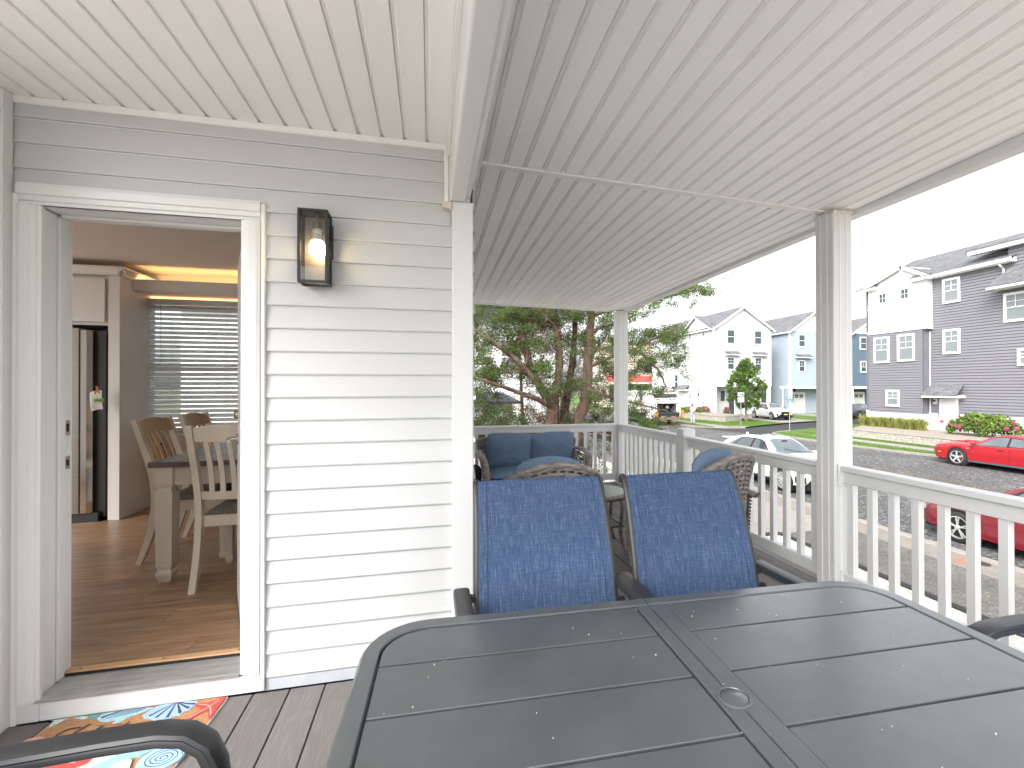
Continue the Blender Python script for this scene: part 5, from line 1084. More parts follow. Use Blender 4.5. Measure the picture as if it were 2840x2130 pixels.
MB().box(-1.3, .8, 8.585, 11.5, .14, .2).build('deck', mat('np_deck', (.3, .28, .26), .8), np_)
rebase(np_, -.1, 8.5)
# ---- signs
def text_mesh(s, size, name='lettering'):
    c = bpy.data.curves.new('txt', 'FONT'); c.body = s; c.size = size; c.align_x = 'CENTER'; c.align_y = 'CENTER'; c.extrude = .004; c.resolution_u = 2; c.offset = size*.035
    o = bpy.data.objects.new('txt', c); COL.objects.link(o); dg_ = bpy.context.evaluated_depsgraph_get(); me = bpy.data.meshes.new_from_object(o.evaluated_get(dg_)); me.name = name; bpy.data.objects.remove(o); bpy.data.curves.remove(c); return me
galv = mat('galvanised', (.42, .45, .5), .45, .6)
ow = thing('one_way_sign', 'white ONE WAY sign with a right arrow on a metal post by the corner lawn', 'sign', (25.5, 34.5, GZ), radians(0))
MB().box(-.03, .03, -.02, .02, 0, 2.75).build('post', galv, ow)
MB().prism([(-.3, -.38), (-.28, -.4), (.28, -.4), (.3, -.38), (.3, .38), (.28, .4), (-.28, .4), (-.3, .38)], -.03, -.022, 'y').build('sign_plate', mat('sign_white', (.78, .78, .77), .4), ow, loc=(0, 0, 2.4))
for s, z in (('ONE', .23), ('WAY', .02)):
    me = text_mesh(s, .27); me.materials.append(mat('sign_black', (.01, .01, .01), .5)); inst(me, 'lettering', ow, (0, -.031, 2.4+z), (radians(90), 0, 0))
MB().prism([(-.2, -.022), (.08, -.022), (.08, -.07), (.2, 0), (.08, .07), (.08, .022), (-.2, .022)], -.036, -.0305, 'y').build('arrow', MT['sign_black'], ow, loc=(0, 0, 2.4-.22))
sg = thing('street_name_sign', 'pair of green street name blades on a slim post at the side street', 'sign', (26.5, 30.15, GZ), radians(0))
MB().tube([(0, 0, 0), (0, 0, 2.5)], .03, 8).build('post', galv, sg)
green = mat('sign_green', (.02, .2, .16), .4); RT = random.Random(2)
for (w, h, z, dx) in ((.66, .17, 2.385, 0.01), (.52, .16, 2.2, 0.0)):
    b_ = MB().box(-w/2+dx, w/2+dx, -.036, -.031, z-h/2, z+h/2).build('name_blade', green, sg)
    x = -w/2+.07
    while x < w/2-.12:
        ww = RT.choice((.035, .045, .05)); q = MB().box(x, x+.012, -.04, -.0362, z-.04, z+.045).box(x+.0121, x+ww, -.04, -.0362, z+RT.choice((-.04, .0, .03)), z+RT.choice((.012, .045))+.0); q.build('lettering', MT['sign_white'], b_); x += ww+.018
# ================================================================ VEHICLES (x forward, y left, origin on the road under the centre)
tyre_m = mat('tyre', (.022, .022, .023), .8, var=.2, vscale=30); alloy = mat('alloy', (.68, .68, .68), .35, .6); rimdark = mat('rim_dark', (.03, .03, .033), .5, .3)
car_glass = mat('car_glass', (.045, .06, .065), .04, spec=.9, coat=1); car_glass_b = mat('car_glass_light', (.09, .115, .125), .05, spec=.8, coat=1, var=.25, vscale=1.6)
trim_b = mat('car_black', (.015, .015, .016), .5); chrome = mat('chrome', (.7, .7, .7), .12, 1); lampw = mat('lamp_clear', (.5, .52, .54), .1, spec=.8, coat=1); lampr = mat('lamp_red', (.3, .01, .01), .2, coat=1); amber = mat('lamp_amber', (.6, .28, .02), .3)
def paint(name, c): return mat(name, c, .22, var=.015, vscale=2, coat=1, spec=.5)
wh_cache = {}
def wheel(parent, x, y, r, w, side, style):
    """style: (spokes, twin, dark face)"""
    key = (r, w, style)
    if key not in wh_cache:
        ty = MB().lathe([(r*.70, -w/2), (r*.86, -w/2-.004), (r*.97, -w/2+.02), (r, -w/2+.05), (r, w/2-.05), (r*.97, w/2-.02), (r*.86, w/2+.004), (r*.70, w/2)], n=36, axis='y', cap=False).mesh('wheel', tyre_m, 40)
        rm = MB(); rr = r*.72
        rm.lathe([(rr, -w/2-.006), (rr*.94, -w/2-.008), (rr*.90, -w/2+.03), (rr*.90, -w/2+.05), (rr, -w/2+.06)], n=36, axis='y', cap=False)
        ns, twin, _d = style
        for i in range(ns):
            a = 2*pi*i/ns+.3
            for da in ((-.13, .13) if twin else (0,)):
                a2 = a+da; c, s = cos(a), sin(a); c2, s2 = cos(a2), sin(a2); wi = .05 if not twin else .022
                rm.bar((.03*c, -w/2+.012, .03*s), (rr*.93*c2, -w/2+.0, rr*.93*s2), wi*r/.35*(1.35 if not twin else 1), .02, up=(0, 1, 0))
        rm.lathe([(.055, -w/2+.02), (.055, -w/2-.004), (.035, -w/2-.01), (.002, -w/2-.01)], n=16, axis='y')
        dk = MB().lathe([(rr*.90, -w/2+.045), (rr*.9, -w/2+.055), (.01, -w/2+.055)], n=28, axis='y')
        wh_cache[key] = (ty, rm.mesh('rim', alloy, 40), dk.mesh('brake_disc', rimdark))
    a, b, c = wh_cache[key]; o = inst(a, 'wheel', parent, (x, y, r), (0, 0, 0 if side < 0 else pi)); inst(b, 'rim', o); inst(c, 'brake_disc', o); return o
def car(label, cat, loc, rz, P, name='parked_car'):
    t = thing(name, label, cat, loc, rz, P.get('group')); xr, xf = P['x']; W = P['w']/2; ax = P['axles']; rw = P['r']; ra = rw+P.get('gap', .055); pm = P['paint']
    def zb(x):
        z = ip(P['low'], x)
        for a in ax:
            if abs(x-a) < ra: z = max(z, rw+sqrt(ra*ra-(x-a)**2))
        return z
    def prof(x):
        w = W*sm(P['wid'], x); zl = zb(x); belt = sm(P['belt'], x); top = max(sm(P['top'], x), belt+.03); rf = min(sm(P['rw'], x), w-.05); dr = sm(P['drop'], x)
        zm = lerp(zl, belt, .4)
        if zm < .42*belt+.15: zm = min(belt-.05, .42*belt+.15)
        zm = max(zm, zl+.01)
        return [(w*.9, zl+.004), (w-.012, zl), (w, zm), (w-.008, lerp(zm, belt, .6)), (w-.03, belt-.02), (w-.055, belt), (lerp(w-.06, rf, .3), lerp(belt, top-dr, .33)), (lerp(w-.06, rf, .7), lerp(belt, top-dr, .7)), (rf, top-dr), (rf*.88, top-dr*.42), (rf*.55, top-dr*.1), (0, top)]
    N = P.get('n', 90); xs = sorted(set([xr+(xf-xr)*i/N for i in range(N+1)]+[a+s*ra*k for a in ax for s in (-1, 1) for k in (.999, .97, .9, .75, .5)]))
    rows = []
    for x in xs: h = prof(x); rows.append([(x, y, z) for y, z in h]+[(x, -y, z) for y, z in reversed(h[:-1])])
    mb = MB().grid(rows); n = len(rows[0]); mb.f += [tuple(range(n)), tuple(range(len(mb.v)-n, len(mb.v)))]; mb.mi += [0, 0]
    mb.build('body', pm, t, smooth=38)
    MB().box(xr+.12, xf-.12, -W+.26, W-.26, .17, .62).build('underbody', dark_m, t)
    for a in ax:
        for s in (-1, 1): MB().lathe([(ra+.03, 0), (ra+.03, .24), (.02, .24)], (a, s*(W-.045)-(0.24 if s > 0 else 0), rw), 24, 'y').build('wheel_well', dark_m, t)
        for s in (-1, 1): wheel(t, a, s*(W-.115), rw, .21, s, P['style'])
    def side(x, v, s, off):    # v: 0 belt .. 1 roof edge on the glass house
        h = prof(x); k = 5+v*3; i = min(7, int(k)); f_ = k-i; y, z = lerp(h[i][0], h[i+1][0], f_), lerp(h[i][1], h[i+1][1], f_); dy, dz = h[i+1][0]-h[i][0], h[i+1][1]-h[i][1]; l = math.hypot(dy, dz) or 1
        return (x, s*(y+dz/l*off), z-dy/l*off)
    def body_pt(x, z, s, off=.004):
        h = prof(x)
        for (y0, z0), (y1, z1) in zip(h[1:6], h[2:6]):
            if z0 <= z <= z1: return (x, s*(lerp(y0, y1, (z-z0)/max(1e-6, z1-z0))+off), z)
        return (x, s*(h[2][0]+off), z)
    for s in (-1, 1):
        if P.get('dlo'):
            x0b, x0t, x1b, x1t, v0, v1 = P['dlo']; mb = MB().grid([[side(lerp(lerp(x0b, x0t, v**1.2), lerp(x1b, x1t, v**1.2), u), lerp(v0, v1, v), s, .002) for u in [i/20 for i in range(21)]] for v in [j/6 for j in range(7)]]); mb.build('window_surround', trim_b, t, smooth=60, fix=False)
        for (x0b, x0t, x1b, x1t, v0, v1) in P['glass']:
            MB().grid([[side(lerp(lerp(x0b, x0t, v**1.2), lerp(x1b, x1t, v**1.2), u), lerp(v0, v1, v), s, .006) for u in [i/12 for i in range(13)]] for v in [j/6 for j in range(7)]]).build('side_window', P.get('gm', car_glass_b), t, smooth=60, fix=False)
        for pts in P.get('seams', []):
            q = []
            for (xa, za_), (xb, zb_) in zip(pts, pts[1:]): q += [(lerp(xa, xb, i/6), lerp(za_, zb_, i/6)) for i in range(6)]
            q.append(pts[-1]); g = []
            for i, (x, z) in enumerate(q):
                x1, z1 = q[min(i+1, len(q)-1)]; x0, z0 = q[max(0, i-1)]; l = math.hypot(x1-x0, z1-z0) or 1; dx, dz = -(z1-z0)/l*.006, (x1-x0)/l*.006
                g.append([body_pt(x-dx, z-dz, s, .002), body_pt(x+dx, z+dz, s, .002)])
            MB().grid(g).build('panel_gap', trim_b, t, fix=False)
        for (x, z) in P.get('handles', []):
            p = body_pt(x, z, s, .0); MB().box(p[0]-.1, p[0]+.1, min(p[1], p[1]+s*.03), max(p[1], p[1]+s*.03), z-.014, z+.014).build('door_handle', P.get('hm', pm), t, bevel=.006)
        if P.get('mirror'):
            x, z = P['mirror']; p = side(x, .05, s, 0); yo = abs(p[1])
            m = cushion(.16, .24, .15, n=10, e=.6, wrinkle=0).xf(Matrix.Translation((x, s*(yo+.13), z))); m.bar((x, s*yo, z-.03), (x, s*(yo+.08), z-.03), .06, .03); m.build('mirror', P.get('mm', pm), t, smooth=60)
        if P.get('skirt'):
            a, b, z0, z1 = P['skirt']; MB().grid([[body_pt(x, z, s, .012) for z in (z0, (z0+z1)/2, z1)] for x in [lerp(a, b, i/20) for i in range(21)]]).build('side_skirt', P.get('sm', trim_b), t, smooth=50, fix=False)
    def topg(x, k, off=.006):   # k -1..1 across the car on the roof surface
        h = prof(x); q = h[8:]; a = abs(k); yy = a*q[0][0]
        for (y1, z1), (y0, z0) in zip(q, q[1:]):
            if y0 <= yy <= y1+1e-9: z = lerp(z0, z1, (yy-y0)/max(1e-6, y1-y0)); break
        else: z = q[0][1]
        return (x, math.copysign(yy, k), z+off)
    for nm, key, gm_, kk in (('windscreen', 'ws', car_glass_b, .95), ('rear_window', 'rs', car_glass, .93), ('sunroof', 'sun', car_glass, .62)):
        if key in P:
            a, b = P[key]; MB().grid([[topg(lerp(a, b, i/12), kk*(-1+2*j/12)) for j in range(13)] for i in range(13)]).build(nm, gm_, t, smooth=60, fix=False)
    return t, prof, body_pt, topg
RED = paint('paint_red', (.36, .008, .014)); MAROON = paint('paint_maroon', (.17, .012, .02)); WHITEP = paint('paint_white', (.74, .74, .74)); GREYP = paint('paint_grey', (.06, .07, .085))
# ---- red coupe across the street
CP = dict(x=(-2.5, 2.5), w=1.92, axles=(1.46, -1.49), r=.365, gap=.05, paint=RED, style=(5, False, 0), group='cars parked along the street',
  low=[(-2.5, .42), (-2.3, .25), (-1, .24), (1, .24), (2.2, .24), (2.4, .3), (2.5, .5)],
  belt=[(-2.5, .86), (-2.2, .97), (-1.3, 1.0), (-.5, .96), (.9, .93), (1.6, .90), (2.2, .86), (2.42, .80), (2.5, .70)],
  top=[(-2.5, .98), (-2.2, 1.06), (-1.75, 1.1), (-1.2, 1.28), (-.6, 1.42), (-.1, 1.45), (.3, 1.38), (.85, 1.09), (1.05, 1.02), (1.6, 1.0), (2.2, .93), (2.42, .86), (2.5, .76)],
  wid=[(-2.5, .86), (-2.2, .96), (-1.5, 1.0), (0, .97), (1.4, .99), (2.1, .96), (2.4, .88), (2.5, .82)],
  rw=[(-2.5, .68), (-1.8, .66), (-1.1, .6), (-.5, .58), (.2, .58), (.9, .72), (1.3, .76), (2.2, .74), (2.5, .66)],
  drop=[(-2.5, .02), (-1.6, .05), (-.6, .07), (.2, .07), (1.0, .03), (2.5, .03)],
  dlo=(-1.45, -.72, .92, .26, .06, .97), glass=[(-.28, -.25, .84, .25, .10, .90), (-1.25, -.75, -.36, -.33, .14, .88)], gm=car_glass_b, ws=(.88, .28), rs=(-1.75, -.85),
  seams=[[(.93, .93), (.96, .72), (.86, .42), (.84, .3)], [(-.42, .92), (-.45, .6), (-.36, .3)], [(2.28, .82), (2.2, .62), (2.06, .55), (1.95, .55)]], handles=[(-.12, .84)], mirror=(.78, 1.05), skirt=(-.98, .98, .235, .30), sm=mat('skirt_grey', (.05, .08, .1), .5), hm=trim_b)
t, prof, bp, tg = car('bright red muscle coupe parked across the street by the grey house', 'car', (23.05, 14.06, RZ), radians(90), CP)
for s in (-1, 1):
    for (x, z, w, h, m, nm) in ((2.17, .52, .16, .045, amber, 'side_marker'), (1.02, .79, .14, .05, chrome, 'badge')):
        g = [[bp(x-w/2+w*i/4, z-h/2+h*j/2, s, .008) for j in range(3)] for i in range(5)]; MB().grid(g).build(nm, m, t, fix=False)
    MB().box(.98, 1.05, s*.9-.02, s*.9+.04*0+.02, .2, .42).build('mud_flap', CP['sm'], t)
    MB().lathe([(.09, 0), (.09, .02), (.07, .03)], (2.47, s*.55, .68), 14, 'x').build('headlight', lampw, t)
    MB().box(2.1, 2.42, s*.5-.3, s*.5+.3, .16, .2).build('front_splitter', CP['sm'], t, bevel=.01)
    MB().box(-.02, .02, -.05, .05, -.08, .08).build('brake_caliper', mat('caliper_red', (.6, .05, .02), .4), t, loc=(1.34, s*.87, .36))
MB().box(2.495, 2.52, -.6, .6, .6, .74).build('grille', trim_b, t)
MB().box(1.2, 1.9, -.35, -.12, 1.0, 1.03).box(1.2, 1.9, .12, .35, 1.0, 1.03).build('hood_scoop', RED, t, bevel=.012)
# ---- dark red sedan on the near kerb
SP = dict(x=(-2.4, 2.4), w=1.84, axles=(1.42, -1.38), r=.335, gap=.05, paint=MAROON, style=(5, True, 0), group='cars parked along the street',
  low=[(-2.4, .45), (-2.2, .28), (-1, .22), (1, .22), (2.1, .25), (2.3, .3), (2.4, .45)],
  belt=[(-2.4, .8), (-2.1, .96), (-1.4, .98), (0, .95), (1.0, .92), (1.7, .84), (2.2, .72), (2.4, .6)],
  top=[(-2.4, .9), (-2.1, 1.06), (-1.75, 1.1), (-1.2, 1.32), (-.5, 1.48), (0, 1.5), (.4, 1.44), (1.05, 1.1), (1.3, 1.02), (1.8, .93), (2.2, .80), (2.4, .65)],
  wid=[(-2.4, .82), (-2.1, .95), (-1.4, 1.0), (0, 1.0), (1.4, .98), (2.0, .92), (2.25, .82), (2.4, .68)],
  rw=[(-2.4, .64), (-1.7, .64), (-1.1, .57), (0, .56), (.4, .57), (1.1, .70), (1.5, .74), (2.2, .64), (2.4, .5)],
  drop=[(-2.4, .03), (-1.6, .05), (-.5, .075), (.3, .075), (1.2, .03), (2.4, .04)],
  dlo=(-1.65, -.75, 1.12, .36, .06, .97), glass=[(-.03, -.02, .80, .30, .12, .88), (.86, .52, 1.02, .6, .12, .6), (-.92, -.88, -.14, -.13, .12, .88), (-1.45, -.95, -1.02, -.96, .14, .8)], ws=(1.12, .42), rs=(-1.75, -.95),
  seams=[[(.98, .9), (1.0, .68), (.9, .4), (.84, .24)], [(-.08, .93), (-.1, .6), (-.06, .24)], [(-1.0, .95), (-1.02, .75), (-.98, .6)]], handles=[(.12, .80), (-.86, .82)], mirror=(.92, 1.02))
t, prof, bp, tg = car('dark red sedan parked at the near kerb behind the railing balusters', 'car', (12.12, 6.45, RZ), radians(90), SP)
for s in (-1, 1):
    for z, h in ((.56, .03), (.24, .02)): MB().grid([[bp(x, z-h/2+h*j, s, .012) for j in (0, .5, 1)] for x in [-.95+i*.09 for i in range(22)]]).build('door_moulding', MAROON, t, fix=False)
    MB().grid([[bp(2.16+.18*i/4, .56+.1*j/2, s, .006) for j in range(3)] for i in range(5)]).build('headlight', lampw, t, fix=False)
# ---- white coupe-SUV on the near kerb
UP = dict(x=(-2.32, 2.42), w=1.9, axles=(1.5, -1.4), r=.37, gap=.06, paint=WHITEP, style=(10, True, 0), group='white sport utility cars',
  low=[(-2.32, .55), (-2.1, .34), (-1, .28), (1, .28), (2.0, .3), (2.3, .34), (2.42, .55)],
  belt=[(-2.32, .9), (-2.15, 1.08), (-1.5, 1.12), (-.5, 1.06), (.8, 1.0), (1.6, .98), (2.15, .88), (2.42, .72)],
  top=[(-2.32, .98), (-2.15, 1.2), (-1.8, 1.42), (-1.3, 1.55), (-.6, 1.64), (0, 1.65), (.35, 1.58), (1.05, 1.18), (1.25, 1.12), (1.8, 1.05), (2.2, .95), (2.42, .78)],
  wid=[(-2.32, .80), (-2.1, .93), (-1.4, 1.0), (0, .98), (1.5, 1.0), (2.1, .93), (2.42, .74)],
  rw=[(-2.32, .6), (-1.8, .56), (-1, .58), (0, .6), (.35, .61), (1.1, .74), (1.5, .78), (2.2, .68), (2.42, .56)],
  drop=[(-2.32, .03), (-1.6, .06), (-.5, .08), (.3, .08), (1.2, .03), (2.42, .05)],
  gm=car_glass, dlo=(-1.62, -1.0, 1.0, .32, .10, .97), glass=[(-.18, -.16, .92, .28, .15, .90), (-1.12, -.9, -.28, -.24, .15, .90), (-1.55, -1.05, -1.2, -.98, .2, .8)], ws=(1.12, .36), rs=(-2.1, -1.35), sun=(.2, -.75),
  seams=[[(.95, .98), (.98, .7), (.88, .34)], [(-.22, 1.04), (-.22, .7), (-.18, .32)], [(-1.12, 1.08), (-1.1, .85), (-.98, .7)]], handles=[(0, .92), (-.95, .95)], mirror=(.80, 1.10), skirt=(-.95, .98, .28, .37), mm=WHITEP)
t, prof, bp, tg = car('white coupe SUV with sunroof parked at the near kerb behind the wicker chair', 'car', (12.1, 14.55, RZ), radians(-90), UP)
MB().box(-1.5, -1.36, -.012, .012, 1.55, 1.64).build('shark_fin', WHITEP, t, bevel=.008)
MB().box(-2.2, -1.92, -.6, .6, 1.385, 1.42).build('roof_spoiler', WHITEP, t, bevel=.015)
for s in (-1, 1):
    MB().grid([[bp(1.95+.35*i/4, .72+.08*j/2, s, .006) for j in range(3)] for i in range(5)]).build('headlight', lampw, t, fix=False)
    MB().grid([[bp(2.02+.32*i/5, .38+.2*j/3, s, .008) for j in range(4)] for i in range(6)]).build('fog_surround', trim_b, t, fix=False)
    for a in UP['axles']: MB().tube([(a+.44*cos(k*pi/14), s*.945, .37+.44*sin(k*pi/14)) for k in range(15)], .014, 5).build('arch_moulding', trim_b, t)
MB().box(2.405, 2.425, -.5, .5, .4, .7).build('grille', trim_b, t)
MB().tube([(1.15, .7, 1.17), (1.1, .1, 1.205), (.95, -.35, 1.29)], .012, 5).build('wiper', trim_b, t)
MB().box(.5, .56, -.1, .1, 1.49, 1.53).build('interior_mirror', trim_b, t)
# ---- white SUV in the driveway
VP = dict(UP); VP.update(top=[(-2.32, 1.0), (-2.2, 1.25), (-1.95, 1.5), (-1.3, 1.6), (-.6, 1.65), (0, 1.65), (.4, 1.57), (1.1, 1.17), (1.3, 1.1), (1.8, 1.04), (2.2, .96), (2.42, .82)],
  dlo=(-2.0, -1.6, 1.05, .36, .08, .95), glass=[(-.16, -.14, .95, .32, .15, .88), (-1.1, -1.05, -.26, -.24, .15, .88), (-1.85, -1.6, -1.18, -1.14, .18, .85)], sun=(.2, -.9), rs=(-2.15, -1.75), style=(5, True, 1), mm=trim_b, skirt=(-.7, .75, .34, .38))
t, prof, bp, tg = car('white SUV with black grille and roof rails parked in the white house driveway', 'car', (34.0, 41.3, GZ+.006), radians(-96), VP)
MB().prism([(-.42, .5), (.42, .5), (.52, .68), (.42, .84), (-.42, .84), (-.52, .68)], 2.36, 2.445, 'x').build('grille', trim_b, t, bevel=.02)
MB().box(2.4455, 2.452, -.2, .2, .52, .62).build('number_plate', mat('plate_yellow', (.6, .45, .12), .5), t)
MB().box(2.28, 2.43, -.8, .8, .32, .40).build('front_lip', trim_b, t, bevel=.01)
for s in (-1, 1):
    MB().prism([(s*.56, .42), (s*.80, .40), (s*.86, .66), (s*.66, .62)], 2.1, 2.36, 'x').build('air_intake', trim_b, t); MB().grid([[bp(1.98+.36*i/4, .80+.06*j/2, s, .008) for j in range(3)] for i in range(5)]).build('headlight', trim_b, t, fix=False)
    MB().tube([(.1, s*.60, 1.62), (-.2, s*.60, 1.66), (-1.4, s*.58, 1.63), (-1.7, s*.56, 1.56)], .02, 6).build('roof_rail', trim_b, t)
    MB().grid([[bp(-2.2+.2*i/3, .98+.1*j/2, s, .008) for j in range(3)] for i in range(4)]).build('tail_light', lampr, t, fix=False)
# ---- dark car half hidden behind the tall post
DP = dict(SP); DP.update(paint=GREYP, group='cars in the side street drives'); t, *_ = car('dark grey car mostly hidden behind the tall porch post near the grey house', 'car', (44.2, 40.6, GZ), radians(15), DP)
# ---- garbage truck
gt = thing('garbage_truck', 'white rear loading garbage truck with rusty open hopper stopped in the street', 'garbage truck', (20.15, 37.1, RZ))
tw_ = mat('truck_white', (.62, .62, .6), .5, vscale=1.5, col2=(.74, .74, .73)); rust = mat('rusty_steel', (.12, .06, .035), .8, vscale=3, col2=(.28, .21, .16), detail=8); dirty = mat('dirty_white', (.42, .39, .36), .7, vscale=2.2, col2=(.66, .65, .63), detail=8); yel = mat('yellow_plastic', (.45, .22, .04), .5, var=.15, vscale=4); hop = mat('hopper_inside', (.035, .04, .045), .6, var=.4, vscale=5)
MB().box(-1.25, 1.25, 1.7, 6.6, 1.0, 3.05).build('body', tw_, gt, bevel=.05)
for i in range(6): MB().box(-1.29, -1.2505, 2.0+i*.85, 2.1+i*.85, 1.0, 3.0).build('body_rib', tw_, gt)
MB().box(-1.2, 1.2, 6.9, 9.0, .6, 2.7).box(-1.21, -1.2001, 7.3, 8.2, 1.7, 2.5).build('cab', tw_, gt, bevel=.08)
MB().box(-1.2, 1.2, 1.0, 9, .5, .95).build('chassis', dark_m, gt)
sp_ = [(1.7, 3.1), (.75, 3.1), (.42, 2.5), (.16, 1.9), (.0, 1.2), (.1, .75), (.5, .55), (1.7, .6)]
for s in (-1, 1): MB().prism(sp_, s*1.27 if s < 0 else s*1.13, s*1.13 if s < 0 else s*1.27, 'x').build('tailgate_side', tw_ if s < 0 else dirty, gt, bevel=.02)
for a, b, w, z, m in (((.74, 3.08), (.74, 3.08), .1, .1, dirty), ((.6, 2.83), (.6, 2.83), .1, .1, dirty), ((.2, 2.0), (.2, 2.0), .1, .1, dirty)): MB().bar((-1.128, a[0], a[1]), (1.128, b[0], b[1]), .12, .12).build('cross_beam', m, gt)
slab(MB(), [(-1.128, .42, 2.55), (1.128, .42, 2.55), (1.128, .62, 2.85), (-1.128, .62, 2.85)], .05).build('grating', hop, gt)
slab(MB(), [(-1.128, .62, 2.9), (1.128, .62, 2.9), (1.128, .74, 3.05), (-1.128, .74, 3.05)], .05).build('grating', rust, gt)
lb = slab(MB(), [(-1.128, .2, 2.14), (1.128, .2, 2.14), (1.128, .34, 2.42), (-1.128, .34, 2.42)], .04).build('light_panel', dirty, gt)
for x, m in ((-.98, amber), (-.8, lampr), (-.3, lampw), (.05, amber), (.4, rimdark), (.72, lampr), (.92, amber)): MB().lathe([(.075, 0), (.07, -.03), (.03, -.045)], (x, .255, 2.3), 12, 'y').build('lamp', m, gt)
MB().box(-1.12, 1.12, 1.55, 1.68, .6, 3.0).box(-1.12, 1.12, .3, 1.5, .9, .98).build('hopper', hop, gt)
slab(MB(), [(-1.1, .5, 2.05), (1.1, .5, 2.05), (1.1, 1.4, 1.5), (-1.1, 1.4, 1.5)], .05).build('packer_blade', hop, gt)
MB().box(-1.12, 1.12, .06, .14, .72, 1.18).box(-1.12, 1.12, -.02, .055, 1.02, 1.1).build('hopper_sill', hop, gt)
for s in (-1, 1): MB().bar((s*.98, .22, 1.9), (s*1.0, .12, 1.05), .09, .09).build('guard_rail', tw_, gt)
MB().box(-1.1, 1.15, -.05, .3, .5, .72).box(-.7, -.25, -.2, -.05, .36, .86).box(.28, .72, -.22, -.05, .34, .84).build('rear_step', rust, gt, bevel=.015)
MB().box(-1.2, -.95, -.12, .05, .74, 1.28).build('yellow_bin', yel, gt, bevel=.02); MB().box(1.3, 1.55, -.05, .2, .7, 1.3).build('yellow_bin', yel, gt, bevel=.02)
MB().box(1.2, 1.5, .1, .5, .5, 1.25).build('rusty_bracket', rust, gt, bevel=.03)
bgp = cushion(.34, .12, .22, n=10, wrinkle=.05, seed=4).xf(Matrix.Rotation(radians(25), 4, 'Y')).xf(Matrix.Translation((.35, .75, 1.6))); bgp.build('bag', mat('bag_white', (.7, .7, .72), .6), gt, smooth=60)
MB().box(-.9, .9, .3, .6, .985, 1.08).build('loose_waste', mat('waste', (.35, .33, .3), .9, var=.5, vscale=9), gt, bevel=.03)
for y in (1.6, 2.9, 7.9):
    for x in (-1.02, 1.02): MB().lathe([(.3, -.15), (.5, -.14), (.52, -.08), (.52, .08), (.5, .14), (.3, .15)], (x, y, .52), 24, 'y' if False else 'x').build('wheel', tyre_m, gt, smooth=40)
# flag panel on the side and lower locker
fl = MB().box(-1.262, -1.2505, 1.75, 2.9, 1.5, 2.75).build('flag_panel', mat('flag_white', (.7, .7, .7), .6), gt)
for i in range(6): MB().prism([(1.8+i*.18, 1.5), (1.88+i*.18, 1.5), (1.98+i*.18, 2.75), (1.9+i*.18, 2.75)], -1.268, -1.2625, 'x').build('flag_stripe', mat('flag_red', (.35, .04, .05), .6), fl)
MB().box(-1.274, -1.2685, 2.4, 2.89, 2.2, 2.74).build('flag_canton', mat('flag_blue', (.03, .05, .2), .6), fl)
MB().box(-1.3, -1.2505, 3.0, 6.2, 1.05, 1.35).build('locker', mat('locker_grey', (.5, .53, .52), .5), gt)
# ================================================================ WORKER
def skinned(name, verts, edges, radii, m, parent, sub=2, loc=None):
    me = bpy.data.meshes.new(name); me.from_pydata(verts, edges, []); o = bpy.data.objects.new(name, me); COL.objects.link(o); o.parent = parent
    s = o.modifiers.new('skin', 'SKIN'); s.use_smooth_shade = True; o.modifiers.new('sub', 'SUBSURF').levels = sub; o.modifiers['sub'].render_levels = sub
    for i, r_ in enumerate(radii): d = me.skin_vertices[0].data[i]; d.radius = r_ if isinstance(r_, tuple) else (r_, r_); d.use_root = i == 0
    me.materials.append(m); return o
wk = thing('person', 'worker in pale shirt, light trousers and dark cap standing by the garbage truck', 'person', (22.35, 36.75, GZ+.02), radians(115))
skin = mat('skin', (.36, .2, .14), .6)
V = [(0,0,.93), (0,0,1.12), (0,0,1.33), (0,.01,1.45), (0,.02,1.53), (0,.035,1.62), (0,.03,1.70), (.10,0,.88), (.115,.03,.48), (.12,-.02,.09), (.13,.10,.04), (-.10,0,.88), (-.11,.0,.48), (-.115,-.06,.09), (-.12,.06,.04),
     (.185,0,1.41), (.24,.02,1.14), (.16,.24,1.08), (.10,.31,1.10), (-.185,0,1.41), (-.24,.02,1.14), (-.15,.25,1.10), (-.08,.32,1.13)]
Eg = [(0,1),(1,2),(2,3),(3,4),(4,5),(5,6),(0,7),(7,8),(8,9),(9,10),(0,11),(11,12),(12,13),(13,14),(3,15),(15,16),(16,17),(17,18),(3,19),(19,20),(20,21),(21,22)]
Rd = [.12, .125, .14, .075, .052, .088, .07, .085, .058, .04, .035, .085, .058, .04, .035, .055, .042, .032, .03, .055, .042, .032, .03]
skinned('body', V, Eg, Rd, skin, wk)
skinned('shirt', [V[0], V[1], V[2], (0,.005,1.43), V[15], lv(V[15], V[16], .75) if False else (.225,.015,1.2), V[19], (-.225,.015,1.2)], [(0,1),(1,2),(2,3),(3,4),(4,5),(3,6),(6,7)], [.15, .15, .165, .09, .075, .065, .075, .065], mat('shirt_cream', (.62, .55, .4), .9, var=.1, vscale=8), wk)
skinned('trousers', [(0,0,.95), V[7], V[8], (.12,-.015,.14), V[11], V[12], (-.115,-.05,.14)], [(0,1),(1,2),(2,3),(0,4),(4,5),(5,6)], [.145, .105, .08, .07, .105, .08, .07], mat('trousers_pale', (.4, .42, .46), .9, var=.12, vscale=7), wk)
for s, y in ((1, .03), (-1, -.01)): cushion(.11, .28, .11, n=8, e=.6, wrinkle=0).xf(Matrix.Translation((s*.123, y, .052))).build('shoe', mat('shoe_dark', (.05, .07, .11), .7), wk, smooth=60)
MB().lathe([(.098, 1.665), (.102, 1.70), (.09, 1.745), (.05, 1.775), (.005, 1.78)], (0, .03, 0), 16).box(-.075, .075, .10, .215, 1.672, 1.682).build('cap', mat('cap_dark', (.03, .04, .06), .8), wk, smooth=50)
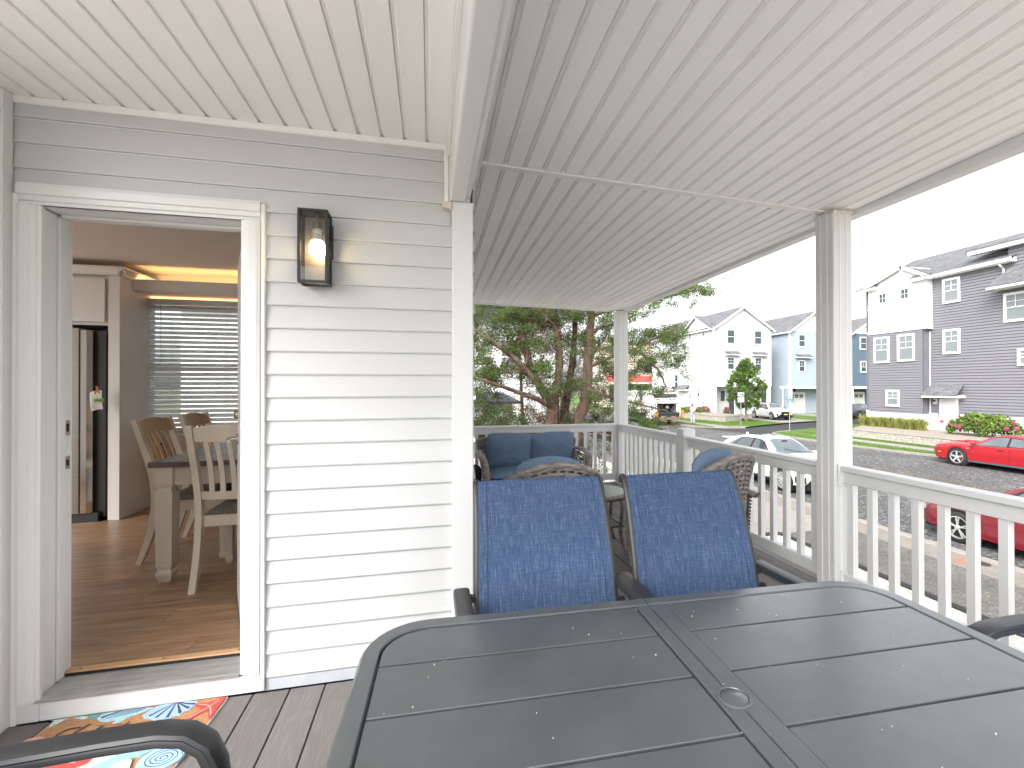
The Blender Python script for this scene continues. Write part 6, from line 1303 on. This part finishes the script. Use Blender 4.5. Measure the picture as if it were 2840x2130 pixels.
for s in (-1, 1): cushion(.03, .03, .06, n=6, e=.7, wrinkle=0).xf(Matrix.Translation((s*.094, .03, 1.63))).build('ear', skin, wk, smooth=60)
cushion(.024, .04, .04, n=6, e=.7, wrinkle=0).xf(Matrix.Translation((0, .128, 1.625))).build('nose', skin, wk, smooth=60)
for s in (-1, 1): MB().box(s*.034-.012, s*.034+.012, .118, .123, 1.648, 1.656).build('eye', dark_m, wk)
MB().box(-.025, .025, .116, .121, 1.585, 1.591).build('mouth', mat('lip', (.25, .1, .08), .6), wk)
for s, w in ((1, (.10, .31, 1.10)), (-1, (-.08, .32, 1.13))):
    hb = MB()
    for i in range(4): hb.tube([(w[0]+s*(-.02+i*.014), w[1]+.005, w[2]), (w[0]+s*(-.022+i*.014), w[1]+.05, w[2]+.012), (w[0]+s*(-.03+i*.012), w[1]+.075, w[2]-.01)], [.009, .0085, .006], 6)
    hb.tube([(w[0]-s*.03, w[1]-.01, w[2]+.01), (w[0]-s*.05, w[1]+.025, w[2]+.025)], [.01, .007], 6); hb.build('fingers', skin, wk, smooth=60)
# ================================================================ PLANTS
class Leaves:
    """leaf clumps: many small quads in one mesh with three material slots"""
    def __init__(s, seed): s.r = np.random.default_rng(seed); s.P = []; s.M = []
    def spray(s, c, size, n, leaf, mi, up=.2, flat=1.0, aspect=.45, dirv=None):
        r = s.r; c = np.asarray(c, float); off = r.normal(size=(n, 3)); off /= (np.linalg.norm(off, axis=1)[:, None]+1e-9); off *= (r.random((n, 1))**.5)*size*np.array([1, 1, flat]); p = c+off
        d = off+r.normal(size=(n, 3))*size*.5+np.array([0, 0, up*size]); 
        if dirv is not None: d = d*.6+np.asarray(dirv)*size
        d /= np.linalg.norm(d, axis=1)[:, None]+1e-9; a = r.normal(size=(n, 3)); w = np.cross(d, a); w /= np.linalg.norm(w, axis=1)[:, None]+1e-9
        L_ = leaf*r.uniform(.6, 1.4, (n, 1)); W_ = L_*aspect
        q = np.stack([p-d*L_*.5, p+w*W_*.5, p+d*L_*.5, p-w*W_*.5], 1); s.P.append(q); s.M.append(np.full(n, mi) if np.isscalar(mi) else r.choice(len(mi), n, p=mi))
    def build(s, name, mats, parent):
        P = np.concatenate(s.P); M_ = np.concatenate(s.M); n = len(P); me = bpy.data.meshes.new(name); me.vertices.add(4*n); me.vertices.foreach_set('co', P.reshape(-1)); me.loops.add(4*n); me.loops.foreach_set('vertex_index', np.arange(4*n, dtype=np.int32)); me.polygons.add(n); me.polygons.foreach_set('loop_start', np.arange(0, 4*n, 4, dtype=np.int32)); me.polygons.foreach_set('loop_total', np.full(n, 4, dtype=np.int32))
        for m in mats: me.materials.append(m)
        me.polygons.foreach_set('material_index', M_.astype(np.int32)); me.update(calc_edges=True); o = bpy.data.objects.new(name, me); COL.objects.link(o); o.parent = parent; return o
def leafmat(name, c, tr=.35, rough=.55):
    m = bpy.data.materials.new(name); m.use_nodes = True; t = m.node_tree; b = t.nodes['Principled BSDF']; L = t.links
    b.inputs['Base Color'].default_value = (*c, 1); b.inputs['Roughness'].default_value = rough; b.inputs['Specular IOR Level'].default_value = .3
    tl = nd(t, 'ShaderNodeBsdfTranslucent'); tl.inputs[0].default_value = (c[0]*1.3, c[1]*1.3, c[2], 1); mx = nd(t, 'ShaderNodeMixShader'); mx.inputs[0].default_value = tr
    o = t.nodes['Material Output']; L.new(b.outputs[0], mx.inputs[1]); L.new(tl.outputs[0], mx.inputs[2]); L.new(mx.outputs[0], o.inputs[0]); return m
bark = mat('cedar_bark', (.075, .042, .03), .9, vscale=5, col2=(.22, .15, .11), bump=1, bscale=22, stretch=(1, 1, .1), detail=8, bdist=.04)
twig = mat('dead_twig', (.2, .13, .1), .9, var=.3, vscale=10)
ce = [leafmat('cedar_fresh', (.12, .215, .05)), leafmat('cedar_mid', (.07, .115, .04)), leafmat('cedar_olive', (.115, .11, .05)), leafmat('cedar_brown', (.14, .095, .055), .2)]
YT = 9.5
ct = thing('cedar_tree', 'large multi-trunk cedar with peeling brown bark behind the far railing', 'tree', (2.6, YT, GZ))
def rel(p): return (p[0]-2.6, p[1]-YT, p[2]-GZ)
RT = random.Random(11)
def limb(pts, r0, r1, name='trunk', n=9):
    q = spl([rel(p) for p in pts], 6); m = len(q); rr = [lerp(r0, r1, i/(m-1))*(1+RT.uniform(-.07, .07)) for i in range(m)]
    q = [p+Vector((RT.uniform(-.012, .012), RT.uniform(-.012, .012), 0)) for p in q]; MB().tube(q, rr, n).build(name, bark, ct, smooth=70)
limb([(2.55, 9.5, -2.0), (2.52, 9.5, -.6), (2.51, 9.5, .5), (2.52, 9.5, 1.0)], .17, .125)
limb([(2.52, 9.5, .9), (2.62, 9.55, 1.35), (2.68, 9.6, 1.9), (2.64, 9.6, 2.4), (2.53, 9.6, 3.0), (2.5, 9.6, 4.2)], .10, .06)
limb([(2.75, 9.4, -2.0), (2.85, 9.4, -.6), (3.02, 9.42, .5), (3.2, 9.45, 1.0), (3.28, 9.5, 1.6), (3.34, 9.55, 2.3), (3.40, 9.6, 3.0), (3.45, 9.6, 4.2)], .155, .07)
limb([(2.7, 9.8, -2), (2.85, 9.9, .5), (3.0, 10, 1.3), (3.12, 10.05, 2.0), (3.2, 10.1, 3.0)], .13, .05)
limb([(2.48, 9.55, .95), (2.28, 9.6, 1.3), (2.05, 9.7, 1.8), (1.9, 9.75, 2.5), (1.86, 9.8, 3.0), (1.8, 9.8, 4.2)], .10, .06)
limb([(2.5, 9.45, 1.0), (2.2, 9.35, 1.32), (1.8, 9.25, 1.75), (1.35, 9.15, 2.1), (.85, 9.1, 2.42), (.4, 9, 2.6)], .075, .03, 'branch')
limb([(2.42, 9.4, .93), (2.05, 9.2, 1.1), (1.6, 9.1, 1.25), (1.1, 9, 1.42), (.7, 9, 1.55)], .06, .025, 'branch')
limb([(2.2, 9.6, 1.42), (1.9, 9.5, 1.6), (1.5, 9.4, 1.75)], .045, .02, 'branch')
for p in ([(3.28, 9.5, 1.7), (3.5, 9.4, 1.85), (3.75, 9.3, 1.95), (4.3, 9.2, 2.15), (4.9, 9.1, 2.5), (5.3, 9.1, 2.62)], [(3.36, 9.55, 2.45), (3.6, 9.5, 2.62), (3.9, 9.4, 2.68), (4.4, 9.4, 2.9)], [(3.3, 9.5, 2.05), (3.7, 9.4, 2.15), (4.1, 9.3, 2.2)], [(3.4, 9.6, 2.85), (3.7, 9.5, 2.95), (4.6, 9.4, 3.2), (5.5, 9.3, 3.4), (6.0, 9.3, 3.5)], [(3.25, 9.4, 1.25), (3.7, 9.2, 1.1), (4.3, 9.1, .95), (4.9, 9, .8)], [(3.05, 9.4, .5), (3.6, 9.2, .3), (4.3, 9.1, .3), (4.85, 9, .45)], [(4.3, 9.2, 2.1), (4.7, 9.1, 1.7), (4.9, 9.1, 1.3)]): limb(p, .045, .012, 'branch', 7)
tb = MB()
for i in range(620):
    c = RT.choice([(2.0, 9.3, .35, .45), (2.2, 9.3, .25, .35), (2.2, 9.4, .75, .5), (2.7, 9.5, .6, .6), (3.3, 9.4, 1.2, .5), (1.6, 9.3, 1.5, .7), (2.0, 9.5, 2.2, .6), (3.5, 9.4, 2.3, .6), (2.6, 9.5, 2.6, .5)]); p = Vector(rel((c[0]+RT.gauss(0, c[3]*.5), c[1]+RT.gauss(0, .25), c[2]+RT.gauss(0, c[3]*.5)))); d = Vector((RT.gauss(-.2, 1), RT.gauss(0, .5), RT.gauss(.1, .6))).normalized()*RT.uniform(.2, .6)
    tb.tube([p, p+d*.5+Vector((0, 0, RT.uniform(-.05, .06))), p+d], [.006, .004, .002], 4, cap=False)
tag(tb.build('twigs', twig, ct, fix=False), kind='stuff')
lv_ = Leaves(3); rn = np.random.default_rng(8)
# clump centres: (x, z, spread x, spread z, number of sprays)
CL = [(.9, 2.6, .5, .45, 34), (1.5, 2.9, .5, .3, 30), (.8, 1.9, .35, .35, 22), (1.3, 1.6, .35, .25, 20), (.8, 1.2, .3, .3, 18), (.9, .55, .3, .3, 20), (1.4, .75, .25, .25, 10), (2.2, 2.9, .4, .25, 24), (2.3, 2.35, .35, .3, 12), (2.1, 1.55, .3, .25, 14), (1.75, 2.1, .3, .25, 12),
      (2.45, 1.35, .16, .25, 9), (2.3, 1.75, .18, .12, 6), (3.0, 2.9, .45, .25, 24), (3.0, 2.2, .35, .3, 10), (3.0, 1.3, .3, .3, 12), (3.45, 1.0, .3, .35, 12), (3.65, 1.75, .22, .4, 16), (3.7, .5, .3, .25, 14), (2.7, .55, .4, .2, 8), (2.0, .45, .5, .2, 12),
      (3.85, 2.75, .3, .25, 26), (4.25, 2.95, .3, .18, 22), (3.95, 2.25, .3, .3, 30), (4.4, 2.35, .35, .25, 30), (4.9, 2.4, .3, .25, 32), (5.35, 2.42, .2, .22, 20), (5.1, 1.95, .28, .25, 22), (4.6, 1.85, .3, .25, 24), (5.35, 1.75, .12, .22, 9), (4.1, 1.5, .3, .4, 30), (4.6, 1.3, .2, .13, 9), (4.95, 1.2, .14, .10, 4), (4.3, .85, .3, .25, 22), (3.95, .95, .2, .4, 18), (4.2, .35, .35, .2, 26), (4.6, .40, .25, .13, 16), (4.9, .5, .12, .08, 5), (3.9, .1, .25, .2, 14), (4.2, -.05, .2, .12, 10),
      (5.2, 3.35, .35, .13, 26), (5.7, 3.45, .25, .16, 22), (6.05, 3.5, .12, .14, 9), (4.7, 3.3, .4, .2, 20), (3.5, 3.5, 1.0, .35, 40), (1.8, 3.5, 1.2, .35, 40), (3.6, -.5, .2, .5, 10), (3.55, -1.1, .15, .3, 5), (3.2, -.4, .15, .5, 4)]
for (x, z, sx, sz, n) in CL:
    tone = rn.random(); 
    for k in range(int(n*(1.6 if x < 3.75 else .85))):
        cx, cz, cy_ = rn.normal(x, sx*.62), rn.normal(z, sz*.62), rn.normal(YT-.1, .38)
        u = rn.random(); pr = [.5, .3, .15, .05] if u < .45 else ([.1, .5, .33, .07] if u < .85 else [.03, .15, .52, .30])
        if x > 3.8: pr = [.55, .3, .12, .03] if u < .6 else pr
        lv_.spray(rel((cx, cy_, cz)), rn.uniform(.10, .20), int(rn.uniform(110, 200)), .043, pr, up=.25, flat=.8, aspect=.30)
for _ in range(1350):
    x, z = rn.uniform(.2, 3.9), rn.uniform(-.1, 3.6)
    if rn.random() > (.36+.5*(z > 2.2)+.45*(x < 1.5)+.3*(z < .7)): continue
    u = rn.random(); lv_.spray(rel((x, rn.uniform(9.7, 10.9), z)), rn.uniform(.10, .22), int(rn.uniform(70, 130)), .045, [.04, .28, .42, .26] if u < .65 else [.25, .45, .25, .05], aspect=.30)
lv_.build('crown', ce, ct)
cm = thing('crape_myrtle', 'crape myrtle with bright pink red blossoms peeking between the cedar trunks', 'tree', (2.25, 11.6, GZ))
MB().tube([(0, 0, 0), (.05, 0, 2), (-.05, 0, 4.2), (.05, 0, 5.3)], [.06, .05, .035, .01], 7).build('trunk', bark, cm, smooth=60)
lc = Leaves(12)
for _ in range(26): lc.spray((rn.normal(.1, .4), rn.normal(0, .3), rn.normal(4.6, .45)), .22, 50, .07, 0)
lc.build('crown', [ce[1]], cm)
lb_ = Leaves(13)
for p in [(.02, 0, 5.25), (.1, 0, 5.05), (.2, 0, 4.95), (.12, 0, 4.85), (.32, 0, 4.98), (.0, 0, 5.45)]: lb_.spray((p[0], -.4, p[2]), .09, 70, .05, 0, aspect=.8)
lb_.build('blossoms', [leafmat('blossom_red', (.55, .06, .11))], cm)
# young street tree
yt = thing('street_tree', 'young round headed street tree on the corner lawn in front of the white house', 'tree', (29.45, 39.1, GZ))
MB().tube([(0, 0, 0), (.0, 0, .5), (-.03, 0, 1.3), (-.05, 0, 1.8)], [.15, .11, .095, .08], 9).build('trunk', mat('young_bark', (.2, .16, .13), .9, var=.25, vscale=6, bump=.6, bscale=20), yt, smooth=60)
bb = MB(); ly_ = Leaves(21)
for i in range(16):
    a = i*2.4; r_ = .6+.9*((i*7) % 10)/10; z = 2.3+3.2*((i*3) % 10)/10; bb.tube([(-.05, 0, 1.6+.1*(i % 4)), (r_*.4*cos(a), r_*.4*sin(a), lerp(1.7, z, .6)), (r_*cos(a), r_*sin(a), z)], [.045, .03, .01], 5)
bb.build('branches', MT['young_bark'], yt, smooth=60)
for _ in range(170):
    z = rn.uniform(1.5, 5.75)-.9*(rn.random() < .35)*rn.random(); z = max(z, 1.5); rmax = ip([(1.5, 1.1), (2.2, 1.75), (3.4, 2.0), (4.3, 1.6), (5.1, .95), (5.8, .3)], z); a = rn.uniform(0, 2*pi); rr = rmax*sqrt(rn.random())*rn.uniform(.75, 1.05); u = rn.random()
    ly_.spray((rr*cos(a), rr*sin(a), z+rn.normal(0, .1)), rn.uniform(.2, .36), 75, .16, [.5, .35, .15] if u < .5 else [.15, .6, .25], aspect=.6)
ly_.build('crown', [leafmat('maple_light', (.16, .24, .05)), leafmat('maple_mid', (.10, .17, .035)), leafmat('maple_dark', (.055, .11, .025))], yt)
MB().lathe([(.75, 0), (.6, .05), (.2, .08), (.02, .08)], n=20).build('mulch_ring', mat('mulch_dark', (.04, .03, .025), .95, bump=1, bscale=20), yt)
# ornamental grasses: separate clumps
og = [leafmat('og_green', (.2, .28, .05)), leafmat('og_straw', (.42, .37, .15))]
def grass_clump(i):
    L_ = Leaves(40+i); r = L_.r
    n = 380; base = r.normal(0, .10, (n, 2)); lean = r.normal(0, .30, (n, 2)); h = r.uniform(.5, .95, n)
    P = []
    for k in range(n):
        b = np.array([base[k, 0], base[k, 1], 0]); m = b+np.array([lean[k, 0]*.35, lean[k, 1]*.35, h[k]*.65]); e = b+np.array([lean[k, 0], lean[k, 1], h[k]*(1-.25*np.hypot(*lean[k])/.4)]); w = np.array([.011*cos(k), .011*sin(k), 0])
        P.append([b-w, m-w*.8, m+w*.8, b+w]); P.append([m-w*.8, e, e+w*.1, m+w*.8])
    L_.P.append(np.array(P)); L_.M.append(np.repeat((r.random(n) < .45).astype(int), 2)); return L_
for i in range(7):
    y = 28.4-i*.68; lab = ['leftmost', 'second from the left', 'third from the left', 'middle', 'third from the right', 'second from the right', 'rightmost'][i]
    g = thing('ornamental_grass', lab+' clump in the row of golden green grass before the white bay base', 'grass clump', (31.6, y, -1.6), i*1.3, 'row of ornamental grasses'); grass_clump(i).build('blades', og, g); g.scale = (1.25, 1.25, 1.1)
# hydrangeas
def bush(name, label, loc_, sx, sy, sz, n, leaf, cols, flowers, fcol, seed, cat='shrub', fr=.09):
    t = thing(name, label, cat, loc_); L_ = Leaves(seed); r = L_.r; st = MB()
    for _ in range(n):
        a = r.uniform(0, 2*pi); e = r.random(); u = sqrt(r.random()); x, y = sx*u*cos(a), sy*u*sin(a); z = sz*(.15+.85*sqrt(max(0, 1-u*u))*e**.45); L_.spray((x, y, z), leaf*1.6, 26, leaf, [.4, .4, .2] if e > .5 else [.15, .5, .35], aspect=.62, up=.6)
    for _ in range(14): a = r.uniform(0, 2*pi); st.tube([(0, 0, 0), (sx*.4*cos(a), sy*.4*sin(a), sz*.4), (sx*.8*cos(a), sy*.8*sin(a), sz*.75)], .012, 4)
    st.build('stems', twig, t); L_.build('foliage', cols, t)
    if flowers:
        for i, (x, y, z) in enumerate(flowers):
            F = Leaves(seed+i+1); F.spray((0, 0, 0), fr, 140, .06, 0, aspect=.9); f = F.build('flower_head', [fcol], t); f.location = (x, y, z)
    return t
hy = [leafmat('hyd_light', (.26, .34, .075)), leafmat('hyd_mid', (.15, .22, .05)), leafmat('hyd_dark', (.07, .12, .03))]; pink = leafmat('hyd_pink', (.55, .12, .24), .2)
bush('hydrangea_bush', 'broad leafy hydrangea with a few pink heads beside the white door of the grey house', (31.3, 20.55, -1.62), .75, 1.85, 1.28, 260, .14, hy, [(-.5, 1.9, .75), (-.65, 1.35, .62), (-.68, .95, .55), (-.7, .75, .5), (-.6, -.2, .72), (-.6, -1.5, .6), (-.5, -1.8, .9), (-.45, -1.85, .62)], pink, 60, fr=.1)
for i, (x, y, lab) in enumerate(((30.3, 47.6, 'pink flower mound nearest the white house corner column'), (29.2, 46.4, 'middle pink flower mound along the white house stone wall'), (28.3, 47.4, 'pink flower mound closest to the worker by the stone wall'), (27.0, 46.2, 'leafy green shrub at the left end of the white house bed'))):
    fl_ = [(rn.uniform(-.5, .4), rn.uniform(-.6, .2), rn.uniform(.35, .62)) for _ in range(14)] if i < 3 else []
    bush('garden_shrub', lab, (x, y, -1.62), .6, .6, .62, 50, .12, hy, fl_, pink, 80+20*i, fr=.12)
bush('garden_shrub', 'small shrub with pink blooms at the white house porch column', (32.4, 46.3, GZ), .3, .3, 1.0, 30, .12, hy, [(rn.uniform(-.2, .2), -.2, rn.uniform(.5, 1.0)) for _ in range(8)], pink, 160, fr=.12)
bush('garden_shrub', 'tall thin shrub by the street door of the white house', (26.4, 47.5, -1.62), .25, .25, 1.7, 40, .12, hy, [], pink, 175)
bush('small_plant', 'sprig of green plant in the white gravel beyond the near balusters', (5.55, 7.3, GZ), .12, .12, .62, 26, .06, hy, [], pink, 190, 'plant')
bush('small_plant', 'low tuft of weed in the gravel by the tall post', (5.2, 6.3, GZ), .1, .1, .2, 8, .05, hy, [], pink, 195, 'plant')
bush('flowering_shrub', 'small shrub with pink flowers beyond the far railing beside the cedar trunks', (3.35, 8.3, GZ), .28, .25, 1.45, 40, .07, hy, [(.1, -.2, 1.2), (.18, -.15, 1.05), (.2, -.1, 1.3), (.05, -.2, .95)], pink, 200, 'shrub', .06)
pl = thing('wooden_stake', 'short weathered wooden stake beside the pink flowering shrub', 'stake', (3.3, 7.9, GZ)); MB().box(-.045, .045, -.045, .045, 0, 1.15).build('stake_post', mat('old_wood', (.2, .16, .13), .9, var=.2, vscale=6), pl)
bg_ = thing('covered_bundle', 'dark grey fabric cover slumped beside the left arm of the loveseat', 'cover', (.47, 5.5, 0)); cushion(.2, .3, .42, n=12, e=.7, wrinkle=.03, seed=9).xf(Matrix.Rotation(radians(18), 4, 'Y')).xf(Matrix.Translation((.0, 0, .2))).build('cover_cloth', mat('cover_grey', (.03, .035, .04), .8, bump=.3, bscale=30), bg_, smooth=60)
wl_ = thing('garden_lantern', 'grey lamp on a short post in the white house flower bed', 'garden lamp', (29.8, 46.9, -1.62)); MB().tube([(0, 0, 0), (0, 0, 1.0)], .03, 6).lathe([(.05, 1.0), (.12, 1.05), (.13, 1.2), (.04, 1.32)], n=8).build('lamp_head', mat('lamp_grey', (.3, .3, .3), .5), wl_)
